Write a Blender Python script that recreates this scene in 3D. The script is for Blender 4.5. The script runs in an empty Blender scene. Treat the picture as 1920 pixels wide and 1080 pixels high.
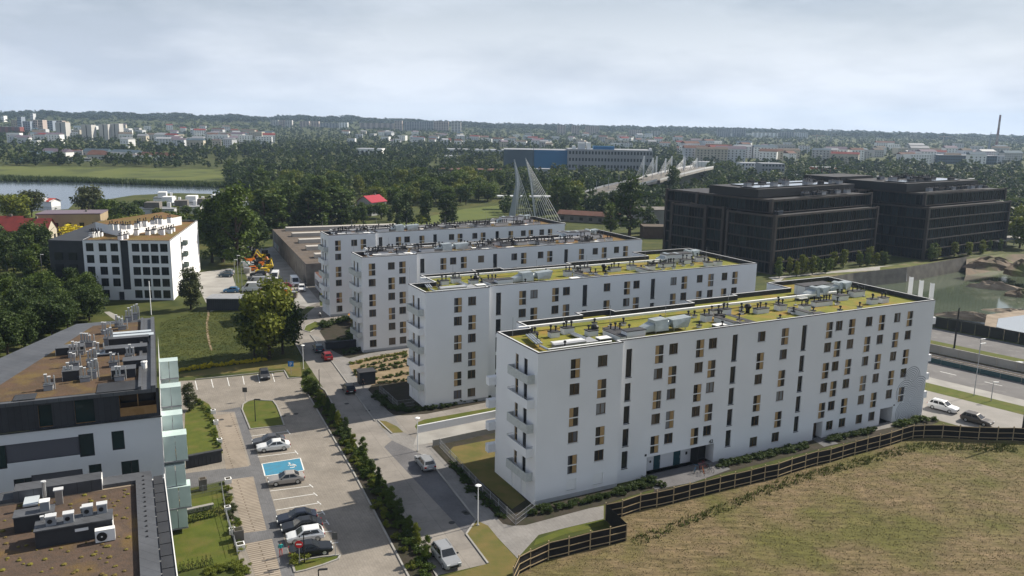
import bpy, bmesh, re, math, random
import numpy as np
from mathutils import Vector, Matrix
from mathutils.geometry import delaunay_2d_cdt
R = math.radians
SC = bpy.context.scene
COL = SC.collection
rnd = random.Random(11)

# ---------------------------------------------------------------- camera, sky, sun, exposure
CAM_H = 46.0
FPX = 1550.0                                   # focal length in pixels of the 1920 px wide photograph
PITCH, ROLL = R(11.49), R(-.98)
fw = Vector((0, math.cos(PITCH), -math.sin(PITCH)))
_rt = Vector((1, 0, 0)); _dn = Vector((0, -math.sin(PITCH), -math.cos(PITCH)))
ax_r = _rt*math.cos(ROLL)+_dn*math.sin(ROLL)
ax_d = -_rt*math.sin(ROLL)+_dn*math.cos(ROLL)
cam = bpy.data.cameras.new('camera'); camo = bpy.data.objects.new('camera', cam); COL.objects.link(camo)
cam.sensor_width = 36; cam.lens = 36*FPX/1920; cam.clip_start = .5; cam.clip_end = 20000
m = Matrix.Identity(4)
for i, a in enumerate((ax_r, -ax_d, -fw)):
    for k in range(3): m[k][i] = a[k]
m[2][3] = CAM_H
camo.matrix_world = m
SC.camera = camo

SUN_AZ, SUN_EL = R(59.5), R(38.5)                # azimuth clockwise from +Y
sl = bpy.data.lights.new('sun', 'SUN'); sl.energy = 5.0; sl.angle = R(.5); sl.color = (1, .92, .79)
so = bpy.data.objects.new('sun', sl); COL.objects.link(so)
sd = Vector((math.sin(SUN_AZ)*math.cos(SUN_EL), math.cos(SUN_AZ)*math.cos(SUN_EL), math.sin(SUN_EL)))
so.rotation_euler = sd.to_track_quat('Z', 'Y').to_euler()

W = bpy.data.worlds.new('World'); SC.world = W; W.use_nodes = True
nt = W.node_tree; N = nt.nodes; LK = nt.links; N.clear()
out = N.new('ShaderNodeOutputWorld'); bg = N.new('ShaderNodeBackground'); LK.new(bg.outputs[0], out.inputs[0])
bg.inputs[1].default_value = .05
sky = N.new('ShaderNodeTexSky'); sky.sky_type = 'NISHITA'; sky.sun_disc = False
sky.sun_elevation = SUN_EL; sky.sun_rotation = SUN_AZ; sky.air_density = 1.0; sky.dust_density = 1.5; sky.ozone_density = 2.0
tc = N.new('ShaderNodeTexCoord')
mp = N.new('ShaderNodeMapping'); mp.inputs['Scale'].default_value = (1.0, 1.0, 3.6); LK.new(tc.outputs['Generated'], mp.inputs[0])
def wnoise(scale, detail, rough, off):
    a = N.new('ShaderNodeVectorMath'); a.operation = 'ADD'; a.inputs[1].default_value = off; LK.new(mp.outputs[0], a.inputs[0])
    n = N.new('ShaderNodeTexNoise'); n.inputs['Scale'].default_value = scale; n.inputs['Detail'].default_value = detail
    n.inputs['Roughness'].default_value = rough; LK.new(a.outputs[0], n.inputs['Vector']); return n
def wramp(src, a, b, ca=(0, 0, 0, 1), cb=(1, 1, 1, 1)):
    r = N.new('ShaderNodeValToRGB'); r.color_ramp.elements[0].position = a; r.color_ramp.elements[1].position = b
    r.color_ramp.elements[0].color = ca; r.color_ramp.elements[1].color = cb; LK.new(src, r.inputs[0]); return r
n1 = wnoise(1.9, 7, .55, (8, 8, 2)); cov0 = wramp(n1.outputs[0], .40, .66)
sx = N.new('ShaderNodeSeparateXYZ'); LK.new(tc.outputs['Generated'], sx.inputs[0])
veil = N.new('ShaderNodeMapRange'); veil.interpolation_type = 'SMOOTHSTEP'; veil.inputs[1].default_value = .0; veil.inputs[2].default_value = .26; veil.inputs[3].default_value = 1; veil.inputs[4].default_value = 0; LK.new(sx.outputs['Z'], veil.inputs[0])
cov = N.new('ShaderNodeMixRGB'); cov.blend_type = 'SCREEN'; cov.inputs[0].default_value = 1; LK.new(cov0.outputs[0], cov.inputs[1]); LK.new(veil.outputs[0], cov.inputs[2])
n2 = wnoise(2.9, 9, .55, (19.23, 10.78, 13.56)); CL = 20.0
shade = wramp(n2.outputs[0], .34, .57, (.43*CL, .485*CL, .575*CL, 1), (.635*CL, .68*CL, .755*CL, 1))
mx = N.new('ShaderNodeMixRGB'); LK.new(cov.outputs[0], mx.inputs[0]); LK.new(sky.outputs[0], mx.inputs[1]); LK.new(shade.outputs[0], mx.inputs[2])
LK.new(mx.outputs[0], bg.inputs[0])

SC.view_settings.view_transform = 'Standard'; SC.view_settings.look = 'None'
SC.view_settings.gamma = 1; SC.view_settings.use_curve_mapping = False; SC.view_settings.exposure = 0.50
SC.render.engine = 'CYCLES'
cy = SC.cycles
cy.use_denoising = True; cy.max_bounces = 6; cy.diffuse_bounces = 3; cy.glossy_bounces = 3; cy.transmission_bounces = 4
cy.transparent_max_bounces = 6; cy.volume_bounces = 1; cy.caustics_reflective = False; cy.caustics_refractive = False

# ---------------------------------------------------------------- placing helpers: a pixel of the photograph -> a point on level z
def ray(x, y): return ax_r*((x-960)/FPX)+ax_d*((y-540)/FPX)+fw
def g(x, y, z=0.0):
    r = ray(x, y); t = (z-CAM_H)/r.z
    return Vector((r.x*t, r.y*t, z))
def pxm(p): return FPX/(Vector(p)-Vector((0, 0, CAM_H))).dot(fw)     # photo pixels per metre at p
def az(a, b): d = b-a; return math.atan2(d.y, d.x)

# ---------------------------------------------------------------- object helpers
class MB:
    def __init__(s): s.v = []; s.f = []; s.m = []
    def add(s, vs, fs, mi=0):
        b = len(s.v); s.v += [tuple(v) for v in vs]; s.f += [tuple(i+b for i in f) for f in fs]; s.m += [mi]*len(fs); return s
    def quad(s, a, b, c, d, mi=0): return s.add((a, b, c, d), ((0, 1, 2, 3),), mi)
    def box(s, x0, x1, y0, y1, z0, z1, mi=0, rz=0, c=None, top=None, bottom=True):
        vs = [(x0, y0, z0), (x1, y0, z0), (x1, y1, z0), (x0, y1, z0), (x0, y0, z1), (x1, y0, z1), (x1, y1, z1), (x0, y1, z1)]
        if rz:
            cx, cy_ = c or ((x0+x1)/2, (y0+y1)/2); k, q = math.cos(rz), math.sin(rz)
            vs = [(cx+(x-cx)*k-(y-cy_)*q, cy_+(x-cx)*q+(y-cy_)*k, z) for x, y, z in vs]
        fs = [(0, 1, 5, 4), (1, 2, 6, 5), (2, 3, 7, 6), (3, 0, 4, 7)]
        if bottom: fs.append((3, 2, 1, 0))
        s.add(vs, fs, mi); s.add(vs[4:], ((0, 1, 2, 3),), mi if top is None else top); return s
    def prism(s, pts, z0, z1, mi=0, top=None, cap=True):
        n = len(pts); ar = sum(pts[i][0]*pts[(i+1) % n][1]-pts[(i+1) % n][0]*pts[i][1] for i in range(n))
        if ar < 0: pts = pts[::-1]
        s.add([(p[0], p[1], z0) for p in pts]+[(p[0], p[1], z1) for p in pts], [(i, (i+1) % n, n+(i+1) % n, n+i) for i in range(n)], mi)
        if cap: s.add([(p[0], p[1], z1) for p in pts], [tuple(range(n))], mi if top is None else top)
        return s
    def tube(s, p0, p1, r0, r1=None, n=8, mi=0, cap=True):
        p0, p1 = Vector(p0), Vector(p1); r1 = r0 if r1 is None else r1
        d = (p1-p0).normalized(); a = d.orthogonal().normalized(); b = d.cross(a)
        vs = []
        for p, r in ((p0, r0), (p1, r1)):
            vs += [p+(a*math.cos(2*math.pi*i/n)+b*math.sin(2*math.pi*i/n))*r for i in range(n)]
        fs = [(i, (i+1) % n, n+(i+1) % n, n+i) for i in range(n)]
        if cap: fs += [tuple(range(n))[::-1], tuple(range(n, 2*n))]
        return s.add(vs, fs, mi)
    def path(s, pts, r, n=6, mi=0):
        for a, b in zip(pts, pts[1:]): s.tube(a, b, r, n=n, mi=mi)
        return s
    def ball(s, c, r, sq=(1, 1, 1), n=8, k=5, mi=0):
        vs = []; fs = []
        for j in range(k+1):
            t = math.pi*j/k
            for i in range(n):
                p = 2*math.pi*i/n; vs.append((c[0]+r*sq[0]*math.sin(t)*math.cos(p), c[1]+r*sq[1]*math.sin(t)*math.sin(p), c[2]-r*sq[2]*math.cos(t)))
        for j in range(k):
            for i in range(n): fs.append((j*n+i, j*n+(i+1) % n, (j+1)*n+(i+1) % n, (j+1)*n+i))
        return s.add(vs, fs, mi)
    def mesh(s, name, mats):
        me = bpy.data.meshes.new(name); me.from_pydata(s.v, [], s.f)
        for x in mats: me.materials.append(x)
        if len(mats) > 1: me.polygons.foreach_set('material_index', s.m)
        me.update(); return me
    def build(s, name, mats, parent=None, **k):
        return ob(name, s.mesh(name, mats if isinstance(mats, (list, tuple)) else [mats]), parent, **k)
def tag(o, label=None, cat=None, group=None, kind=None):
    if label: o['label'] = label
    if cat: o['category'] = cat
    if group: o['group'] = group
    if kind: o['kind'] = kind
    return o
def ob(name, data, parent=None, loc=None, rz=None, sc=None, label=None, cat=None, group=None, kind=None):
    o = bpy.data.objects.new(name, data); COL.objects.link(o)
    if parent: o.parent = parent
    if loc is not None: o.location = loc
    if rz is not None: o.rotation_euler = (0, 0, rz)
    if sc is not None: o.scale = (sc, sc, sc) if isinstance(sc, (int, float)) else sc
    return tag(o, label, cat, group, kind)
def empty(name, loc, rz=0, **k): return ob(name, None, None, loc, rz, **k)
KIDS = {}
def dup(o, loc, rz=0, sc=None, label=None, group=None):
    def cp(src, par):
        c = src.copy(); COL.objects.link(c)
        if par: c.parent = par
        for ch in src.children: cp(ch, c)
        return c
    c = cp(o, None); c.location = loc; c.rotation_euler = (0, 0, rz)
    if sc is not None: c.scale = (sc, sc, sc) if isinstance(sc, (int, float)) else sc
    return tag(c, label, None, group)
def smooth(o):
    o.data.polygons.foreach_set('use_smooth', [True]*len(o.data.polygons)); return o

# ---------------------------------------------------------------- materials
MATS = {}
def mat(name, c1, c2=None, scale=1.0, rough=.85, spec=.25, metal=0, detail=5, lo=.35, hi=.65, bump=0, bscale=None, island=0, objrand=0, c3=None, s3=.1, l3=.5, h3=.6, alpha=1, trans=0, stretch=None):
    if name in MATS: return MATS[name]
    M = bpy.data.materials.new(name); M.use_nodes = True; t = M.node_tree; n = t.nodes; L = t.links
    p = n['Principled BSDF']; p.inputs['Roughness'].default_value = rough; p.inputs['Metallic'].default_value = metal
    p.inputs['Specular IOR Level'].default_value = spec; p.inputs['Base Color'].default_value = (*c1, 1)
    p.inputs['Alpha'].default_value = alpha; p.inputs['Transmission Weight'].default_value = trans
    col = None; geo = None
    def pos():
        nonlocal geo
        if geo is None:
            ge = n.new('ShaderNodeNewGeometry'); geo = ge.outputs['Position']
            if stretch:
                mm = n.new('ShaderNodeMapping'); mm.inputs['Rotation'].default_value = (0, 0, stretch[0]); mm.inputs['Scale'].default_value = stretch[1]
                L.new(geo, mm.inputs[0]); geo = mm.outputs[0]
        return geo
    def noise(sc, det=detail):
        a = n.new('ShaderNodeTexNoise'); a.inputs['Scale'].default_value = sc; a.inputs['Detail'].default_value = det; L.new(pos(), a.inputs['Vector']); return a.outputs[0]
    def ramp(src, a, b):
        r = n.new('ShaderNodeMapRange'); r.inputs[1].default_value = a; r.inputs[2].default_value = b; L.new(src, r.inputs[0]); return r.outputs[0]
    def mix(f, a, b):
        x = n.new('ShaderNodeMixRGB'); L.new(f, x.inputs[0])
        for i, v in ((1, a), (2, b)):
            if isinstance(v, tuple): x.inputs[i].default_value = (*v, 1)
            else: L.new(v, x.inputs[i])
        return x.outputs[0]
    if c2 is not None:
        f = ramp(noise(scale), lo, hi)
        if island or objrand:
            g1 = n.new('ShaderNodeNewGeometry').outputs['Random Per Island']; g2 = n.new('ShaderNodeObjectInfo').outputs['Random']
            def lin(a, ka, b, kb):
                m1 = n.new('ShaderNodeMath'); m1.operation = 'MULTIPLY'; L.new(a, m1.inputs[0]); m1.inputs[1].default_value = ka
                m2 = n.new('ShaderNodeMath'); m2.operation = 'MULTIPLY_ADD'; L.new(b, m2.inputs[0]); m2.inputs[1].default_value = kb; L.new(m1.outputs[0], m2.inputs[2]); return m2.outputs[0]
            f = lin(lin(f, 1-island-objrand, g1, island), 1, g2, objrand)
        col = mix(f, c1, c2)
    if c3 is not None: col = mix(ramp(noise(s3), l3, h3), col if col is not None else c1, c3)
    if col is not None: L.new(col, p.inputs['Base Color'])
    if bump:
        b = n.new('ShaderNodeBump'); b.inputs['Strength'].default_value = bump; b.inputs['Distance'].default_value = .05
        L.new(noise(bscale or scale*4, 3), b.inputs['Height']); L.new(b.outputs[0], p.inputs['Normal'])
    MATS[name] = M; return M
def leafmat(name, a, b, isl=.45):
    M = mat(name, a, b, scale=.35 if isl > .3 else .09, rough=.6, spec=.2, island=isl, objrand=.3 if isl > .3 else 0, lo=.3, hi=.7)
    t = M.node_tree; n = t.nodes; L = t.links; p = n['Principled BSDF']; o = n['Material Output']
    tr = n.new('ShaderNodeBsdfTranslucent'); src = p.inputs['Base Color'].links[0].from_socket
    L.new(src, tr.inputs[0]); ms = n.new('ShaderNodeMixShader'); ms.inputs[0].default_value = .28
    L.new(p.outputs[0], ms.inputs[1]); L.new(tr.outputs[0], ms.inputs[2]); L.new(ms.outputs[0], o.inputs[0]); return M
def brickmat(name, c1, c2, cm, bw, bh, rot, mortar=.02, rough=.9, nz=None):
    M = mat(name, c1, rough=rough); t = M.node_tree; n = t.nodes; L = t.links; p = n['Principled BSDF']
    ge = n.new('ShaderNodeNewGeometry'); mp_ = n.new('ShaderNodeMapping'); mp_.inputs['Rotation'].default_value = (0, 0, rot); L.new(ge.outputs['Position'], mp_.inputs[0])
    b = n.new('ShaderNodeTexBrick'); L.new(mp_.outputs[0], b.inputs['Vector']); b.inputs['Color1'].default_value = (*c1, 1); b.inputs['Color2'].default_value = (*c2, 1); b.inputs['Mortar'].default_value = (*cm, 1)
    b.inputs['Scale'].default_value = 1; b.inputs['Brick Width'].default_value = bw; b.inputs['Row Height'].default_value = bh; b.inputs['Mortar Size'].default_value = mortar; b.inputs['Mortar Smooth'].default_value = .3
    a = n.new('ShaderNodeTexNoise'); a.inputs['Scale'].default_value = .25; a.inputs['Detail'].default_value = 6; L.new(ge.outputs['Position'], a.inputs['Vector'])
    r = n.new('ShaderNodeMapRange'); r.inputs[1].default_value = .3; r.inputs[2].default_value = .7; r.inputs[3].default_value = .76; r.inputs[4].default_value = 1.06; L.new(a.outputs[0], r.inputs[0])
    a3 = n.new('ShaderNodeTexNoise'); a3.inputs['Scale'].default_value = 1.7; a3.inputs['Detail'].default_value = 8; a3.inputs['Roughness'].default_value = .7; L.new(ge.outputs['Position'], a3.inputs['Vector'])
    r3 = n.new('ShaderNodeMapRange'); r3.inputs[1].default_value = .32; r3.inputs[2].default_value = .5; r3.inputs[3].default_value = .86; r3.inputs[4].default_value = 1.02; L.new(a3.outputs[0], r3.inputs[0]); m3 = n.new('ShaderNodeMath'); m3.operation = 'MULTIPLY'; L.new(r.outputs[0], m3.inputs[0]); L.new(r3.outputs[0], m3.inputs[1])
    h = n.new('ShaderNodeHueSaturation'); L.new(b.outputs['Color'], h.inputs['Color']); L.new(m3.outputs[0], h.inputs['Value']); L.new(h.outputs[0], p.inputs['Base Color']); return M

YAW = R(62.22); BA = R(90-62.22)                     # long axis of the white blocks; angle of their local x axis
render = mat('white_render', (.775, .78, .795), (.72, .725, .735), scale=.22, detail=8, rough=.9, spec=.15, lo=.3, hi=.75)
plinthm = mat('grey_plinth', (.42, .43, .44), (.36, .37, .38), scale=.5)
whitep = mat('white_paint', (.8, .8, .79), rough=.5, spec=.4)
capm = mat('pale_coping', (.55, .56, .57), rough=.5, spec=.4)
darkmem = mat('dark_membrane', (.035, .036, .042), (.06, .06, .066), scale=.8, rough=.8)
gold = mat('gold_panel', (.48, .33, .16), (.36, .235, .11), scale=2.5, rough=.45, spec=.5, objrand=.5)
frameb = mat('brown_frame', (.075, .05, .03), rough=.5, spec=.4)
glass = mat('window_glass', (.012, .014, .017), (.07, .065, .06), scale=.6, rough=.06, spec=.6, objrand=.75, lo=.3, hi=.7)
glassd = mat('slot_glass', (.012, .014, .018), (.035, .036, .04), scale=.6, rough=.12, spec=.5, objrand=.5)
steel = mat('zinc_steel', (.55, .57, .58), (.46, .48, .5), scale=1.5, rough=.38, spec=.5, metal=.7)
silver = mat('foil_lagging', (.46, .50, .50), (.36, .40, .41), scale=1.2, rough=.42, metal=.55, bump=.6, bscale=6)
greym = mat('grey_metal', (.3, .31, .33), (.25, .26, .28), scale=1, rough=.6)
blackm = mat('black_metal', (.02, .02, .022), rough=.5)
antr = mat('anthracite', (.045, .047, .052), (.035, .037, .042), scale=.6, rough=.6)
sedum_y = mat('yellow_sedum', (.20, .185, .028), (.125, .14, .02), scale=.55, rough=.95, bump=.7, bscale=5, c3=(.24, .15, .035), s3=.35, l3=.5, h3=.7)
sedum_b = mat('rust_sedum', (.15, .085, .03), (.13, .105, .03), scale=.5, rough=.95, bump=.7, bscale=5, c3=(.17, .09, .04), s3=.2, l3=.48, h3=.6)
sedum_d = mat('brown_sedum', (.105, .066, .042), (.08, .055, .035), scale=.6, rough=.95, bump=.8, bscale=5, c3=(.13, .09, .035), s3=.35, l3=.5, h3=.66)
grassm = mat('lawn_grass', (.032, .045, .008), (.062, .072, .014), scale=.22, detail=9, rough=.95, bump=.5, bscale=4, c3=(.085, .082, .02), s3=.06, l3=.52, h3=.72)
lawnm = mat('garden_lawn', (.062, .082, .010), (.085, .10, .014), scale=.7, rough=.95, bump=.6, bscale=6, c3=(.11, .10, .025), s3=.45, l3=.48, h3=.72)
drygr = mat('dry_lawn', (.15, .115, .04), (.10, .10, .026), scale=.5, rough=.95, bump=.6, bscale=5)
soil = mat('dark_soil', (.045, .036, .028), (.03, .03, .016), scale=.7, rough=.95, bump=.6, bscale=4)
sand = mat('sandy_soil', (.26, .2, .13), (.2, .15, .09), scale=.6, rough=.95)
conc = mat('concrete', (.33, .32, .30), (.25, .24, .225), scale=.25, rough=.9)
concd = mat('weathered_concrete', (.2, .185, .165), (.13, .12, .11), scale=.35, rough=.9)
linem = mat('road_paint', (.72, .72, .70), (.6, .6, .58), scale=2, rough=.7)
rubber = mat('tyre_rubber', (.018, .018, .018), rough=.8)
barkm = mat('bark', (.07, .05, .035), (.045, .034, .025), scale=2, rough=.95)
woodm = mat('raw_timber', (.42, .33, .2), (.33, .25, .15), scale=1.5, rough=.85, objrand=.4)
HAZE = 0.000085
# ---------------------------------------------------------------- ground, hills, pit
def sst(a, b, x): t = min(1, max(0, (x-a)/(b-a))); return t*t*(3-2*t)
HK = [(-60, 30), (-32, 34), (-24, 34), (-17, 30), (-12, 36), (-7, 26), (0, 14), (12, 13), (22, 10), (28, 5), (34, 3), (60, 3)]
def hz(x, y):
    r = math.hypot(x, y)
    if r < 1500: return 0.0
    a = math.degrees(math.atan2(x, y)); h = HK[-1][1]
    for (a0, h0), (a1, h1) in zip(HK, HK[1:]):
        if a0 <= a <= a1: h = h0+(h1-h0)*(a-a0)/(a1-a0); break
    return h*sst(1900, 3700, r)*(1+.12*math.sin(a*1.7+r*.002)+.06*math.sin(a*4.1+r*.004))-14*sst(4200, 6200, r)*0
PIT = [g(*p) for p in ((1535, 528), (1600, 517), (1700, 506), (1812, 486), (1880, 476), (2010, 476), (2120, 560), (2080, 660), (1920, 640), (1860, 626), (1830, 616), (1800, 608), (1752, 598), (1640, 580))]
def make_ground():
    bm = bmesh.new(); n = 96; RO = 700
    def loop(ps):
        vs = [bm.verts.new((p[0], p[1], 0)) for p in ps]
        return [bm.edges.new((vs[i], vs[(i+1) % len(vs)])) for i in range(len(vs))]
    e = loop([(RO*math.sin(2*math.pi*i/n), RO*math.cos(2*math.pi*i/n)) for i in range(n)])+loop(PIT)
    bmesh.ops.triangle_fill(bm, use_beauty=True, use_dissolve=False, edges=e, normal=(0, 0, 1))
    me = bpy.data.meshes.new('ground'); bm.to_mesh(me); bm.free()
    vs = [tuple(v.co) for v in me.vertices]; fs = [tuple(p.vertices) for p in me.polygons]
    fs = [f if (Vector(vs[f[1]])-Vector(vs[f[0]])).cross(Vector(vs[f[2]])-Vector(vs[f[0]])).z > 0 else f[::-1] for f in fs]
    bpy.data.meshes.remove(me)
    b = MB(); b.add(vs, fs)
    rs = [700, 1100, 1500, 1800, 2100, 2400, 2700, 3000, 3300, 3600, 4000, 4500, 5200, 6000]
    m_ = 240; V = []; F = []
    for r in rs:
        for i in range(m_):
            a = 2*math.pi*i/m_; x, y = r*math.sin(a), r*math.cos(a); V.append((x, y, hz(x, y)))
    for j in range(len(rs)-1):
        for i in range(m_): F.append((j*m_+i, j*m_+(i+1) % m_, (j+1)*m_+(i+1) % m_, (j+1)*m_+i)[::-1])
    b.add(V, F)
    b.build('ground', grassm, kind='structure')
make_ground()
def sheet(name, px, lvl, material, kind='structure', world=None, **k):
    pts = world or [g(*p) for p in px]
    b = MB(); n = len(pts); ar = sum(pts[i][0]*pts[(i+1) % n][1]-pts[(i+1) % n][0]*pts[i][1] for i in range(n))
    if ar < 0: pts = pts[::-1]
    z = lvl*.004
    b.add([(p[0], p[1], z) for p in pts], [tuple(range(n))]); return b.build(name, material, kind=kind, **k)
# pit: retaining wall, banks, water
def pitbuild():
    cx = sum(p.x for p in PIT)/len(PIT); cyy = sum(p.y for p in PIT)/len(PIT)
    w = MB(); bank = MB(); n = len(PIT)
    for i in range(n):
        a, b = PIT[i], PIT[(i+1) % n]
        if i < 3:
            for q in range(6):
                a_, b_ = a.lerp(b, q/6), a.lerp(b, (q+1)/6); d = (b_-a_).normalized(); nn = Vector((d.y, -d.x, 0))
                w.add([a_+Vector((0, 0, .9)), b_+Vector((0, 0, .9)), b_+nn*.5+Vector((0, 0, -5)), a_+nn*.5+Vector((0, 0, -5))], [(0, 1, 2, 3)])
            o = w.build('retaining_wall_panel', concd); w = MB(); o.name = 'retaining_wall' if i == 0 else 'retaining_wall'
            RW.append(o)
        else:
            k = .22 if i < 8 else .16
            ai = Vector((a.x+(cx-a.x)*k, a.y+(cyy-a.y)*k, -5)); bi = Vector((b.x+(cx-b.x)*k, b.y+(cyy-b.y)*k, -5))
            bank.quad(a, b, bi, ai)
    bank.build('pit_bank', mat('clay_bank', (.16, .115, .08), (.1, .08, .055), scale=.35, c3=(.09, .10, .03), s3=.12, l3=.48, h3=.6, bump=.8, bscale=2), kind='structure')
    b = MB(); b.add([(p.x, p.y, -4) for p in PIT], [tuple(range(n))]); b.f = [f[::-1] for f in b.f]
    b.build('pit_water', WATER2, kind='structure')
RW = []
WATER2 = mat('pond_water', (.10, .12, .085), (.075, .095, .065), scale=.05, rough=.08, spec=.5, bump=.02, bscale=1.2)
WATER1 = mat('river_water', (.05, .065, .08), rough=.12, spec=.5, bump=.06, bscale=.6)
pitbuild()
root = empty('retaining_wall', PIT[1], label='long grey concrete retaining wall at the far side of the flooded pit', cat='retaining wall')
for o in RW: o.parent = root; o.matrix_parent_inverse = Matrix.Translation(-root.location); o.name = 'wall_section'
def heap(name, px, py, z, rx, ry, h, m, label, seed, rz=0, kind=None):
    rr = random.Random(seed); c = g(px, py, z); b = MB(); n, k = 18, 5; V = [(0, 0, h)]; F = []
    for j in range(1, k+1):
        t = j/k
        for i in range(n):
            a = 2*math.pi*i/n; q = 1+rr.uniform(-.18, .18); V.append((rx*t*q*math.cos(a), ry*t*q*math.sin(a), h*(1-t**1.6)*(1+rr.uniform(-.25, .25)) if j < k else -.4))
    for i in range(n): F.append((0, 1+i, 1+(i+1) % n))
    for j in range(k-1):
        for i in range(n): F.append((1+j*n+i, 1+(j+1)*n+i, 1+(j+1)*n+(i+1) % n, 1+j*n+(i+1) % n))
    b.add(V, F); return ob(name, b.mesh(name, [m]), None, c, rz, label=label, cat='soil heap' if not kind else None, kind=kind)
claym = mat('clay_bank', (.16, .115, .08)); paleclay = mat('pale_clay', (.3, .24, .18), (.2, .16, .12), scale=.4, bump=.8, bscale=2)
heap('soil_heap', 1862, 500, 0, 10, 6, 3.2, claym, 'big brown overgrown soil heap above the pit water', 1)
heap('soil_heap', 1922, 512, 0, 8, 6, 4, claym, 'dark brown soil heap cut by the right edge beyond the pit', 2)
heap('soil_bank', 1866, 541, -4, 9, 2.6, 2.2, paleclay, 'flat pale clay bank rising out of the pit water', 3, R(-25))
heap('soil_bank', 1905, 586, -4, 9, 2.4, 1.0, paleclay, 'low clay spit between the pit water and the bright puddle', 4, R(-20))
heap('soil_bank', 1914, 555, -4, 5, 3, 2.2, claym, 'dark lump of mud beside the flat clay bank', 5)
heap('rubble_strip', 1820, 596, -3, 9, 1.8, 1.6, paleclay, 'strip of broken pinkish rubble along the near bank of the pit', 6, R(-35))

# ---------------------------------------------------------------- paved and planted surfaces
PA = -math.radians(0)
DIRP = az(g(505, 1000), g(430, 800))
paver = brickmat('beige_pavers', (.265, .238, .205), (.24, .215, .185), (.17, .155, .135), .6, .3, -DIRP, .012)
paverg = brickmat('grey_pavers', (.15, .15, .157), (.132, .132, .138), (.10, .10, .105), .5, .25, -DIRP, .012)
streetm = brickmat('street_concrete', (.262, .24, .216), (.245, .225, .203), (.18, .165, .15), 5.0, 2.6, -az(g(700, 830), g(600, 690)), .03)
walkm = brickmat('walk_pavers', (.24, .23, .22), (.22, .21, .2), (.17, .16, .155), .8, .4, -az(g(700, 830), g(600, 690)), .012)
bayp = brickmat('bay_setts', (.165, .16, .165), (.145, .142, .148), (.10, .10, .108), .3, .15, -az(g(700, 830), g(600, 690)), .02)
ribm = brickmat('ribbed_pavers', (.33, .285, .235), (.31, .265, .215), (.16, .13, .1), 4.5, .42, -DIRP+R(90), .09)
sheet('street', [(915, 1057), (820, 1079), (794, 1035), (719, 909), (647, 801), (610, 733), (571, 675), (550, 636), (551, 612), (568, 594), (592, 574), (640, 572), (662, 580), (700, 590), (780, 640), (930, 700), (940, 960), (960, 985), (943, 984)], 1, streetm)
sheet('driveway', [(550, 600), (575, 575), (600, 575), (598, 540), (560, 500), (530, 470), (450, 460), (450, 480), (470, 545), (520, 580)], 1, concd)
sheet('sidewalk', [(582, 628), (598, 648), (626, 683), (665, 737), (703, 790), (735, 826), (790, 852), (818, 880), (893, 975), (915, 985), (935, 1010), (970, 1047), (1010, 1003), (1060, 990), (1132, 973), (1132, 948), (943, 984), (884, 919), (849, 875), (809, 835), (757, 811), (738, 780), (690, 731), (654, 686), (700, 666), (766, 657), (764, 645), (690, 663), (640, 668), (622, 660), (598, 632)], 3, walkm)
sheet('parking_bays', [(735, 826), (700, 786), (740, 822), (793, 852), (818, 880), (893, 973), (872, 1001), (720, 838)], 2, bayp)
sheet('parking_lot', [(300, 716), (366, 713), (533, 697), (541, 710), (566, 708), (564, 728), (575, 735), (665, 890), (768, 1085), (455, 1085), (420, 900), (318, 915)], 1, paver)
sheet('paver_band', [(405, 772), (450, 763), (456, 780), (471, 816), (506, 921), (549, 1065), (554, 1085), (524, 1085), (500, 1000), (470, 870), (440, 772)], 2, paverg)
sheet('cross_path', [(345, 888), (424, 878), (470, 872), (480, 893), (432, 899), (345, 917)], 3, paverg)
sheet('cross_path', [(432, 1003), (500, 994), (512, 1010), (440, 1024)], 3, paverg)
for p in ([(405, 779), (438, 774), (467, 874), (424, 880)], [(431, 900), (474, 894), (500, 994), (456, 1000)], [(458, 1020), (510, 1010), (529, 1085), (480, 1085)]): sheet('ribbed_pavement', p, 4, ribm)
sheet('grass_island', [(454, 768), (456, 758), (464, 753), (475, 750), (512, 752), (519, 761), (524, 773), (533, 798), (469, 805)], 5, lawnm)
sheet('grass_island', [(549, 1061), (564, 1051), (600, 1045), (638, 1041), (634, 1049), (605, 1060), (572, 1070), (553, 1074)], 5, lawnm)
sheet('lawn_strip', [(352, 707), (533, 690), (545, 705), (566, 706), (562, 678), (540, 672), (400, 690), (320, 705)], 2, drygr)
sheet('garden_lawn', [(347, 775), (362, 757), (380, 751), (392, 758), (397, 768), (418, 850), (345, 862)], 5, lawnm)
sheet('garden_lawn', [(318, 1000), (322, 975), (345, 968), (350, 938), (418, 924), (430, 965), (450, 1035), (440, 1052), (312, 1078)], 3, lawnm)
sheet('hedge_bed', [(568, 722), (588, 716), (610, 733), (647, 801), (719, 909), (794, 1035), (822, 1085), (768, 1085), (665, 890), (575, 735)], 6, soil)
sheet('planting_bed', [(599, 621), (620, 602), (662, 594), (675, 655), (640, 666), (622, 657)], 6, soil)
sheet('planting_bed', [(640, 668), (662, 652), (764, 628), (766, 650), (690, 663), (655, 672)], 6, soil)
sheet('sandy_bed', [(654, 686), (660, 679), (677, 673), (764, 657), (768, 700), (772, 715), (697, 722), (668, 708)], 6, sand)
sheet('dark_bed', [(690, 731), (697, 722), (772, 714), (780, 752), (797, 762), (922, 742), (926, 752), (800, 776), (755, 779), (738, 778), (727, 770)], 6, soil)
sheet('grass_island', [(708, 788), (724, 790), (745, 800), (757, 811), (735, 812), (717, 802)], 6, drygr)
sheet('grass_island', [(569, 620), (573, 611), (590, 603), (609, 608), (581, 623)], 6, lawnm)
sheet('grass_strip', [(778, 800), (783, 792), (795, 787), (930, 763), (930, 776), (783, 807)], 6, lawnm)
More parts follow.
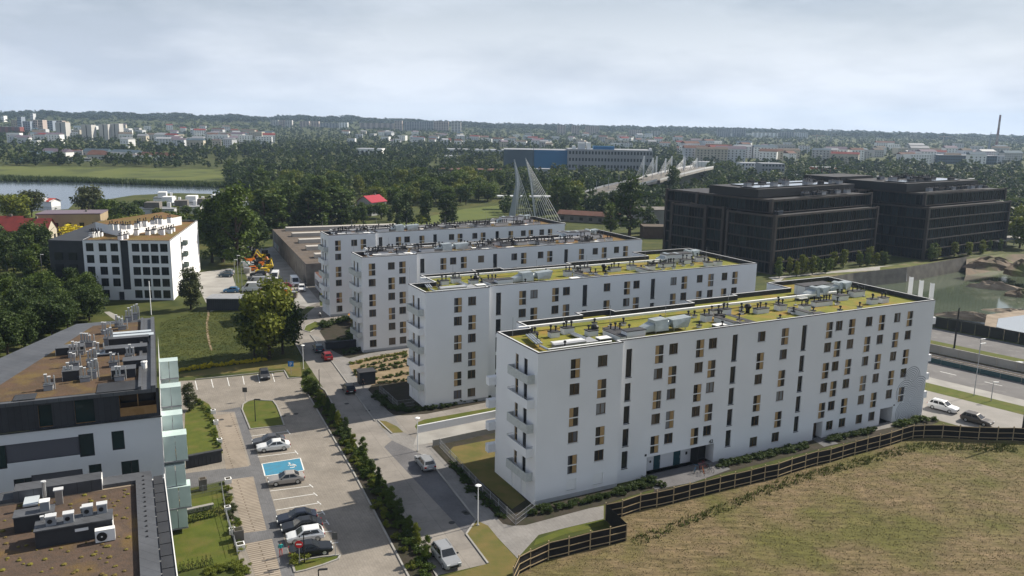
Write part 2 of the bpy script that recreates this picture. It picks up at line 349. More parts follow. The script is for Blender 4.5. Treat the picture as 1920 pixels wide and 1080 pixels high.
sheet('garage_ramp', [(775, 836), (783, 812), (932, 782), (932, 803), (812, 830)], 5, conc)
sheet('block_garden', [(809, 838), (820, 832), (930, 810), (932, 886), (1003, 950), (1153, 913), (1232, 896), (1232, 915), (1140, 944), (985, 985), (960, 986), (943, 982), (884, 917)], 6, soil)
sheet('garden_lawn', [(840, 848), (850, 838), (932, 822), (932, 884), (985, 938), (960, 955)], 8, drygr)
sheet('verge', [(893, 976), (915, 986), (935, 1011), (970, 1049), (960, 1085), (820, 1085), (915, 1057), (874, 1003)], 7, drygr)
sheet('verge', [(1005, 1012), (1060, 991), (1132, 974), (1132, 985), (1060, 1002), (1000, 1024)], 7, lawnm)
sheet('entrance_pavement', [(1205, 893), (1337, 862), (1370, 880), (1300, 905), (1228, 918)], 9, bayp)
sheet('entrance_pavement', [(1520, 822), (1541, 817), (1572, 832), (1545, 838)], 9, paverg)
sheet('entrance_pavement', [(1645, 796), (1672, 789), (1690, 797), (1610, 815)], 9, walkm)
sheet('front_bed', [(1232, 896), (1338, 868), (1520, 826), (1648, 797), (1730, 780), (1762, 790), (1740, 800), (1560, 836), (1370, 884), (1225, 925)], 7, soil)
sheet('car_park', [(365, 512), (432, 503), (440, 530), (455, 560), (395, 585), (385, 565), (372, 540)], 1, conc)
sheet('lane', [(0, 545), (60, 530), (100, 520), (100, 528), (60, 545), (0, 560)], 2, concd)
sheet('lane', [(0, 690), (40, 684), (0, 715), (-40, 740)], 2, conc)
sheet('park_path', [(195, 585), (205, 584), (222, 592), (215, 600)], 2, conc)
tr = [(390, 580), (391, 590), (388, 605), (389, 625), (393, 645), (397, 657)]
sheet('footpath', [(x-2, y) for x, y in tr]+[(x+2, y) for x, y in tr[::-1]], 2, sand)
# disabled bay, lines
bb = [(491, 870), (563, 859), (570, 882), (497, 893)]
bay = empty('disabled_bay', g(530, 876, .03), label='bright blue disabled parking bay with a white wheelchair symbol', cat='parking bay')
def quadpart(name, px, lvl, m, par):
    b = MB(); pts = [g(*p)-Vector((par.location.x, par.location.y, par.location.z)) for p in px]; z = lvl*.004
    b.add([(p.x, p.y, z-par.location.z) for p in pts], [tuple(range(len(pts)))])
    n = len(pts); ar = sum(pts[i].x*pts[(i+1) % n].y-pts[(i+1) % n].x*pts[i].y for i in range(n))
    if ar < 0: b.f = [f[::-1] for f in b.f]
    return b.build(name, m, par)
quadpart('bay_surface', bb, 5, mat('bay_blue', (.045, .22, .35), (.06, .19, .28), scale=1.5, rough=.8), bay)
def stripe(a, b, w=.13, lvl=6, par=None, name='line'):
    A, B = g(*a), g(*b); d = (B-A).normalized(); nn = Vector((-d.y, d.x, 0))*w/2; z = Vector((0, 0, lvl*.004))
    if par: z = z-par.location
    m_ = MB(); m_.add([A-nn+z, B-nn+z, B+nn+z, A+nn+z], [(0, 1, 2, 3)]); return m_.build(name, linem, par)
for i in range(4): stripe(bb[i], bb[(i+1) % 4], .16, 7, bay, 'border')
c0 = g(547, 874)-bay.location; ua = az(g(497, 881), g(566, 870)); b = MB()
ca, sa = math.cos(ua), math.sin(ua)
def wl(x, y): return (c0.x+x*ca-y*sa, c0.y+x*sa+y*ca, .028-bay.location.z)
for i in range(14):
    a0, a1 = -2.2+i*.33, -2.2+(i+1)*.33
    b.quad(wl(.45*math.cos(a0), .45*math.sin(a0)), wl(.6*math.cos(a0), .6*math.sin(a0)), wl(.6*math.cos(a1), .6*math.sin(a1)), wl(.45*math.cos(a1), .45*math.sin(a1)))
for (x0, y0, x1, y1) in ((-.15, .0, -.02, .95), (-.15, .0, .45, .13), (.35, -.45, .5, .1), (-.25, 1.0, 0, 1.25), (-.1, .5, .35, .62)): b.quad(wl(x0, y0), wl(x1, y0), wl(x1, y1), wl(x0, y1))
b.build('wheelchair_symbol', linem, bay)
mk = empty('parking_markings', g(530, 900), label='white bay lines painted along the stalls of the nearer car park', cat='road marking', kind='structure')
for a, b_ in (((471, 818), (540, 809)), ((483, 857), (556, 848)), ((506, 921), (584, 911)), ((512, 938), (592, 926)), ((517, 957), (599, 943)), ((570, 970), (606, 961)), ((580, 985), (613, 980)), ((590, 1000), (622, 996)), ((600, 1023), (634, 1017)),
    ((366, 714), (370, 731)), ((396, 711), (400, 727)), ((426, 708), (430, 724)), ((455, 705), (458, 721)), ((483, 702), (487, 718)), ((510, 699), (515, 716)),
    ((538, 806), (544, 814)), ((553, 845), (559, 852)), ((580, 908), (587, 914)), ((588, 924), (595, 930)), ((595, 940), (602, 946)), ((603, 957), (609, 965)), ((611, 975), (617, 984))):
    stripe(a, b_, .13, 6, mk)
# kerbs
def kerb(name, px, label, h=.12, w=.2, lvl=0, m=None, closed=False, parent_kind='structure'):
    pts = [g(*p) for p in px]; b = MB()
    if closed: pts = pts+[pts[0]]
    for A, B in zip(pts, pts[1:]):
        d = (B-A); L = d.length; d.normalize(); nn = Vector((-d.y, d.x, 0))*w/2; k = max(1, int(L/12))
        for q in range(k):
            a = A+d*(L*q/k+.01); c = A+d*(L*(q+1)/k-.01)
            b.prism([a-nn, c-nn, c+nn, a+nn], 0, h)
    return b.build(name, m or conc, kind=parent_kind)
kerb('kerb', [(582, 628), (598, 648), (626, 683), (665, 737), (703, 790), (708, 788), (735, 813)], '')
kerb('kerb', [(790, 852), (818, 880), (893, 975), (874, 1002), (915, 1057)], '')
kerb('kerb', [(564, 728), (575, 735), (665, 890), (768, 1085)], '')
kerb('kerb', [(568, 722), (588, 716), (610, 733), (647, 801), (719, 909), (794, 1035), (820, 1083)], '')
kerb('kerb', [(571, 675), (550, 636), (551, 612)], '')
kerb('kerb', [(454, 768), (456, 758), (464, 753), (475, 750), (512, 752), (519, 761), (524, 773), (533, 798), (469, 805)], '', closed=True)
kerb('kerb', [(549, 1061), (564, 1051), (600, 1045), (638, 1041), (634, 1049), (605, 1060), (572, 1070), (553, 1074)], '', closed=True)
kerb('kerb', [(366, 712), (533, 695), (541, 710), (566, 708)], '')
kerb('kerb', [(569, 620), (573, 611), (590, 603), (609, 608), (581, 623)], '', closed=True)
# ---------------------------------------------------------------- windows
def facade(b, o, A, Nn, L, z0, z1, ops, depth=.22, mw=0, mr=0, x0=0, back=None):
    o, A, Nn = Vector(o), Vector(A), Vector(Nn)
    P = lambda a, z, d=0: o+A*a-Nn*d+Vector((0, 0, z))
    xs = sorted({x0, L}|{c for q in ops for c in q[:2] if x0 < c < L})
    for a, c in zip(xs, xs[1:]):
        mid = (a+c)/2; cov = sorted([(q[2], q[3]) for q in ops if q[0] < mid < q[1]]); z = z0
        for lo, hi in cov:
            if lo > z+1e-4: b.quad(P(a, z), P(c, z), P(c, lo), P(a, lo), mw)
            z = max(z, hi)
        if z < z1-1e-4: b.quad(P(a, z), P(c, z), P(c, z1), P(a, z1), mw)
    for q in ops:
        a, c, lo, hi = q[:4]; d = q[4] if len(q) > 4 else depth
        b.quad(P(a, lo), P(a, lo, d), P(a, hi, d), P(a, hi), mr); b.quad(P(c, lo, d), P(c, lo), P(c, hi), P(c, hi, d), mr)
        b.quad(P(a, hi, d), P(c, hi, d), P(c, hi), P(a, hi), mr); b.quad(P(a, lo), P(c, lo), P(c, lo, d), P(a, lo, d), mr)
        if len(q) > 5: b.quad(P(a, lo, d), P(c, lo, d), P(c, hi, d), P(a, hi, d), q[5])
def frame_mesh(name, w, h, m, t=.07, y0=.1, y1=.2, mull=(), tran=(), extra=None, mats=None):
    b = MB()
    b.box(-w/2, -w/2+t, y0, y1, 0, h); b.box(w/2-t, w/2, y0, y1, 0, h); b.box(-w/2+t, w/2-t, y0, y1, 0, t); b.box(-w/2+t, w/2-t, y0, y1, h-t, h)
    for x in mull: b.box(x-t*.5, x+t*.5, y0, y1, t, h-t)
    for z in tran: b.box(-w/2+t, w/2-t, y0+.005, y1-.005, z-t*.5, z+t*.5)
    if extra: extra(b)
    return b.mesh(name, mats or [m])
def plane_mesh(name, w, h, m, y): b = MB(); b.quad((-w/2, y, 0), (w/2, y, 0), (w/2, y, h), (-w/2, y, h)); return b.mesh(name, [m])
def sur(w, h):
    def f(b):
        e = .13
        b.box(-w/2-e, -w/2, -.05, .02, -e, h+.03, 1); b.box(w/2, w/2+e*.6, -.05, .02, -e, h+.03, 1); b.box(-w/2, w/2, -.05, .02, -e*1.3, 0, 1)
    return f
TW, TH, SW, SH = 1.36, 2.42, 1.42, 1.45
WM = {}
WM['T'] = frame_mesh('tall_window', TW, TH, frameb, tran=(1.15,), extra=sur(TW, TH), mats=[frameb, render])
WM['S'] = frame_mesh('square_window', SW, SH, mat('bronze_frame', (.12, .075, .035), rough=.5), mull=(0,), t=.075, extra=lambda b: b.box(-SW/2-.08, SW/2+.08, -.06, .03, -.07, 0, 1), mats=[MATS['bronze_frame'], capm])
PT = plane_mesh('pane', TW, TH, glass, .17); PS = plane_mesh('pane', SW, SH, glass, .17)
GP = {}
for sgn in (1, -1):
    b = MB(); x0, x1 = (.06, .62) if sgn > 0 else (-.62, -.06); b.box(x0, x1, .02, .08, .05, TH-.05)
    for k in range(5): b.box(x0+.02+k*.11, x0+.06+k*.11, .0, .02, .08, TH-.08)
    GP[sgn] = b.mesh('shutter_panel', [gold])
b = MB(); b.box(-TW/2-.1, TW/2+.06, -.075, -.005, 1.09, 1.21); RAILM = b.mesh('rail', [whitep])
SHUT = None; b = MB(); b.box(-SW/2, SW/2, .1, .14, 0, SH); b.box(-SW/2-.06, SW/2+.06, -.05, .08, -.07, 0)
for k in range(14): b.box(-SW/2+.02, SW/2-.02, .085, .1, .05+k*.1, .13+k*.1)
SHUT = b.mesh('roller_shutter', [whitep])
SLOT = {}
def slot_mesh(h, w=.95):
    k = round(h, 2)
    if k not in SLOT: SLOT[k] = (frame_mesh('slot_window', w, h, blackm, t=.06, y0=.16, y1=.26, extra=lambda b: b.box(-w/2-.05, w/2+.05, -.04, .05, -.06, 0, 1), mats=[blackm, darkmem]), plane_mesh('pane', w, h, glassd, .22))
    return SLOT[k]
CURT = {}
cr = random.Random(44)
def curtain(w, h):
    f = cr.choice((.25, .4, .55, 1.0)); sd = cr.choice((-1, 1)); k = (round(w, 2), f, sd, cr.randrange(3))
    if k not in CURT:
        b = MB(); x0, x1 = (-w/2+.08, -w/2+.08+(w-.16)*f); x0, x1 = (x0, x1) if sd < 0 else (-x1, -x0); n = max(3, int((x1-x0)/.1))
        for i in range(n): xa, xb = x0+(x1-x0)*i/n, x0+(x1-x0)*(i+1)/n; b.quad((xa, .162-.012*(i % 2), .08), (xb, .15+.012*(i % 2), .08), (xb, .15+.012*(i % 2), h-.08), (xa, .162-.012*(i % 2), h-.08))
        CURT[k] = b.mesh('curtain', [mat(('curtain_grey', 'curtain_beige', 'curtain_white')[k[3]], ((.13, .13, .14), (.16, .13, .10), (.24, .24, .24))[k[3]], rough=.9)])
    return CURT[k]
def put_window(par, kind, x, y, z, rz=0, side=1):
    if kind == 'T':
        w = ob('window', WM['T'], par, (x, y, z), rz); ob('pane', PT, w)
        if cr.random() < .3: ob('curtain', curtain(TW, TH), w)
        ob('shutter_panel', GP[side], w); ob('rail', RAILM, w)
    elif kind == 'S': 
        w = ob('window', WM['S'], par, (x, y, z), rz); ob('pane', PS, w)
        if cr.random() < .35: ob('curtain', curtain(SW, SH), w)
    elif kind == 'shut': w = ob('roller_shutter', SHUT, par, (x, y, z), rz, label='closed white roller shutter')
    else: f, p = slot_mesh(kind); w = ob('slot_window', f, par, (x, y, z), rz); ob('pane', p, w)
    return w
# ---------------------------------------------------------------- roof furniture (children of a roof)
RMESH = {}
def cowl(b, x, y, z, r=.16, h=.5, m=2): b.tube((x, y, z), (x, y, z+h), r*.6, n=6, mi=m); b.tube((x, y, z+h), (x, y, z+h+.22), r*1.35, r*.9, n=8, mi=m)
def vent_block(L, Wd, H, n=3, seed=0, walls=render, hot=True):
    k = ('vb', L, Wd, H, n, seed, walls.name)
    if k not in RMESH:
        r = random.Random(seed); b = MB(); b.box(0, L, 0, Wd, 0, H); b.box(-.08, L+.08, -.08, Wd+.08, H, H+.1, 1)
        for i in range(n): cowl(b, L*(i+.5)/n+r.uniform(-.1, .1), Wd*r.uniform(.3, .7), H+.1, .16, r.uniform(.3, .7))
        RMESH[k] = b.mesh('vent_block', [walls, darkmem, blackm])
    return RMESH[k]
def skylight():
    if 'sk' not in RMESH:
        b = MB(); b.box(0, 1.7, 0, 1.1, 0, .3); b.box(-.06, 1.76, -.06, 1.16, .3, .42, 1); RMESH['sk'] = b.mesh('skylight', [darkmem, whitep])
    return RMESH['sk']
def ahu(L=5):
    k = ('ahu', L)
    if k not in RMESH:
        b = MB(); b.add([(0, .2, .3), (1.8, 0, .4), (1.8, 1.8, .4), (0, 1.5, .3), (.2, .3, .9), (1.8, .1, 1.35), (1.8, 1.7, 1.35), (.2, 1.4, .9)], [(0, 1, 5, 4), (1, 2, 6, 5), (2, 3, 7, 6), (3, 0, 4, 7), (4, 5, 6, 7), (3, 2, 1, 0)])
        b.add([(1.8, -.1, .35), (L*.5, -.2, .35), (L*.5, 1.9, .35), (1.8, 1.9, .35), (1.9, .1, 1.75), (L*.5, .1, 1.85), (L*.5, 1.7, 1.85), (1.9, 1.7, 1.75)], [(0, 1, 5, 4), (1, 2, 6, 5), (2, 3, 7, 6), (3, 0, 4, 7), (4, 5, 6, 7), (3, 2, 1, 0)])
        b.tube((L*.5, .9, 1.0), (L*.5+.9, .9, 1.0), .5, n=10)
        b.add([(L*.5+.9, -.1, .5), (L-.6, 0, .4), (L-.6, 1.7, .4), (L*.5+.9, 1.8, .5), (L*.5+.8, .1, 1.6), (L, .1, 1.75), (L, 1.7, 1.75), (L*.5+.8, 1.7, 1.6)], [(0, 1, 5, 4), (1, 2, 6, 5), (2, 3, 7, 6), (3, 0, 4, 7), (4, 5, 6, 7), (3, 2, 1, 0)])
        for x in (.5, 2.2, L*.5+1.2, L-.9):
            for y in (.2, 1.5): b.tube((x, y, 0), (x, y, .5), .06, n=5)
        RMESH[k] = b.mesh('lagged_duct', [silver])
    return RMESH[k]
def pipes():
    if 'pp' not in RMESH:
        b = MB()
        for k in range(3): b.tube((0, 2.2+k*.33, .3), (4.6, 2.2+k*.33, .3), .13, n=7)
        for k in range(3): b.tube((4.6+k*.33, 2.2+k*.33, .3), (4.6+k*.33, 6.0, .3), .13, n=7)
        b.box(-.4, 4.2, 1.1, 1.9, 0, .45, 1); b.box(4.2, 6.0, 1.1, 3.2, 0, .3, 1)
        RMESH['pp'] = b.mesh('silver_pipework', [steel, greym])
    return RMESH['pp']
def rod():
    if 'rod' not in RMESH: b = MB(); b.box(-.2, .2, -.2, .2, 0, .15); b.tube((0, 0, .15), (0, 0, 3), .025, n=5); RMESH['rod'] = b.mesh('lightning_rod', [greym])
    return RMESH['rod']
def bigcowl():
    if 'bc' not in RMESH: b = MB(); b.tube((0, 0, 0), (0, 0, .7), .3, n=8); b.ball((0, 0, 1.0), .55, (1, 1, .8)); RMESH['bc'] = b.mesh('black_cowl', [blackm])
    return RMESH['bc']
def strip_mesh(L, w): b = MB(); b.box(0, L, 0, w, 0, .03); return b.mesh('dark_walkway', [darkmem])
def front_curb(): 
    if 'fc' not in RMESH: b = MB(); b.box(0, .9, 0, 4, 0, .7); b.box(-.05, .95, -.05, 4.05, .7, .78, 1); RMESH['fc'] = b.mesh('smoke_vent', [render, darkmem])
    return RMESH['fc']
# ---------------------------------------------------------------- the four white blocks
FH = 3.085
def outline_solid(b, pts, z0, z1, mw, skip=()):
    n = len(pts)
    for i in range(n):
        if i in skip: continue
        a, c = pts[i], pts[(i+1) % n]; b.quad((a[0], a[1], z0), (c[0], c[1], z0), (c[0], c[1], z1), (a[0], a[1], z1), mw)
def inset(pts, d):
    n = len(pts); r = []
    for i in range(n):
        p, q, s = Vector(pts[i-1]), Vector(pts[i]), Vector(pts[(i+1) % n]); e1 = (q-p).normalized(); e2 = (s-q).normalized()
        n1 = Vector((-e1.y, e1.x)); n2 = Vector((-e2.y, e2.x)); k = (n1+n2); k = k/(k.dot(n1)) if abs(k.dot(n1)) > 1e-6 else n1; r.append((q.x+k.x*d, q.y+k.y*d))
    return r
def parapet(b, pts, zr, zt, t=.32):
    ins = inset(pts, t); n = len(pts)
    for i in range(n):
        j = (i+1) % n; a, c, d, e = pts[i], pts[j], ins[j], ins[i]
        b.quad((*e, zt), (*a, zt), (*c, zt), (*d, zt), 1)                       # cap
        b.quad((*d, zr), (*e, zr), (*e, zt), (*d, zt), 2)                       # inner face
        o2 = inset(pts, -.04)
        b.quad((*o2[i], zt-.09), (*o2[j], zt-.09), (*o2[j], zt+.02), (*o2[i], zt+.02), 2)
        b.quad((*o2[i], zt+.02), (*o2[j], zt+.02), (*inset(pts, .05)[j], zt+.02), (*inset(pts, .05)[i], zt+.02), 2)
def balcony_mesh(solid):
    b = MB(); p, L, h = .95, 5.2, 1.08
    b.box(-p, 0, 0, L, -.02, .18)
    b.box(-p, -p+.1, 0, L, .18, h); b.box(-p+.1, 0, 0, .1, .18, h); b.box(-p+.1, 0, L-.1, L, .18, h)
    return b.mesh('balcony', [render if solid else mat('perforated_sheet', (.52, .54, .53), (.44, .46, .45), scale=3, rough=.6)])
BALM = [balcony_mesh(True), balcony_mesh(False)]
def rail_mesh():
    b = MB(); p, L = .95, 5.2
    b.path([(0, .05, 1.3), (-p+.05, .05, 1.3), (-p+.05, L-.05, 1.3), (0, L-.05, 1.3)], .025, 5)
    for y in (.05, 1.3, 2.6, 3.9, L-.05): b.tube((-p+.05, y, 1.08), (-p+.05, y, 1.3), .018, n=4)
    return b.mesh('handrail', [greym])
RAILB = rail_mesh()
bclutter = []
def white_block(O, L, cols, slots, outl, roofm, label, ground, specials, balconies=True, seed=0, mural=False, sec=12.1, ztop=19.3, wood_slots=False, d0=10.9):
    rr = random.Random(seed)
    root = empty('apartment_block', (O.x, O.y, 0), BA, label=label, cat='apartment block', group='parallel white apartment blocks')
    zr = ztop-.75; b = MB(); n = len(outl)
    ops1, ops2, wins = [], [], []
    for s, top in cols:
        y = 0 if s < sec else .8
        for f in range(5, 0, -1):
            k = top if (5-f) % 2 == 0 else ('S' if top == 'T' else 'T')
            sd = rr.choice((1, -1))
            if k == 'T': q = (s-TW/2, s+TW/2, .1+FH*f, .1+FH*f+TH)
            else: q = (s-SW/2, s+SW/2, 1.06+FH*f, 1.06+FH*f+SH)
            (ops1 if y == 0 else ops2).append(q); wins.append((k, s, y, q[2], sd))
    for s, k in ground:
        y = 0 if s < sec else .8; q = (s-SW/2, s+SW/2, 1.02, 1.02+SH); (ops1 if y == 0 else ops2).append(q); wins.append((k, s, y, q[2], 1))
    for s in slots:
        if wood_slots: spec = [(15.2, 2.9), (11.9, 2.4), (8.85, 2.4), (5.8, 2.4), (2.7, 2.4)]
        else: spec = [(14.25, 3.75), (11.1, 2.4), (8.03, 2.4), (4.96, 2.4), (1.89, 2.4)]
        for z, h in spec: ops2.append((s-.475, s+.475, z, z+h, .28)); wins.append((h, s, .8, z, 1))
    for q in specials: (ops1 if q[0] < sec else ops2).append(q)
    X, Nf = (1, 0, 0), (0, -1, 0)
    facade(b, (0, 0, 0), X, Nf, sec, .55, ztop, [q for q in ops1], mw=0, mr=0)
    facade(b, (0, .8, 0), X, Nf, L, .0, ztop, ops2, mw=0, mr=0, x0=sec)
    b.quad((sec, 0, 0), (sec, .8, 0), (sec, .8, ztop), (sec, 0, ztop), 0)
    b.box(.02, sec-.02, .0, .3, 0, .55, 4)
    # left end with balcony doors
    eo = []
    for f in range(6):
        z = FH*f
        if f: eo.append((d0-3.4, d0-2.5, z+.1, z+2.4)); eo.append((d0-5.6, d0-4.8, z+.4, z+2.4))
        else: eo.append((d0-3.6, d0-2.3, .15, 2.3)); eo.append((d0-6.1, d0-5.3, .3, 2.2))
    facade(b, (0, d0, 0), (0, -1, 0), (-1, 0, 0), d0, 0, ztop, eo, mw=0, mr=0)
    outline_solid(b, outl, 0, ztop, 0, skip=(0, 1, 2, n-1))
    b.build('wall', [render, capm, darkmem, sand, plinthm, antr], root)
    b = MB(); parapet(b, outl, zr, ztop); b.build('parapet', [render, capm, darkmem], root)
    for k, s, y, z, sd in wins: put_window(root, k, s, y, z, 0, sd)
    dm = frame_mesh('balcony_door', .9, 2.3, antr, tran=(), extra=lambda q: q.quad((-.45, .17, 0), (.45, .17, 0), (.45, .17, 2.3), (-.45, .17, 2.3), 1), mats=[antr, glassd])
    wm2 = frame_mesh('balcony_window', .8, 2.0, gold, tran=(.9,), extra=lambda q: q.quad((-.4, .17, 0), (.4, .17, 0), (.4, .17, 2.), (-.4, .17, 2.), 1), mats=[gold, glass])
    sh2 = MB().box(-.65, .65, .08, .12, 0, 2.15).mesh('closed_shutter', [whitep]); sh3 = MB().box(-.4, .4, .08, .12, 0, 1.9).mesh('closed_shutter', [whitep])
    for f in range(6):
        z = FH*f
        if f:
            ob('balcony_door', dm, root, (0, 2.95, z+.1), R(-90)); ob('balcony_window', wm2, root, (0, 5.2, z+.4), R(-90))
            bo = ob('balcony', BALM[0 if f % 2 == 0 else 1], root, (0, .7, z-.1))
            if f % 2 == 0: ob('handrail', RAILB, bo)
        else: ob('closed_shutter', sh2, root, (0, 2.95, .15), R(-90)); ob('closed_shutter', sh3, root, (0, 5.7, .3), R(-90))
    rb = MB(); ins = inset(outl, .3); rb.add([(x, y, zr) for x, y in ins], [tuple(range(n))])
    roof = rb.build('roof', roofm, root)
    return root, roof, zr
DO = Vector((3.2, 93.4, 0)); 
def blk(s, t): # s along, t back, from the corner of the nearest block
    return Vector((DO.x+s*math.sin(YAW)-t*math.cos(YAW), DO.y+s*math.cos(YAW)+t*math.sin(YAW), 0))
def outl(L, d0, s1, d1, s2, d2, sw, dw, sec=12.1): return [(0, 0), (sec, 0), (sec, .8), (L, .8), (L, dw), (sw, dw), (sw, d2), (s2+16, d2), (s2+16, d1+1.6), (s2+6, d1+1.6), (s2+6, d1), (s2-8, d1), (s2-8, d1+1.4), (s2-14, d1+1.4), (s2-14, d1), (s1, d1), (s1, d0), (0, d0)]
dcols = [(5.2, 'T'), (9.15, 'S'), (18.4, 'T'), (20.7, 'S'), (25.1, 'T'), (27.3, 'S'), (36, 'S'), (40.4, 'T'), (49.2, 'T'), (51.2, 'S'), (53.9, 'T'), (57.6, 'S'), (60.4, 'T'), (63.9, 'S'), (66.8, 'T')]
porch = (17.3, 28.7, 0, 2.8, 1.6, 0)
RD, roofD, zD = white_block(DO, 72.5, dcols, (13.7, 31.2, 44.2), outl(72.5, 10.9, 4.9, 14.6, 29, 17.2, 57.7, 22.2), sedum_y,
    'nearest white apartment block with bright yellow-green moss roof and ringed mural at its far end', [(5.2, 'shut'), (9.15, 'shut'), (36, 'S'), (40.2, 'S'), (51.2, 'S'), (53.9, 'S'), (57.6, 'S'), (60.4, 'S')],
    [porch, (47.8, 49.7, 0, 2.65, 1.2, 3), (62.3, 65.2, 0, 2.65, 2.2, 3)], seed=3)
CO = blk(.7, 37.3); RC, roofC, zC = white_block(CO, 70, [(5.6, 'T'), (8.1, 'S'), (17.8, 'T'), (20.0, 'S'), (24.2, 'T'), (26.4, 'S'), (34.8, 'S'), (39.1, 'T'), (41.2, 'S'), (49.6, 'S'), (52.1, 'T'), (55.8, 'S'), (58.5, 'T'), (61.9, 'S'), (64.5, 'T')],
    (13.3, 30.2, 44.9), outl(70, 7.5, 4.6, 14, 29, 16.4, 55, 21.5, 11.2), sedum_y, 'second nearest white apartment block, yellow-green moss roof, partly behind the ringed-mural block', [(5.6, 'S'), (8.1, 'S')], [], seed=4, sec=11.2, d0=7.5)
BO = blk(1.7, 73); RB, roofB, zB = white_block(BO, 67.6, [(2.0, 'T'), (6.0, 'S'), (8.3, 'T'), (17.5, 'T'), (19.7, 'S'), (22.1, 'T'), (26.1, 'S'), (34, 'S'), (36.3, 'T'), (40.5, 'S'), (42.8, 'T'), (51, 'T'), (54.7, 'S'), (57.1, 'T'), (60.5, 'S'), (63, 'T')],
    (12.9, 29.4, 47), outl(67.6, 7, 4.1, 12, 29, 14.5, 56, 20, 11.4), sedum_b, 'third white apartment block with rusty orange planted roof, in the row of four', [(2.0, 'S'), (6, 'S'), (8.3, 'S')], [], seed=5, sec=11.4, wood_slots=True, d0=7)
AO = blk(4.0, 105.6); RA, roofA, zA = white_block(AO, 64, [(2.2, 'T'), (6.1, 'S'), (8.3, 'T'), (17.3, 'T'), (19.5, 'S'), (23.3, 'T'), (31.2, 'S'), (33.5, 'T'), (37.6, 'S'), (39.9, 'T'), (47.8, 'T'), (51.5, 'S'), (53.7, 'T'), (57, 'S'), (59.5, 'T')],
    (12.8, 26.8, 43.9), outl(64, 7, 3.0, 10.5, 27, 13, 50, 17, 11.3), sedum_b, 'farthest white apartment block with rusty roof, below the bridge pylons', [(2.2, 'S'), (6.1, 'S')], [], seed=6, sec=11.3, wood_slots=True, d0=7)
# porch doors, passages, number, mural of the nearest block
teal = mat('teal_door', (.03, .085, .10), (.02, .06, .07), scale=1, rough=.5)
for s, w in ((20.2, 1.05), (23.6, 1.15)):
    b = MB(); b.box(s-w/2, s+w/2, 2.34, 2.395, 0, 2.45); b.box(s+w/2-.16, s+w/2-.12, 2.3, 2.34, .9, 1.3, 1); b.build('door', [teal, steel], RD, label='teal porch door')
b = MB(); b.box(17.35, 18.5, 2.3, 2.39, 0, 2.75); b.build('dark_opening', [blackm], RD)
b = MB(); b.box(26.0, 28.6, 2.3, 2.39, 0, 2.75); b.box(26.0, 26.1, .85, 2.3, 0, 2.75); b.build('dark_opening', [blackm], RD)  # black boxes paint the shade inside the open passage
for x0, x1, dd in ((47.85, 49.65, 1.9), (62.35, 65.15, 2.9)):
    b = MB(); b.box(x0, x1, dd, dd+.05, 0, 2.6); b.build('gateway_lining', [mat('gateway_wood', (.10, .06, .03), (.07, .045, .025), scale=2)], RD)
fc = bpy.data.curves.new('house_number', 'FONT'); fc.body = '42'; fc.size = .75; fc.extrude = .02; fc.materials.append(blackm)
o = ob('house_number', fc, RD, (27.7, .74, 2.95)); o.rotation_euler = (R(90), 0, 0)
b = MB(); b.box(16.9, 17.2, .77, .8, 3.0, 3.3); b.box(19.0, 19.25, 2.36, 2.4, 1.1, 1.4); b.box(25.1, 25.4, 2.36, 2.4, 1.2, 1.6); b.box(65.3, 65.5, .7, .8, 2.75, 2.95); b.build('intercom', [blackm], RD)
CIR = [(69.0, 6.8, 1.95), (67.6, 4.7, 2.0), (71.0, 4.9, 2.0), (69.2, 3.3, 2.1), (71.2, 1.8, 1.9), (67.9, 1.3, 1.9), (70.0, .6, 1.5)]
b = MB()
for ci, (cx, cz, r0) in enumerate(CIR):
    r = r0
    while r > .15:
        nseg = 40
        for i in range(nseg):
            a0, a1 = 2*math.pi*i/nseg, 2*math.pi*(i+1)/nseg; mx_, mz_ = cx+r*math.cos((a0+a1)/2), cz+r*math.sin((a0+a1)/2)
            if mz_ < .15 or mx_ > 72.4 or any(math.hypot(mx_-q[0], mz_-q[1]) < q[2]+.05 for q in CIR[ci+1:]): continue
            b.quad(*[(cx+q*math.cos(a), .794, cz+q*math.sin(a)) for q, a in ((r-.10, a0), (r, a0), (r, a1), (r-.10, a1))])
        r -= .33
b.f = [f[::-1] if i else f for i, f in enumerate(b.f)]
b.build('mural', [mat('mural_line', (.15, .16, .19), rough=.8)], RD, label='mural of overlapping concentric rings')
# side balconies on the far right end of the nearest block
b = MB(); b.box(0, .9, 0, 3, 0, 1.1)
bm_ = b.mesh('end_balcony', [render])
for f in (1, 2, 3, 5): ob('end_balcony', bm_, RD, (72.5, .95, FH*f-.2))
for f in (1, 2, 3, 4): ob('end_balcony', bm_, RD, (2.0, 10.9, FH*f-.2), R(90))
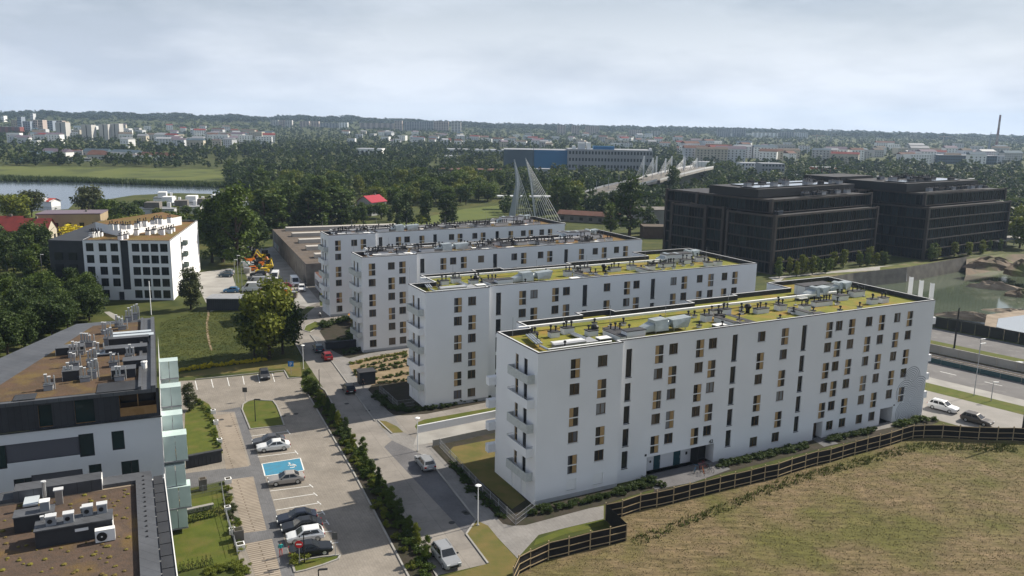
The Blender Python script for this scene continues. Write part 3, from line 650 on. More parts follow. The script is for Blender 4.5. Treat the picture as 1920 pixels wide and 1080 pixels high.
# roof contents
def roof_kit(roof, z, scale_s=1.0, seed=1, grey=render, tmax=12, L=70, back=13.3):
    rr = random.Random(seed)
    def P(m_, s, t, rz=0): 
        o = ob(m_.name.split('.')[0], m_, roof, (s, t, z), rz); return o
    k = scale_s
    P(pipes(), 4.5*k, 2.0); b = MB(); b.path([(0, 0, .5), (1.0, 4.6, .5)], .12); b.path([(.35, 0, .5), (1.35, 4.6, .5)], .12); b.path([(.7, 0, .5), (1.7, 4.6, .5)], .12)
    for q in (0, 1): b.tube((.35+q, 0+4.6*q, 0), (.35+q, 4.6*q, .5), .05, n=5)
    b.path([(.3, -.2, .35), (.3, -2.2, .35), (9.5, -2.2, .35)], .15, 7)
    P(b.mesh('silver_pipework', [steel]), 2.2*k, 4.2)
    P(vent_block(1.3, .9, .7, 2, 1, grey), 6.2*k, 7.6); P(vent_block(1.6, 1.0, .8, 3, 2, grey), 8.6*k, 8.4); P(vent_block(1.5, 1, .7, 2, 3, grey), 11*k, 6.2); P(bigcowl(), 12.4*k, 6.9)
    P(skylight(), 11.0*k, 3.4); P(front_curb(), 13.2*k, 2.2, R(0)); P(vent_block(2.9, 1.3, 1.25, 0, 4), 14.2*k, 2.2); P(vent_block(2.0, 3.2, .55, 3, 5), 14.0*k, 4.2)
    P(ahu(8.0), 18*k, 3.8)
    P(vent_block(1.2, 1.2, .9, 2, 6), 30.5*k, 6.2); P(skylight(), 29.5*k, 2.6); P(front_curb(), 31.8*k, 2.0); P(vent_block(1.2, .9, .7, 3, 7, darkmem), 33.0*k, 6.4); P(strip_mesh(1.0, 9.5), 36.4*k, 1.6); P(vent_block(3.6, .9, .8, 4, 8), 33.8*k, 8.6); P(vent_block(1.6, .7, .5, 0, 9, darkmem), 33.1*k, 1.8)
    P(bigcowl(), 40.2*k, 8.2); P(vent_block(2.3, 1, .7, 3, 10, grey), 41*k, 7); P(vent_block(1.5, 1.2, .8, 2, 11), 45.6*k, 7.2); P(front_curb(), 46.2*k, 2.2); P(vent_block(2.0, .8, .5, 0, 12, darkmem), 47.2*k, 1.9); P(vent_block(1.6, 1, .8, 3, 13), 48.8*k, 5.6)
    P(vent_block(3.6, 1.1, .7, 6, 14), 53.0*k, 7.0); P(skylight(), 54.0*k, 11.2); P(vent_block(1.5, 1, .8, 2, 15), 62.5*k, 4.6); P(vent_block(1.5, 1, .8, 2, 16), 65.0*k, 4.6); P(vent_block(2, 1.6, .8, 2, 17, grey), 60*k, 8.6)
    P(vent_block(6.5, 2.2, 1.6, 0, 18), 57.5*k, 13.6 if L > 69 else 11); P(ahu(5), 63*k, 13); P(ahu(5), 56*k, 11.4); P(vent_block(2.4, 1.4, .9, 3, 19, grey), 64.6*k, 9.6)
    for s in (1.2, 9.5, 17, 26, 38, 52, 68): P(rod(), s*k*.98, rr.uniform(8.5, 10))
    b = MB(); b.box(0, (L-12)*1.0, 0, .4, .55, .85); P(b.mesh('cable_duct', [whitep]), 3.6, back-2.6)
    for s in (2, 5, 9, 14, 24, 38, 50, 58):
        b = MB(); 
    for i in range(26):
        s, t = rr.uniform(3, L-4)*k, rr.uniform(2, 11); P(vent_block(.5, .5, .35, 1, 30+i % 4, grey), s, t)
roof_kit(roofD, zD, 1, 1, L=71, back=14)
roof_kit(roofC, zC, .97, 2, L=69, back=13.6)
roof_kit(roofB, zB, .93, 3, L=66, back=11.6)
roof_kit(roofA, zA, .88, 4, L=62, back=10)
for ro, z, k in ((roofB, zB, .93), (roofA, zA, .88)):
    rr = random.Random(9)
    for i in range(22): o = ob('vent_block', vent_block(2.2, 1.1, .7, 3, 20+i % 5, render if i % 2 else greym), ro, (rr.uniform(3, 64)*k, rr.uniform(3, 9.5), z))
    for i in range(8): ob('skylight', skylight(), ro, ((4+i*8)*k, rr.uniform(2, 5), z))
# roof shade sails of colour on the farthest block
# ---------------------------------------------------------------- white office-like block on the left (five floors, square windows)
def grid_front(b, o, A, Nn, L, z0, z1, xs, zs, w, h, **k):
    ops = [(x-w/2, x+w/2, z, z+h) for x in xs for z in zs]; facade(b, o, A, Nn, L, z0, z1, ops, **k); return ops
def left_block():
    a, c, e = g(164, 562), g(326, 563), g(376, 507)
    A = (c-a).normalized(); E = (e-c).normalized(); LA = (c-a).length; LE = (e-c).length; H = 15.2
    th = math.atan2(A.y, A.x); root = empty('apartment_block', a, th, label='white five-storey block with a grid of big square dark windows and brown roof', cat='apartment block')
    k, q = math.cos(-th), math.sin(-th); el = Vector((E.x*k-E.y*q, E.x*q+E.y*k, 0))
    xs1 = [1.6, 5.0, 8.4]; xs2 = [13.6+i*2.62 for i in range(4)]
    b = MB(); s = LA/24.2; xs = [x*LA/22.2 for x in (1.7, 4.9, 7.9, 13.3, 15.7, 18.1, 20.5)]; zs = [.5+i*2.95 for i in range(5)]
    ops = []
    for i, x in enumerate(xs):
        for j, z in enumerate(zs):
            if j == 0 and i == 2: continue
            ops.append((x-.92, x+.92, z, z+2.05, .3))
    sx = 10.4*LA/22.2; ops.append((sx-1.0, sx+1.0, 2.6, H, .5, 2)); ops.append((sx-2.2, sx-.8, .0, 2.1, .5, 2))
    facade(b, (0, 0, 0), (1, 0, 0), (0, -1, 0), LA, 0, H, ops)
    N2 = Vector((el.y, -el.x, 0)); eo = [(LE*.32+dx, LE*.32+dx+1.0, .3+2.95*f, 2.4+2.95*f, .25, 2) for f in range(5) for dx in (0,)]
    facade(b, (LA, 0, 0), el, N2, LE, 0, H, eo)
    D = el*LE; p = [(0, 0), (LA, 0), (LA+D.x, D.y), (D.x, D.y)]
    b.quad((*p[2], 0), (*p[3], 0), (*p[3], H), (*p[2], H)); 
    b.build('wall', [render, capm, antr], root)
    b = MB(); b.prism([(-9, 1.5), (-.05, .6), (D.x, D.y), (D.x-7, D.y)], 0, H-.4); b.build('shaded_wing', [antr], root, label='side wing in shadow, its shade painted as dark walls')  # wing lies in shadow; the dark wall colour paints that shade
    for j in range(4):
        for i in range(2): MB().box(-7.5+i*3.6, -5.6+i*3.6, .75-i*.2, 1.2-i*.3, 1+3*j, 2.8+3*j).build('wing_window', [glassd], root)
    fm = frame_mesh('window', 1.84, 2.05, antr, mull=(.25,), t=.06, y0=.12, y1=.25); pm = plane_mesh('pane', 1.84, 2.05, glassd, .2)
    for x0, x1, z0, z1, *r in ops[:-2]: w = ob('window', fm, root, ((x0+x1)/2, 0, z0)); ob('pane', pm, w)
    b = MB(); parapet(b, p, H-.45, H-.02, .25); b.build('parapet', [render, capm, darkmem], root)
    rb = MB(); rb.add([(x, y, H-.45) for x, y in inset(p, .24)], [(0, 1, 2, 3)]); roof = rb.build('roof', sedum_b, root)
    # upper set-back storey with its own roof
    b = MB(); pp = []
    for px_, py_ in ((228, 441), (341, 418.5), (305, 410), (180, 430)):
        w_ = g(px_, py_, H)-a; pp.append((w_.x*k-w_.y*q, w_.x*q+w_.y*k))
    b.prism(pp, H-.43, H+2.0, 0, 1); b.build('upper_storey', [render, sedum_b], root)
    rr = random.Random(5)
    for i in range(34):
        t = rr.random(); u_ = rr.random(); pq = (205+t*125, 452-t*14-u_*6) if i < 12 else ((190+t*130, 436-t*17-rr.random()*3) if i < 24 else (165+t*60, 446-t*8)); zz = H-.45 if i < 12 or i >= 24 else H+2.0; w_ = g(*pq, zz)-a; x, y = w_.x*k-w_.y*q, w_.x*q+w_.y*k
        o = ob('chimney', vent_block(1.0, .9, rr.choice((1.1, 1.5)), 2, 40+i % 4), roof, (x, y, zz))
    bal = MB(); bal.box(-1.5, 1.5, -1.3, 0, 0, .18); bal.box(-1.5, 1.5, -1.3, -1.22, .18, 1.1, 1); bal.box(-1.5, -1.42, -1.22, 0, .18, 1.1, 1); bal.box(1.42, 1.5, -1.22, 0, .18, 1.1, 1)
    bmz = bal.mesh('balcony', [antr, mat('green_glass', (.08, .11, .1), rough=.2)])
    ea = math.atan2(el.y, el.x)
    for f in (1, 2, 3, 4):
        p0 = Vector((LA, 0, 0))+el*(LE*.36); ob('balcony', bmz, root, (p0.x, p0.y, 2.95*f), ea)
    
    return root
left_block()
# ---------------------------------------------------------------- dark-roofed building at the left and the lower roof in front of it
slate = brickmat('slate_cladding', (.045, .047, .055), (.038, .04, .046), (.02, .02, .024), 1.2, .4, R(20), .012, rough=.55)
zinc = brickmat('zinc_sheet', (.10, .105, .115), (.09, .095, .105), (.05, .05, .055), 30, .9, R(24), .02, rough=.5)
coolwhite = mat('cool_render', (.62, .63, .65), (.55, .56, .585), scale=.15, rough=.9)
gglass = mat('frosted_balcony_glass', (.54, .65, .62), (.46, .57, .545), scale=.5, rough=.25, spec=.5)
timber = mat('larch_cladding', (.34, .2, .09), (.26, .15, .06), scale=1.5, rough=.7)
darkpanel = mat('grey_facade_panel', (.085, .085, .10), rough=.6)
def rblock(w, d, h, n, seed): return vent_block(w, d, h, n, seed, antr)
def chimney_cluster(kind=0):
    k = ('cc', kind)
    if k not in RMESH:
        r = random.Random(50+kind); b = MB(); w = r.uniform(.7, 1.0); h = r.uniform(.45, .85); b.box(0, w, 0, .9, 0, h); b.box(-.05, w+.05, -.05, .95, h, h+.07, 1)
        for i in range(2+kind % 2):
            x = .22+i*.32; hh = r.uniform(.7, 1.35); b.box(x-.1, x+.1, .33, .53, h+.07, h+hh, 2); b.box(x-.15, x+.15, .27, .59, h+hh, h+hh+.07, 3)
        b.tube((w+.16, .4, 0), (w+.16, .4, h+1.0), .07, n=7, mi=2); RMESH[k] = b.mesh('chimney', [greym, zinc, steel, capm])
    return RMESH[k]
def left_building():
    c = Vector((-37.6, 84.4, 0)); e = Vector((math.sin(R(-23.4)), math.cos(R(-23.4)), 0)); th = math.atan2(e.y, e.x)-math.pi/2     # local y runs back along the right face
    root = empty('apartment_block', c, th, label='big dark-roofed building on the left with white lower storeys and a black top storey', cat='apartment block')
    H, Hw, D, Wd = 17.3, 14.1, 36.0, 17.0
    b = MB(); X, Nf = (1, 0, 0), (0, -1, 0)
    fo = [(Wd-4.9, Wd-3.7, 10.9, 13.0), (Wd-15.9, Wd-14.6, 10.4, 12.9), (Wd-8.0, Wd-6.6, 10.6, 13.1), (Wd-14.6, Wd-8.0, 10.9, 12.9, .12, 4),
          (Wd-14.2, Wd-12.6, 7.0, 9.1), (Wd-7.3, Wd-6.1, 7.5, 9.6), (Wd-4.2, Wd-2.5, 7.5, 9.5), (Wd-12.6, Wd-7.9, 7.3, 9.3, .12, 4)]
    facade(b, (-Wd, 0, 0), X, Nf, Wd, 3.0, Hw, fo, mw=0, mr=3)
    b.box(-Wd, -.25, .3, D, 0, 3.0, 3)
    b.quad((0, 0, 3.0), (0, D, 3.0), (0, D, Hw), (0, 0, Hw), 0); b.quad((-Wd, 0, 3.0), (-Wd, D, 3), (0, D, 3), (0, 0, 3), 0)
    b.build('wall', [coolwhite, capm, darkmem, antr, darkpanel], root)
    g_ = [(q[1]-q[0], q[3]-q[2], (q[0]+q[1])/2-Wd, q[2]) for q in fo if len(q) == 4]
    for w, h, x, z in g_:
        f = frame_mesh('window', w, h, antr, t=.07, y0=.12, y1=.22, mull=(.1,) if w > 1.5 else ()); o = ob('window', f, root, (x, 0, z)); ob('pane', plane_mesh('pane', w, h, mat('green_dark_glass', (.012, .03, .028), (.02, .028, .03), scale=.5, rough=.08, objrand=.6), .18), o)
    b = MB(); b.box(-Wd-.1, .1, -.12, 0, Hw-.06, Hw+.06); b.build('ledge', antr, root)
    # black top storey with the timber loggia at its corner
    b = MB(); lo = (Wd-3.9, Wd-.35, Hw+.45, H-.35, 1.6, 2)
    fo2 = [lo, (Wd-11.4, Wd-10.2, Hw+.25, H-.6, .2, 3), (Wd-8.1, Wd-6.3, Hw+.2, H-.5, .2, 3)]
    facade(b, (-Wd, .04, 0), X, Nf, Wd, Hw+.06, H, fo2, mw=0, mr=1)
    b.quad((-.3, .04, Hw), (-.3, D-2, Hw), (-.3, D-2, H), (-.3, .04, H), 0)
    b.build('top_storey', [slate, timber, mat('loggia_back', (.08, .05, .03), rough=.6), mat('green_dark_glass', (.012, .03, .028))], root)
    b = MB(); b.box(-3.9, -.35, .06, .12, Hw+.4, Hw+1.35); 
    for i in range(16): b.box(-3.85+i*.22, -3.72+i*.22, .03, .06, Hw+.42, Hw+1.35)
    b.build('timber_balustrade', [timber], root)
    b = MB(); b.box(-2.2, -2.1, .9, 1.0, Hw+.5, H-.3); b.box(-3.8, -.5, 1.3, 1.35, Hw+1.5, H-.6, 1); b.build('loggia_window', [timber, glassd], root)
    # roof: dark parapet strip on the right, metal slope on the left, planted middle
    rp = [(-.3, -.1), (-.3, D-2.0), (-10.2, D-2.6), (-22, 7.6), (-17.8, 1.2), (-Wd+1.6, -.1)]
    b = MB(); b.prism(rp, H-.4, H, 0); b.build('roof_edge', [zinc], root)
    ip = [(-2.0, .45), (-2.0, D-4.2), (-8.0, D-4.6), (-16.2, 4.6), (-Wd+2.0, .5)]
    b = MB(); b.add([(x, y, H+.03) for x, y in ip], [(0, 1, 2, 3, 4)]); roof = b.build('roof', sedum_d, root)
    for x0, x1 in ((-2.0, -1.7), (-.75, -.3)):
        b = MB(); b.box(x0, x1, .0 if x0 < -1 else -.1, D-3, H, H+.35); b.build('parapet', [zinc], root)
    for i in range(36): pass
    b = MB(); b.box(-6, -2.0, .1, 3.4, H+.03, H+.1); b.build('roof_mat', [antr], roof); b = MB(); b.box(-13.6, -11.6, .3, 2.2, H+.03, H+.1); b.build('roof_mat', [antr], roof)
    th_ = -th
    def PL(px, py, z=H): 
        p = g(px, py, z)-c; k, q = math.cos(th_), math.sin(th_); return (p.x*k-p.y*q, p.x*q+p.y*k)
    for i, (px, py) in enumerate(((82, 734), (118, 715), (150, 718), (165, 712), (215, 716), (205, 690), (235, 678), (130, 690), (163, 690), (140, 668), (160, 652), (85, 690) if 0 else (128, 672), (175, 668), (195, 648), (190, 628), (215, 615), (235, 604), (222, 620), (246, 600), (150, 650))):
        x, y = PL(px, py); ob('chimney', chimney_cluster(i % 5), roof, (x, y, H), R(rnd.uniform(-4, 4)))
    for px, py, w, d, h in ((118, 716, 1.6, 1.7, 1.1), (210, 712, 2.4, 1.6, 1.0), (232, 694, 2.4, 1.7, 1.0), (198, 668, 4.6, 1.6, .8), (204, 650, 4.6, 1.0, .9), (105, 668, 3, 1.6, .9)):
        x, y = PL(px, py); b = MB(); b.box(0, w, 0, d, 0, h); b.box(-.06, w+.06, -.06, d+.06, h, h+.06, 1); b.box(-.03, 0, 0.02, d-.02, .05, h-.05, 2); ob('plant_box', b.mesh('plant_box', [antr, zinc, whitep]), roof, (x, y, H))
    for px, py, w, d in ((180, 670, 2.2, 1.9), (206, 639, 5.2, 1.3), (212, 632, 4.6, 1.0)):
        x, y = PL(px, py); b = MB(); b.box(0, w, 0, d, .25, .4, 1); b.box(.05, w-.05, .05, d-.05, 0, .25); ob('skylight', b.mesh('skylight', [antr, mat('skylight_glass', (.5, .55, .58), rough=.2)]), roof, (x, y, H))
    x, y = PL(288, 590); b = MB(); b.tube((0, 0, 0), (0, 0, 5), .06, n=6); ob('mast', b.mesh('mast', [whitep]), roof, (x-.3, y, H))
    x, y = PL(270, 690); b = MB(); b.tube((0, 0, 0), (0, 0, .6), .35, n=10); b.ball((0, 0, .75), .42, (1, 1, .5)); ob('roof_fan', b.mesh('roof_fan', [whitep]), roof, (x, y, H))
    # balcony stacks of frosted glass along the right face
    cg = [(2.3, 2.05), (2.65, 2.35), (2.2, 2.1), (2.85, 2.3), (2.4, 2.2)]
    for i, (z, y0, wd, hh) in enumerate(((11.9, 9.5, 2.3, 2.3), (10.4, 3.2, 2.2, 2.5), (8.6, .4, 2.45, 2.9), (5.7, .3, 2.1, 2.4), (3.2, .0, 2.5, 2.4), (.7, .2, 2.0, 2.3), (8.6, 14, 2.3, 2.3), (5.7, 14, 2.3, 2.3), (2.7, 14, 2.3, 2.3), (11.6, 22, 2.3, 2.3), (8.6, 24, 2.3, 2.3))):
        b = MB(); b.box(0, wd, 0, 4.6, -.15, 0); bo = ob('balcony', b.mesh('balcony', [greym]), root, (0.02, y0, z))
        b = MB(); b.box(.04, wd/2-.03, 0, .04, .04, hh); ps = b.mesh('glass_screen', [gglass]); ob('glass_screen', ps, bo); ob('glass_screen', ps, bo, (wd/2, 0, 0))
        b = MB(); b.box(wd-.05, wd-.01, .06, 4.55, .04, 1.2); ob('glass_balustrade', b.mesh('glass_balustrade', [gglass]), bo)
        b = MB(); b.box(.3, .9, .6, 1.2, 0, .75); b.box(1.2, 1.6, .8, 1.2, 0, .45); b.box(1.2, 1.25, .8, 1.2, .45, .9); ob('balcony_chair', b.mesh('balcony_chair', [blackm if i % 2 else woodm]), bo)
        b = MB(); b.box(0, wd, 0, 1.8, hh, hh+.05); ob('glass_canopy', b.mesh('glass_canopy', [gglass]), bo)
    return root
left_building()
def lower_building():
    H = 10.8; c = Vector((-35.6, 76.9, 0)); e = Vector((math.sin(R(-25.2)), math.cos(R(-25.2)), 0)); th = math.atan2(e.y, e.x)-math.pi/2; th_ = -th
    root = empty('apartment_block', c, th, label='lower building in the near left corner, dark parapet and brown planted roof', cat='apartment block')
    def PL(px, py, z=H):
        p = g(px, py, z)-c; k, q = math.cos(th_), math.sin(th_); return (p.x*k-p.y*q, p.x*q+p.y*k)
    b = MB(); b.box(-26, 1.1, -30, 0, 0, H-.5); b.build('wall', [coolwhite], root)
    b = MB(); b.box(-26, -1.45, -1.9, -.0, H-.55, H+.42); b.build('parapet', [zinc], root); b = MB(); b.box(-1.45, .0, -30, 0, H-.55, H+.42); b.build('parapet', [zinc], root)
    for i in range(14):
        b = MB(); b.box(.12, 1.0, -1.1-i*2.1-.0-1.2, -1.1-i*2.1+1.98-1.2, H-.55, H-.12); b.build('edge_panel', [antr], root)
        b = MB(); b.box(-.85, -.68, -1.3-i*1.0, -1.12-i*1.0, H+.42, H+.49); b.build('seam_clip', [blackm], root)
    b = MB(); b.box(1.12, 1.2, -30, -.2, H-.9, H-.05); b.build('edge_rail', [whitep], root)
    b = MB(); b.add([(-26, -30, H+.03), (-1.45, -30, H+.03), (-1.45, -1.9, H+.03), (-26, -1.9, H+.03)], [(0, 1, 2, 3)]); roof = b.build('roof', mat('planted_gravel', (.10, .068, .05), (.075, .055, .042), scale=1.6, rough=.95, bump=.8, bscale=6, c3=(.13, .085, .035), s3=.3, l3=.52, h3=.66), root)
    b = MB(); b.box(-26, -1.6, -2.25, -1.92, H+.03, H+.07); b.build('gravel_strip', [paleclay], roof)
    x, y = PL(68, 1030)
    b = MB(); b.box(0, 5.7, 0, 1.9, 0, 1.5); b.box(-.08, 5.78, -.08, 1.98, 1.5, 1.6, 1); b.box(5.7, 5.75, .02, 1.88, .1, 1.45, 2); b.box(2.9, 3.9, -.04, 0, .95, 1.2, 2); ob('plant_box', b.mesh('plant_box', [antr, zinc, whitep]), roof, (x, y, H))
    X0, Y0 = x, y
    ac = MB(); ac.box(0, 1.5, 0, .6, .1, 1.15); ac.tube((.5, -.02, .6), (.5, -.06, .6), .4, n=14, mi=1); ac.tube((.5, -.06, .6), (.5, -.07, .6), .08, n=6, mi=0); ac.box(.1, .2, .05, .55, 0, .1, 1); ac.box(1.3, 1.4, .05, .55, 0, .1, 1); acm = ac.mesh('air_conditioner', [whitep, blackm])
    o = ob('air_conditioner', acm, roof, (X0+4.4, Y0-1.0, H))
    for dx, dy in ((1.2, .5), (2.5, .5), (3.9, 1.3), (5.0, 1.3)):
        b = MB(); b.box(0, .75, 0, .6, .0, .75); b.box(-.05, .8, -.05, .65, .75, .85, 1); b.tube((.3, -.02, .4), (.3, -.05, .4), .2, n=8, mi=2); ob('vent_housing', b.mesh('vent_housing', [greym, capm, blackm]), roof, (X0+dx-.4, Y0+dy, H+1.6))
    for dx, dy, h in ((.3, 1.9, 2.2), (.9, 2.1, 2.2), (2.4, 2.2, 1.8), (3.3, 2.2, 2.3)): b = MB(); b.box(0, .22, 0, .22, 0, h*.85); b.box(-.04, .26, -.04, .26, h*.85, h*.85+.06, 1); ob('flue', b.mesh('flue', [steel, capm]), roof, (X0+dx, Y0+dy, H))
    x, y = PL(38, 1000); b = MB(); b.box(0, 3.0, 0, 1.5, 0, 1.4); b.box(-.06, 3.06, -.06, 1.56, 1.4, 1.5, 1); b.box(2.0, 2.7, .3, 1.0, 1.5, 2.3, 2); b.box(1.95, 2.75, .25, 1.05, 2.3, 2.38, 3); ob('plant_box', b.mesh('plant_box', [antr, zinc, greym, whitep]), roof, (x-.4, y, H))
    x, y = PL(60, 948); b = MB(); b.box(0, 1.2, 0, 2.4, .3, .45, 1); b.box(0.05, 1.15, .05, 2.35, 0, .3); ob('skylight', b.mesh('skylight', [antr, MATS['skylight_glass']]), roof, (x-.6, y-1, H+.1))
    x, y = PL(86, 950); b = MB(); b.tube((0, 0, 0), (0, 0, 2.4), .16, n=8); b.tube((0, 0, 2.4), (0, 0, 2.5), .22, n=8, mi=1); b.box(.8, 1.4, -.1, .4, 0, 1.4); b.box(.7, 1.5, -.2, .5, 1.4, 1.5, 1); ob('flue', b.mesh('flue', [steel, capm]), roof, (x, y, H))
    x, y = PL(30, 935); b = MB(); b.box(0, 7.2, -1.2, .6, 0, 1.2); b.box(7.2, 7.26, -1.15, .55, .1, 1.15, 1); ob('plant_box', b.mesh('plant_box', [zinc, whitep]), roof, (x, y, H))
    # sedum tufts
    b = MB(); rr = random.Random(4)
    for i in range(520):
        x, y = rr.uniform(-25, -1.8), rr.uniform(-29, -2.6)
        if rr.random() < .5 and y > -8: continue
        r = rr.uniform(.1, .26); b.ball((x, y, H+.05), r, (1, 1, .55), 6, 3)
    b.build('sedum_tuft', [mat('sedum_tuft', (.15, .14, .02), (.11, .075, .03), scale=.8, rough=.9, island=.6)], roof, kind='stuff')
lower_building()
# ---------------------------------------------------------------- dark office buildings
bronze = mat('bronze_cladding', (.062, .052, .048), (.05, .043, .04), scale=.4, rough=.6, spec=.2)
officegl = mat('office_glass', (.002, .003, .005), (.022, .034, .038), scale=.35, rough=.2, spec=.1, objrand=.8, lo=.5, hi=.9)
def office_part(root, P0, P1, h, d, floors, bay, z0=0, tag_='', frame=True, left=None):
    """A glazed volume: front from P0 to P1 (world), depth d behind it."""
    c = root.location; A = (P1-P0); L = A.length; A.normalize(); B = Vector((-A.y, A.x, 0)); th = math.atan2(A.y, A.x)
    def fr(o, ax, grid, L, nb):
        rz = math.atan2(ax.y, ax.x); fh = (h-z0)/floors; bw = L/nb
        b = MB()
        for f in range(floors+1): b.box(0, L, -.35, .0, z0+f*fh-.16 if f else z0, z0+f*fh+(.16 if f < floors else .45))
        b.box(-.45, .45, -.55, .3, z0, h+.62); b.box(L-.45, L+.45, -.55, .3, z0, h+.62)
        b.box(.1, L-.1, .35, .6, z0, h, 1)
        ob('facade_frame', b.mesh('facade_frame', [bronze, blackm]), root, o-c, rz)
        k = ('of', round(bw, 3), round(fh, 3), grid)
        if k not in RMESH:
            q = MB(); q.box(-bw/2+.12, bw/2-.12, .16, .2, .3, fh-.3); q.box(-bw/2, -bw/2+.12, -.05, .25, .28, fh-.28, 1); q.box(-.04, .04, .05, .16, .3, fh-.3, 2); RMESH[k] = q.mesh('glazing_bay', [officegl, bronze, mat('dark_mullion', (.05, .044, .042), rough=.5)])
        for f in range(floors):
            for i in range(nb):
                p = o+ax*((i+.5)*bw)-c; ob('glazing_bay', RMESH[k], root, (p.x, p.y, z0+f*fh), rz)
    fr(P0, A, False, L, max(2, round(L/bay)))
    fr(P0+B*d, -B, True, d, max(2, round(d/bay)))
    b = MB(); q = [P0+A*.62+B*.62, P1-A*.1+B*.62, P1-A*.1+B*d, P0+A*.62+B*d]; b.prism([(p.x-c.x, p.y-c.y) for p in q], z0, h+.1, 0, 1); ob('office_core', b.mesh('office_core', [blackm, darkmem]), root)
def roof_mess(root, q0, ax, ay, z, L, D, seed, n=26):
    rr = random.Random(seed); c = root.location
    for i in range(n):
        x, y = rr.uniform(1, L-4), rr.uniform(1, D-2); p = q0+ax*x+ay*y-c
        k = rr.choice(('a', 'b', 'c'))
        if k == 'a': m_ = vent_block(2.4, 1.4, 1.2, 2, 60, greym)
        elif k == 'b': m_ = vent_block(3.2, 1.2, .8, 4, 62, antr)
        else: m_ = vent_block(2, 1.4, 1.2, 3, 61, darkmem)
        ob('rooftop_plant', m_, root, (p.x, p.y, z), math.atan2(ax.y, ax.x))
def office(c0, pR, label, dleft, seed, mid, topmid):
    root = empty('office_building', c0, 0, label=label, cat='office building', group='black glazed office buildings')
    A = (pR-c0); L = A.length; A.normalize(); B = Vector((-A.y, A.x, 0))
    office_part(root, c0, pR, 18.0, dleft, 5, 2.6)
    return root, A, B, L
c0 = Vector((80.9, 254.6, 0)); pR = Vector((127.1, 289.0, 0))
off1, A1, B1, L1_ = office(c0, pR, 'black glazed office building with bronze floor bands, nearer to the white blocks', 18, 1, 0, 0)
office_part(off1, c0+A1*3.0+B1*4.0, c0+A1*(L1_+2)+B1*4.0, 22.4, 30, 1, 3.2, z0=18.6)
office_part(off1, c0+A1*2.5+B1*22, c0+A1*20+B1*22, 18.5, 14, 5, 3.4)
PW = Vector((65.0, 278.8, 0))
office_part(off1, PW, PW+A1*9, 18, 15, 5, 2.6)
office_part(off1, PW+A1*6+B1*3.5, PW+A1*26+B1*3.5, 22, 20, 6, 3.4)
b = MB()
q0 = c0+A1*8+B1*8-off1.location
def pen(root, q, A, B, L, D, z0, z1, mroof):
    b = MB(); pts = [q, q+A*L, q+A*L+B*D, q+B*D]; c = root.location; b.prism([(p.x-c.x, p.y-c.y) for p in pts], z0, z1, 0, 1)
    return ob('rooftop_screen', b.mesh('rooftop_screen', [blackm, mroof]), root)
shiny = mat('glazed_roof', (.25, .27, .3), rough=.12, spec=.8, metal=.6)
pen(off1, c0+A1*4+B1*10, A1, B1, L1_-3, 20, 22.9, 25.6, darkmem); pen(off1, c0+A1*5+B1*12, A1, B1, L1_-12, 6, 25.7, 26.0, shiny); pen(off1, c0+A1*10+B1*22, A1, B1, L1_-14, 4, 25.7, 26.0, shiny)
roof_mess(off1, c0+A1*20+B1*5, A1, B1, 23.0, L1_-22, 5, 3, 14); roof_mess(off1, c0+A1*2+B1*1.2, A1, B1, 18.3, 8, 3, 4, 4); roof_mess(off1, c0+A1*6+B1*10, A1, B1, 25.7, L1_-8, 18, 5, 16)
c2 = Vector((144.7, 288.3, 0)); pR2 = Vector((192.4, 321.5, 0))
off2, A2, B2, L2_ = office(c2, pR2, 'black glazed office building farther right, beside the flooded pit', 22, 2, 0, 0)
office_part(off2, c2+A2*3.2+B2*3.6, c2+A2*(L2_+3)+B2*3.6, 22.6, 30, 1, 3.2, z0=18.6)
office_part(off2, c2-A2*6+B2*24, c2+A2*16+B2*24, 22.6, 26, 6, 3.4)
pen(off2, c2+A2*2+B2*10, A2, B2, L2_-8, 24, 23.1, 26, darkmem); pen(off2, c2+A2*4+B2*12, A2, B2, L2_-20, 8, 26.1, 26.4, shiny); pen(off2, c2-A2*5+B2*34, A2, B2, 24, 14, 23.1, 27, darkmem)
roof_mess(off2, c2+A2*6+B2*5, A2, B2, 23.2, L2_-10, 4, 6, 20); roof_mess(off2, c2+A2*6+B2*11, A2, B2, 26.2, L2_-14, 18, 7, 20)
cp = g(1880, 463); b = MB(); b.box(-11, 11, -3, 3, 3.0, 3.4)
for x in (-9, -3, 3, 9): b.tube((x, 0, 0), (x, 0, 3), .15, n=6)
b.build('canopy', [conc], None, label='flat pale canopy at the foot of the farther black office building', cat='canopy').location = cp
bpy.data.objects['canopy'].rotation_euler.z = math.atan2(A2.y, A2.x)
sheet('office_forecourt', [(1440, 520), (1500, 515), (1640, 500), (1740, 492), (1905, 470), (1812, 482), (1700, 502), (1600, 513), (1545, 523), (1460, 530)], 2, conc)
for q in ([(1462, 529), (1545, 521), (1640, 511), (1640, 507), (1560, 512), (1470, 521)], [(1650, 507), (1740, 497), (1812, 484), (1800, 480), (1700, 494), (1650, 501)], [(1740, 492), (1880, 472), (1880, 468), (1745, 486)]): sheet('forecourt_grass', q, 3, mat('forecourt_grass', (.10, .11, .025), (.07, .085, .02), scale=.3, rough=.95, c3=(.16, .13, .07), s3=.25, l3=.52, h3=.62))
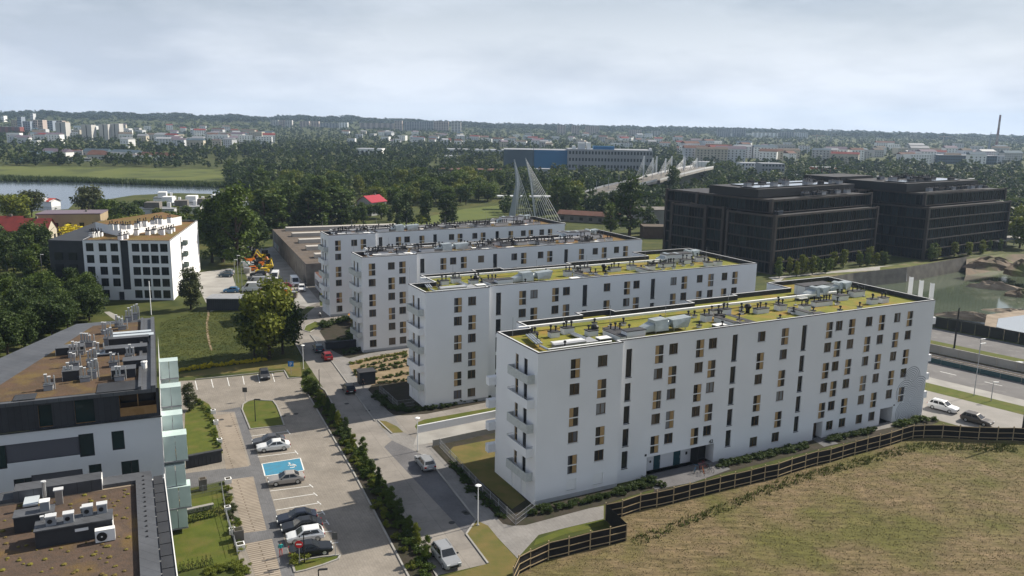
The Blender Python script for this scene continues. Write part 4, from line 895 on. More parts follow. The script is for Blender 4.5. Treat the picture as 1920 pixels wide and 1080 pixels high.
# ---------------------------------------------------------------- industrial shed, low buildings, houses
roofgrey = mat('felt_roof', (.13, .105, .085), (.10, .082, .068), scale=.3, rough=.95)
redroof = mat('red_tile_roof', (.20, .035, .03), (.15, .028, .025), scale=.5, rough=.8)
rustroof = mat('rust_roof', (.13, .062, .045), (.1, .05, .038), scale=.3)
cream = mat('cream_wall', (.5, .46, .38), (.44, .4, .33), scale=.3)
tan = mat('tan_wall', (.38, .3, .2), (.33, .26, .17), scale=.3)
def house(name, loc, rz, L, D, h, roofh, wallm, roofm_, label, cat='house', nwin=3, group=None, floors=1, chim=True, flat=False):
    r = empty(name, loc, rz, label=label, cat=cat, group=group); b = MB(); b.box(-L/2, L/2, -D/2, D/2, -.5, h)
    if roofh: b.add([(-L/2, -D/2, h), (-L/2, D/2, h), (-L/2, 0, h+roofh), (L/2, -D/2, h), (L/2, D/2, h), (L/2, 0, h+roofh)], [(0, 2, 1), (3, 4, 5)])
    b.build('wall', [wallm], r); b = MB()
    if roofh:
        e = .5; k = roofh/(D/2)
        b.add([(-L/2-e, -D/2-e, h-e*k), (L/2+e, -D/2-e, h-e*k), (L/2+e, 0, h+roofh+.05), (-L/2-e, 0, h+roofh+.05), (L/2+e, D/2+e, h-e*k), (-L/2-e, D/2+e, h-e*k)], [(0, 1, 2, 3), (3, 2, 4, 5)])
        b.add([(-L/2-e, -D/2-e, h-e*k+.18), (L/2+e, -D/2-e, h-e*k+.18), (L/2+e, 0, h+roofh+.25), (-L/2-e, 0, h+roofh+.25), (L/2+e, D/2+e, h-e*k+.18), (-L/2-e, D/2+e, h-e*k+.18)], [(0, 1, 2, 3), (3, 2, 4, 5)])
    else: b.box(-L/2-.15, L/2+.15, -D/2-.15, D/2+.15, h, h+.35)
    ro = b.build('roof', [roofm_], r)
    if chim: b = MB(); b.box(L*.2, L*.2+.7, -.3, .4, h+roofh*.4, h+roofh+.9); b.build('chimney', [concd], ro)
    if nwin:
        w = min(1.6, L/nwin*.5); wm = MB().box(-w/2, w/2, -.06, .04, 0, 1.5).mesh('window', [glassd])
        for f in range(floors):
            for i in range(nwin):
                x = -L/2+(i+.5)*L/nwin; z = .9+f*3.0; ob('window', wm, r, (x, -D/2, z))
            for i in range(max(1, int(D/4))): ob('window', wm, r, (L/2, -D/2+(i+.5)*D/max(1, int(D/4)), .9+f*3.0), R(90)); 
    return r
def shed():
    a, c = g(512, 462), g(600, 566); e = (c-a); L = e.length; e.normalize(); n = Vector((e.y, -e.x, 0)); n = n if n.x > 0 else -n
    th = math.atan2(n.y, n.x); root = empty('industrial_shed', a, th, label='long grey industrial shed with bands of pale skylight across its felt roof', cat='shed')
    # local x = into the shed (to the right), local y: -along e
    k = MB(); 
    s = 1 if e.dot(Vector((-math.sin(th), math.cos(th), 0))) > 0 else -1
    for i in range(5):
        y0, y1 = i*L*.78/5, (i+1)*L*.78/5; 
        for q, m_ in ((0, 0),): k.box(0, 46, min(s*y0, s*y1)+.05, max(s*y0, s*y1)-.05, 0, 6.2, 0, top=1)
        b = MB(); yy = s*(y0+(y1-y0)*.35); b.box(4, 44, yy-1.5, yy+1.5, 6.2, 7.4, 0, top=1); b.build('skylight_band', [mat('pale_skylight', (.45, .42, .38), rough=.7), MATS['pale_skylight']], root)
    b = k; b.build('wall', [concd, roofgrey], root)
    b = MB(); b.box(2, 40, min(s*L*.8, s*L), max(s*L*.8, s*L), 0, 4.2, 0, top=1); b.build('annex', [coolwhite, rustroof], root)
    for i in range(4): b = MB(); b.box(1.93, 2.0, s*L*.82+s*i*2.2-.5, s*L*.82+s*i*2.2+.5, 1, 2.6); b.build('window', [glassd], root)
    rr = random.Random(8); cs = [(.1, .25, .3), (.35, .3, .3), (.05, .07, .08), (.15, .3, .22), (.32, .12, .14)]
    for i in range(5): b = MB(); y = s*(L*.05+i*3.0); b.box(-.05, 0, y-1.3, y+1.3, .4, 2.4); b.build('graffiti', [mat('graffiti_%s' % 'abcde'[i], cs[i], (.3, .3, .3), scale=1.2, lo=.45, hi=.5)], root)
shed()
house('house', g(52, 452), R(8), 17, 9, 4.5, 3.6, cream, redroof, 'cream house with a dark red gabled roof, left of the white square-window block', nwin=4)
house('house', g(8, 447), R(8), 14, 9, 4.5, 3.6, cream, redroof, 'red-roofed house cut by the left edge, next to the cream gabled house', nwin=3)
house('flat_roofed_house', g(140, 440), R(14), 22, 13, 8.5, 0, tan, mat('purple_felt', (.16, .13, .16)), 'tan flat-roofed building with purplish roof behind the yellow bush', nwin=5, floors=2)
house('pavilion', g(88, 386), R(-14), 11, 6, 2.6, 1.2, whitep, mat('red_white_canvas', (.45, .08, .06), (.75, .72, .7), scale=.12, lo=.49, hi=.51), 'white tent pavilion with a red and white roof on the river bank lawn', cat='pavilion', nwin=0, chim=False)
house('house', g(697, 402), R(60), 11, 9, 6.5, 2.6, mat('grey_render', (.32, .33, .33)), mat('bright_red_roof', (.33, .04, .06)), 'grey house with bright red roof among the trees', nwin=3, floors=2)
house('house', g(652, 405), R(100), 9, 8, 5, 3.4, whitep, roofgrey, 'small white gabled house half hidden by the trees', nwin=2)
house('low_shed', g(1120, 417), R(-20), 36, 8, 3.4, 1.4, concd, rustroof, 'long low rusty-roofed shed right of the pylons', cat='shed', nwin=8, chim=False)
house('low_shed', g(1265, 420), R(10), 44, 14, 7, 0, conc, concd, 'pale flat-roofed shed beside the black offices', cat='shed', nwin=6, chim=False)
house('low_shed', g(1262, 445), R(2), 26, 8, 4.5, 0, mat('brown_brick', (.13, .09, .07), (.1, .07, .055), scale=1), roofgrey, 'brown brick wall-like shed in front of the black offices', cat='shed', nwin=0, chim=False)
for i, (x, y) in enumerate(((1150, 400), (1166, 397))): pass
k = 0
tl = ['three terraced white houses'] 
for i, (px, py, w) in enumerate(((296, 392, 16), (322, 380, 12), (348, 388, 14), (366, 378, 12), (388, 384, 12), (412, 376, 12), (432, 374, 10), (452, 378, 10), (528, 388, 12), (548, 384, 12), (490, 376, 9), (310, 370, 10))):
    p = g(px, py+15); r = house('terraced_house', p, R(15+rnd.uniform(-6, 6)), w, 9, 3.9, 0, whitep if i % 3 else coolwhite, greym, 'white cubic flat-roofed terraced house in the cluster by the river', nwin=3, floors=1, group='white cubic houses by the river', chim=False)
    b = MB(); b.box(-w*.3, w*.1, -3, 3, 4.2, 6.9); b.build('upper_storey', [whitep if i % 2 else concd], r)
    b = MB(); b.box(w*.25, w*.35, 1, 2, 4.2, 6.4); b.build('chimney', [whitep], r)
# ---------------------------------------------------------------- dual carriageway and tram track at the right
RDV = (g(1920, 675)-g(1751, 640)).normalized(); RNV = Vector((RDV.y, -RDV.x, 0)); RNV = RNV if RNV.y > 0 else -RNV    # RNV points away (towards the pit)
R0 = g(1741, 733)
def rd(s, t, z=0): p = R0+RDV*s+RNV*t; return Vector((p.x, p.y, z))
def rt(px, py): return (g(px, py)-R0).dot(RNV)
asph = mat('worn_asphalt', (.16, .155, .155), (.125, .12, .12), scale=.15, rough=.92, c3=(.19, .185, .18), s3=.5, l3=.55, h3=.7)
def band(name, t0, t1, lvl, m, z=0, s0=-70, s1=90):
    pts = [rd(s0, t0), rd(s1, t0), rd(s1, t1), rd(s0, t1)]; return sheet(name, None, lvl, m, world=pts)
tt = dict(g0=rt(1741, 733), pav=rt(1740, 718), rd2=rt(1741, 707), teal=rt(1744, 679), wallb=rt(1749, 662), wallt=rt(1746, 648), gr=rt(1746, 643), r1a=rt(1751, 639), r1b=rt(1749, 618))
band('road', tt['rd2'], tt['teal'], 2, asph); band('pavement', tt['pav'], tt['rd2'], 3, conc); band('grass_verge', tt['g0'], tt['pav'], 3, lawnm)
band('tram_bed', tt['teal'], tt['wallb'], 2, mat('track_ballast', (.12, .09, .07), (.09, .07, .055), scale=1)); band('grass_verge', tt['gr']-.6, tt['r1a'], 3, lawnm); band('road', tt['r1a'], tt['r1b']+2, 2, asph)
sheet('bank_grass', None, 3, mat('bank_grass', (.13, .125, .03), (.09, .095, .025), scale=.4, rough=.95), world=[rd(-60, tt['r1b']+3.6), rd(60, tt['r1b']+3.6), rd(60, tt['r1b']+8.5), rd(-60, tt['r1b']+8.5)])
band('side_street', tt['g0']-14, tt['g0'], 1, mat('side_paving', (.27, .255, .24), (.23, .22, .205), scale=.3), s0=-30)
for i in range(10): p = [rd(-20+i*8, tt['rd2']+5.4), rd(-17+i*8, tt['rd2']+5.4), rd(-17+i*8, tt['rd2']+5.6), rd(-20+i*8, tt['rd2']+5.6)]; sheet('lane_line', None, 4, linem, world=p)
for t in (tt['teal']+1.2, tt['teal']+2.7, tt['teal']+4.2, tt['teal']+5.7):
    b = MB(); a, c = rd(-60, t), rd(90, t); d = RNV*.05; b.prism([a-d, c-d, c+d, a+d], 0, .14); o = b.build('tram_rail', steel, kind='structure')
def longwall(name, t, z1, w, m, label, cat, n=14, s0=-60, L=10.5, m2=None, base=0.0, part='wall_section'):
    r = empty(name, rd(10, t), 0, label=label, cat=cat)
    for i in range(n):
        a, c = rd(s0+i*L+.03, t)-r.location, rd(s0+(i+1)*L-.03, t)-r.location; d = RNV*w/2; b = MB(); b.prism([a-d, c-d, c+d, a+d], base, z1, 0, 1); b.build(part, [m, m2 or m], r)
    return r
longwall('concrete_barrier_wall', tt['wallb']+.6, 1.7, .35, conc, 'pale concrete panel wall between the tram track and the far carriageway', 'wall', n=40, L=3.6)
longwall('noise_fence', tt['teal'], .95, .12, mat('teal_glass_fence', (.025, .06, .07), rough=.4), 'low teal fence along the near side of the tram track', 'fence', n=40, L=3.6, part='fence_panel')
hm = mat('black_hoarding', (.022, .024, .022), (.03, .032, .028), scale=.3, rough=.8)
longwall('hoarding', tt['r1b']+3.2, 2.5, .1, hm, 'long black hoarding between the far carriageway and the flooded pit', 'hoarding', n=46, L=3.0, part='hoarding_panel')
# ---------------------------------------------------------------- black mesh fence with timber posts round the dry field
FP = [(972, 1078), (994, 1066), (1028, 1050), (1066, 1041), (1106, 1030), (1143, 1022), (1174, 1014)]
FP2 = [(1135, 975), (1166, 969), (1200, 957), (1231, 951), (1262, 944), (1292, 936), (1321, 929), (1349, 922), (1377, 915), (1407, 908), (1433, 901), (1458, 896), (1483, 887), (1509, 879), (1532, 872), (1556, 867), (1579, 860), (1602, 853), (1625, 847), (1648, 841), (1669, 835), (1690, 828), (1711, 822), (1731, 821), (1766, 821), (1798, 823), (1834, 825), (1869, 826), (1898, 826), (1930, 828), (1966, 831), (2010, 834)]
blackmesh = mat('black_mesh', (.012, .011, .011), (.018, .016, .015), scale=1, rough=.95)
FL = [g(*p) for p in [(962, 1100)]+FP] + [g(*p) for p in FP2]
fr_ = empty('field_fence', FL[10], label='long black mesh fence with pale timber posts and rails along the dry field', cat='fence')
pm_ = MB().box(-.06, .06, -.06, .06, 0, 2.25).mesh('post', [woodm])
for i, p in enumerate(FL):
    ob('post', pm_, fr_, p-fr_.location, rnd.uniform(-.2, .2))
    if i < len(FL)-1:
        q = FL[i+1]; d = (q-p); L = d.length; d.normalize(); n = Vector((d.y, -d.x, 0)); n = n if n.y < 0 else -n
        a, c = p-fr_.location, q-fr_.location
        b = MB(); b.quad(a+Vector((0, 0, .02)), c+Vector((0, 0, .02)), c+Vector((0, 0, 2.05)), a+Vector((0, 0, 2.05))); b.quad(a-n*.02+Vector((0, 0, 2.05)), c-n*.02+Vector((0, 0, 2.05)), c-n*.02+Vector((0, 0, .02)), a-n*.02+Vector((0, 0, .02))); b.build('mesh_panel', blackmesh, fr_)
        if i == 7: continue
        for z in (.35, 1.15, 2.0):
            b = MB(); s = n*.06; w = n*.04; zz = Vector((0, 0, z+rnd.uniform(-.05, .05))); h = Vector((0, 0, .09))
            pts = [a+s+zz, c+s+zz, c+s+w+zz, a+s+w+zz]; b.add(pts+[x+h for x in pts], [(0, 1, 5, 4), (1, 2, 6, 5), (2, 3, 7, 6), (3, 0, 4, 7), (4, 5, 6, 7), (3, 2, 1, 0)]); b.build('rail', woodm, fr_)
fld = mat('dry_field', (.18, .132, .075), (.135, .108, .048), scale=.45, rough=.97, bump=1.0, bscale=5.0, c3=(.105, .10, .028), s3=.085, l3=.47, h3=.60)
def field_extra(M):
    t = M.node_tree; n = t.nodes; L = t.links; p = n['Principled BSDF']; src = p.inputs['Base Color'].links[0].from_socket
    ge = n.new('ShaderNodeNewGeometry'); mpp = n.new('ShaderNodeMapping'); mpp.inputs['Rotation'].default_value = (0, 0, R(-28)); mpp.inputs['Scale'].default_value = (.35, 2.2, 1); L.new(ge.outputs['Position'], mpp.inputs[0])
    a = n.new('ShaderNodeTexNoise'); a.inputs['Scale'].default_value = .7; a.inputs['Detail'].default_value = 8; a.inputs['Roughness'].default_value = .75; L.new(mpp.outputs[0], a.inputs['Vector'])
    r = n.new('ShaderNodeMapRange'); r.inputs[1].default_value = .3; r.inputs[2].default_value = .72; r.inputs[3].default_value = .4; r.inputs[4].default_value = 1.5; L.new(a.outputs[0], r.inputs[0])
    h = n.new('ShaderNodeHueSaturation'); L.new(src, h.inputs['Color']); L.new(r.outputs[0], h.inputs['Value']); L.new(h.outputs[0], p.inputs['Base Color'])
    a2 = n.new('ShaderNodeTexNoise'); a2.inputs['Scale'].default_value = 2.2; a2.inputs['Detail'].default_value = 9; a2.inputs['Roughness'].default_value = .8; L.new(mpp.outputs[0], a2.inputs['Vector'])
    r2 = n.new('ShaderNodeMapRange'); r2.inputs[1].default_value = .3; r2.inputs[2].default_value = .7; r2.inputs[3].default_value = .55; r2.inputs[4].default_value = 1.4; L.new(a2.outputs[0], r2.inputs[0])
    mm = n.new('ShaderNodeMath'); mm.operation = 'MULTIPLY'; L.new(r.outputs[0], mm.inputs[0]); L.new(r2.outputs[0], mm.inputs[1]); L.new(mm.outputs[0], h.inputs['Value'])
field_extra(fld)

FIELD = [Vector((p.x, p.y, 0)) for p in FL]+[g(2400, 860), Vector((130, 40, 0)), Vector((60, 15, 0)), Vector((-5, 30, 0)), g(962, 1250)]
sheet('field', None, 2, fld, world=FIELD)
def inpoly(x, y, P):
    c = False; n = len(P); j = n-1
    for i in range(n):
        a, b = P[i], P[j]
        if (a[1] > y) != (b[1] > y) and x < (b[0]-a[0])*(y-a[1])/(b[1]-a[1])+a[0]: c = not c
        j = i
    return c
def tufts(name, poly, n, h, m, seed, lvl=0, w=.05, blades=5, clump=.25):
    rr = random.Random(seed); xs = [p[0] for p in poly]; ys = [p[1] for p in poly]; V = []; F = []; k = 0; t = 0
    while k < n and t < n*12:
        t += 1; x, y = rr.uniform(min(xs), max(xs)), rr.uniform(min(ys), max(ys))
        if not inpoly(x, y, poly): continue
        k += 1; hh = h*rr.uniform(.5, 1.3)
        for q in range(blades):
            a = rr.uniform(0, 6.28); r = rr.uniform(0, clump); bx, by = x+r*math.cos(a), y+r*math.sin(a); a2 = rr.uniform(0, 6.28); l = rr.uniform(.3, .9)*hh; i = len(V); ww = w*rr.uniform(.7, 1.5)
            V += [(bx-ww*math.sin(a2), by+ww*math.cos(a2), lvl*.004), (bx+ww*math.sin(a2), by-ww*math.cos(a2), lvl*.004), (bx+l*math.cos(a2), by+l*math.sin(a2), hh)]; F.append((i, i+1, i+2))
    me = bpy.data.meshes.new(name); me.from_pydata(V, [], F); me.materials.append(m); return ob(name, me, kind='stuff')
vis = [p for p in FL]+[g(1990, 860), g(1990, 1100), g(962, 1100)]
tufts('dry_grass', vis, 16000, .085, mat('straw_blades', (.27, .21, .12), (.16, .15, .05), scale=.12, rough=.9, island=.35, lo=.4, hi=.6), 3, 2, .03, 4)
tufts('green_weeds', [g(1180, 1012), g(1480, 895), g(1720, 830), g(1910, 832), g(1910, 850), g(1730, 842), g(1500, 905), g(1190, 1025)], 900, .3, mat('weed_blades', (.075, .10, .02), (.12, .125, .03), scale=.3, rough=.9, island=.5), 4, 2, .05, 6, .4)
tufts('meadow_grass', [g(*p) for p in ((305, 692), (300, 605), (380, 582), (455, 582), (560, 610), (572, 672), (540, 670), (400, 690))], 6500, .13, mat('meadow_blades', (.075, .09, .016), (.13, .13, .03), scale=.10, rough=.9, island=.3, lo=.4, hi=.6), 6, 0, .04, 5, .4)
# ---------------------------------------------------------------- bridges
def pylon_pair():
    r = empty('footbridge', g(985, 420), label='cable-stayed bridge behind the farthest white block with two tall leaning pylons and white stay cables', cat='bridge'); o = r.location
    def P(px, py, d):   # point seen at px,py at distance (forward) d
        q = ray(px, py); return Vector((0, 0, CAM_H))+q*(d/q.y)-o
    D = 392
    def pyl(tb, tt_, wb, wt):
        b = MB(); z0 = tb; vs = []
        for c, w in ((tb, wb), (tt_, wt)):
            for sx, sy in ((-1, -1), (1, -1), (1, 1), (-1, 1)): vs.append(Vector((c.x+sx*w, c.y+sy*w*.8, c.z)))
        b.add(vs, [(0, 1, 5, 4), (1, 2, 6, 5), (2, 3, 7, 6), (3, 0, 4, 7), (4, 5, 6, 7)]); b.build('pylon', mat('pylon_grey', (.36, .39, .42), (.3, .33, .36), scale=.2), r)
    b1, m1, t1 = P(959, 412, D), P(971, 345, D), P(964.5, 299, D)
    pyl(b1, m1, 1.7, 1.0); pyl(m1, t1, 1.0, .3)
    b2, m2, t2 = P(1004, 412, D+8), P(996, 345, D+8), P(985.5, 296, D+8)
    pyl(b2, m2, .5, .45); pyl(m2, t2, .5, .25)
    cb = mat('cable_white', (.75, .75, .74), rough=.5)
    for i in range(8):
        f = i/7; a = t1.lerp(m1, f*.8+.08); e = P(963+f*0+ (7-i)*5.0+3, 409+(7-i)*.3, D-4+(7-i)*-2); MB().tube(a, e, .085, n=4).build('stay_cable', cb, r)
    for i in range(10):
        f = i/9; a = t2.lerp(m2, f*.9+.05); e = P(1003+(9-i)*5.4, 408+(9-i)*.7, D+4-(9-i)*3); MB().tube(a, e, .085, n=4).build('stay_cable', cb, r)
    b = MB(); e0, e1 = P(940, 425, D), P(1060, 418, D-30); d = Vector((0, 3, 0)); b.add([e0-d, e1-d, e1+d, e0+d, e0-d-Vector((0, 0, 1)), e1-d-Vector((0, 0, 1)), e1+d-Vector((0, 0, 1)), e0+d-Vector((0, 0, 1))], [(0, 1, 2, 3), (0, 4, 5, 1), (2, 6, 7, 3)]); b.build('deck', conc, r)
    # pale station canopy behind the stays
    c = g(985, 392); b = MB(); b.box(-15, 14, -3, 3, 6.4, 7.0); 
    for x in (-12, -4, 4, 11): b.box(x-.3, x+.3, -.3, .3, 0, 6.4)
    o2 = b.build('station_canopy', [capm], None, label='long pale flat canopy on posts behind the bridge stays', cat='canopy'); o2.location = c; o2.rotation_euler.z = R(6)
pylon_pair()
def river_bridge():
    p0, p1, p2 = g(1120, 352, 7), g(1300, 319, 13), g(1335, 310, 14)
    r = empty('river_bridge', Vector((p0.x, p0.y, 0)), label='long concrete bridge with fan-shaped white pylons running into the distance beside the grey factory', cat='bridge'); o = r.location
    pts = [g(1085, 372, 2)-o, g(1150, 352, 7)-o, g(1215, 337, 11)-o, g(1262, 325, 13)-o, g(1300, 316, 14)-o, g(1318, 313, 13)-o]
    for a, c in zip(pts, pts[1:]):
        d = (c-a); n = Vector((-d.y, d.x, 0)).normalized()*8; h = Vector((0, 0, 1.5)); b = MB()
        b.add([a-n, c-n, c+n, a+n, a-n-h, c-n-h, c+n-h, a+n-h], [(0, 4, 5, 1), (2, 6, 7, 3), (7, 6, 5, 4)]); b.add([a-n, c-n, c+n, a+n], [(0, 1, 2, 3)], 1); b.build('deck', [conc, concd], r)
        for s in (-1, 1):
            b = MB(); e = n*s; k = Vector((0, 0, 1.1)); b.add([a+e, c+e, c+e+k, a+e+k], [(0, 1, 2, 3)]); b.build('parapet', [capm], r)
        for f in (.15, .5, .85):
            q = a.lerp(c, f); b = MB(); b.box(q.x-.15, q.x+.15, q.y-.15, q.y+.15, q.z, q.z+7); b.build('catenary_post', [greym], r)
        q = a.lerp(c, .5); b = MB(); b.box(q.x-6, q.x+6, q.y-1.2, q.y+1.2, -o.z, q.z-1.8); b.build('pier', [conc], r)
    def fan(px, top, base, w, z):
        c = g(px, base, z)-o; s = 1/pxm(c+o); H = (base-top)*s*.8; d = (pts[3]-pts[2]).normalized(); n = Vector((-d.y, d.x, 0))
        for sd in (-6, 6):
            q = c+n*sd*.75; b = MB(); b.box(q.x-.45, q.x+.45, q.y-.45, q.y+.45, q.z, q.z+H); b.build('pylon', [whitep], r)
            for k in (-1,):
                b = MB()
                for j in range(4): b.tube(q+Vector((0, 0, H*(.95-.1*j))), q+d*k*w*(1-.2*j)+Vector((0, 0, .5)), .09, n=4)
                b.build('stay_fan', [whitep], r)
    fan(1218, 284, 330, 12, 11); fan(1235, 289, 328, 14, 11.5); fan(1270, 287, 320, 20, 13); fan(1295, 291, 315, 24, 14)
river_bridge()
# ---------------------------------------------------------------- factory and far buildings
blue = mat('blue_cladding', (.03, .16, .33), (.025, .13, .28), scale=.03, rough=.6); bluegrey = mat('blue_grey_cladding', (.09, .13, .16), (.07, .1, .13), scale=.05)
factg = mat('factory_grey', (.30, .31, .33), (.26, .27, .29), scale=.04); fwin = mat('far_window', (.03, .035, .04), rough=.2)
def farbox(name, px0, px1, pyb, pyt, depth, wallm, label, cat, floors=0, bays=0, group=None, roofm_=None, z0=None, sink=3):
    a = g(px0, pyb) if pyb else None
    c = g(px1, pyb+(px1-px0)*.0171)
    r_ = math.hypot(a.x, a.y)
    s = 1/pxm(a); h = (pyb-pyt)*s*1.02; L = (c-a).length; th = az(a, c); hh = hz(a.x, a.y)
    r = empty(name, (a.x, a.y, 0), th, label=label, cat=cat, group=group); b = MB(); b.box(0, L, 0, depth, -sink, h, 0, top=1); b.build('wall', [wallm, roofm_ or greym], r)
    if floors and bays:
        w, fh = L/bays*.55, (h)/floors; wm = MB().box(-w/2, w/2, -.08, .02, 0, fh*.45).mesh('window', [fwin]); n = 0
        for f in range(floors):
            for i in range(bays):
                if n < 300: ob('window', wm, r, ((i+.5)*L/bays, 0, f*fh+fh*.3)); n += 1
    return r, L, h
r, L, h = farbox('factory', 1065, 1222, 318, 281, 40, factg, 'long grey concrete factory with rows of dark windows and white rooftop boxes', 'factory', 3, 26)
for x0, x1, hh, m_ in ((.05, .09, 3, whitep), (.12, .2, 6, coolwhite), (.22, .27, 6.5, whitep), (.3, .55, 3.2, blue), (.98, 1.0, 2, whitep)): b = MB(); b.box(L*x0, L*x1, 5, 14, h, h+hh); b.build('rooftop_box', [m_], r)
farbox('factory_hall', 1001, 1064, 315, 282, 40, blue, 'bright blue windowless factory hall left of the grey factory', 'factory hall')
farbox('factory_hall', 944, 1000, 314, 281, 40, bluegrey, 'dull blue-green factory hall at the left end of the factory row', 'factory hall')
farbox('factory_hall', 965, 1064, 324, 316, 12, factg, 'low grey annex below the blue factory hall', 'annex')
farbox('warehouse', 822, 940, 336, 318, 24, mat('brick_brown', (.12, .085, .075)), 'low brown brick warehouse among the trees left of the pylons', 'warehouse', 1, 14, roofm_=rustroof)
farbox('warehouse', 668, 715, 292, 279, 30, whitep, 'white-roofed warehouse in the trees left of centre', 'warehouse', 1, 6)
farbox('warehouse', 832, 945, 290, 280, 40, coolwhite, 'pale low warehouse with a line of roof lights left of the blue hall', 'warehouse', 1, 12)
farbox('warehouse', 832, 856, 303, 293, 30, whitep, 'small white shed below the pale warehouse', 'warehouse')
farbox('office_slab', 1390, 1425, 326, 306, 20, coolwhite, 'white office slab with dark window bands right of the far bridge', 'building', 3, 6)
farbox('office_slab', 1427, 1470, 330, 307, 20, factg, 'grey office slab next to the white banded slab', 'building', 3, 7)
farbox('orange_building', 1527, 1570, 328, 314, 16, mat('orange_brick', (.36, .13, .07)), 'low bright orange building beyond the black offices', 'building', 1, 6)
farbox('viaduct', 1480, 1730, 333, 328, 10, conc, 'long pale viaduct running across behind the black offices', 'viaduct')
farbox('viaduct', 1790, 1880, 343, 335, 10, conc, 'short pale low wall building right behind the second black office', 'building', 1, 8)
farbox('office_slab', 1305, 1340, 318, 304, 20, whitep, 'white shed at the far end of the river bridge', 'building')
farbox('dark_office', 1758, 1868, 307, 291, 30, bluegrey, 'wide dark blue-grey office beyond the trees at the right', 'building', 3, 24)
# prefabricated tower blocks, houses of the far city
ctower = mat('pale_tower', (.5, .49, .47), (.44, .43, .42), scale=.03); pink = mat('pink_tower', (.46, .38, .35), (.4, .33, .3), scale=.03); brickt = mat('brick_red', (.2, .06, .05)); bluet = mat('blue_tower', (.24, .28, .34)); ochre = mat('ochre_tower', (.42, .35, .26))
for i, (a, c) in enumerate(((106, 125), (154, 173), (187, 204), (208, 225))):
    r, L, h = farbox('tower_block', a, c, 263, (231, 235, 234, 233)[i], 16, ctower, ('pale tower block standing alone, leftmost of the four alike', 'pale tower block, second from the left of the four alike', 'pale tower block, left one of the close pair', 'pale tower block, right one of the close pair')[i], 'tower block', group='four alike pale tower blocks')
    b = MB(); b.box(L*.46, L*.54, -.3, .1, 0, h); b.build('stair_strip', [fwin], r)
for i, (a, c, yb, yt, m_, lab) in enumerate(((0, 38, 250, 232, brickt, 'dark red brick hall at the far left edge'), (22, 34, 246, 220, ochre, 'ochre tower at the left edge of the far city'), (3, 9, 240, 212, whitep, 'thin white tower at the left edge'), (58, 64, 238, 208, coolwhite, 'thin pale blue tower on the left ridge'), (34, 42, 248, 214, bluet, 'narrow dark blue tower left'),
    (44, 58, 250, 222, bluet, 'blue striped tower block left'), (60, 72, 250, 220, pink, 'pinkish tower block left'), (73, 82, 255, 220, pink, 'pale pink narrow tower with an orange foot'), (84, 100, 248, 221, bluet, 'blue grey tower block behind the pale towers'), (100, 118, 246, 221, pink, 'pink tower block behind the pale towers'), (118, 124, 250, 223, ochre, 'ochre narrow tower behind the first pale tower'))):
    farbox('tower_block', a, c, yb, yt+6, 16, m_, lab, 'tower block', 6, 3)
SK = [(508, 522, 226, ctower), (524, 534, 226, pink), (535, 548, 226, ctower), (562, 580, 228, pink), (584, 598, 228, pink), (600, 634, 231, factg), (636, 652, 230, whitep), (675, 738, 231, pink), (740, 754, 227, pink), (758, 786, 229, factg), (787, 812, 229, factg), (813, 841, 228, pink), (846, 864, 229, ctower),
      (1045, 1060, 235, pink), (1072, 1086, 236, pink), (1098, 1123, 237, pink), (1180, 1202, 244, pink), (1222, 1238, 246, ctower), (1345, 1368, 242, factg), (1372, 1397, 241, factg), (1365, 1410, 250, whitep), (1412, 1458, 249, whitep), (1460, 1488, 248, factg), (1490, 1514, 249, coolwhite)]
SLAB = ['pinkish', 'pale', 'grey', 'white']
for i, (a, c, yt, m_) in enumerate(SK):
    nm = {'pink_tower': 'pinkish', 'pale_tower': 'pale', 'factory_grey': 'grey', 'white_paint': 'white', 'cool_render': 'bluish white'}[m_.name]
    yb = (a*.0171+209)+28
    farbox('estate_block', a, c, yb, yt, 14, m_, f'{nm} slab on the skyline of the far housing estate', 'apartment block', 8 if c-a > 12 else 6, 6 if c-a > 20 else 3, group='far housing estate slabs on the skyline: '+nm)
for i, (x0, y0) in enumerate(((1558, 252), (1530, 256), (1768, 256), (590, 222))):
    p = g(x0, y0+16); s = 1/pxm(p); r = empty('tower_crane', p, label=('tallest tower crane on the right skyline', 'small tower crane left of the tallest one', 'small tower crane toward the right edge of the skyline', 'lone tower crane on the hill left of centre')[i], cat='crane')
    H = (26, 20, 18, 20)[i]*s; b = MB(); b.box(-1, 1, -1, 1, 0, H); b.build('mast', [pink if i else factg], r); b = MB(); b.box(-22*s*.4, 16*s, -.8, .8, H-4, H-2); b.build('jib', [pink if i else factg], r)
p = g(1866, 290); s = 1/pxm(p); r = empty('chimney_stack', p, label='very tall thin striped factory chimney at the right of the skyline', cat='chimney'); H = 73*s
for i in range(6): b = MB(); b.tube((0, 0, H*i/6), (0, 0, H*(i+1)/6), 2.6*s*(1-.06*i), 2.6*s*(1-.06*(i+1)), n=12); b.build('shaft_band', [mat('chimney_dark', (.25, .15, .15)) if i % 2 else mat('chimney_pale', (.36, .3, .3))], r)
p = g(1853, 288); b = MB(); b.tube((0, 0, 0), (0, 0, 42*s), 3*s, .2, n=8); b.build('church_spire', [bluet], None, label='short dark spire just left of the tall striped chimney', cat='spire').location = p
rr = random.Random(21); far_spots = []
rc = [whitep, coolwhite, cream, whitep, ctower, coolwhite]; rf = [redroof, roofgrey, rustroof, greym, bluegrey, MATS['purple_felt']]
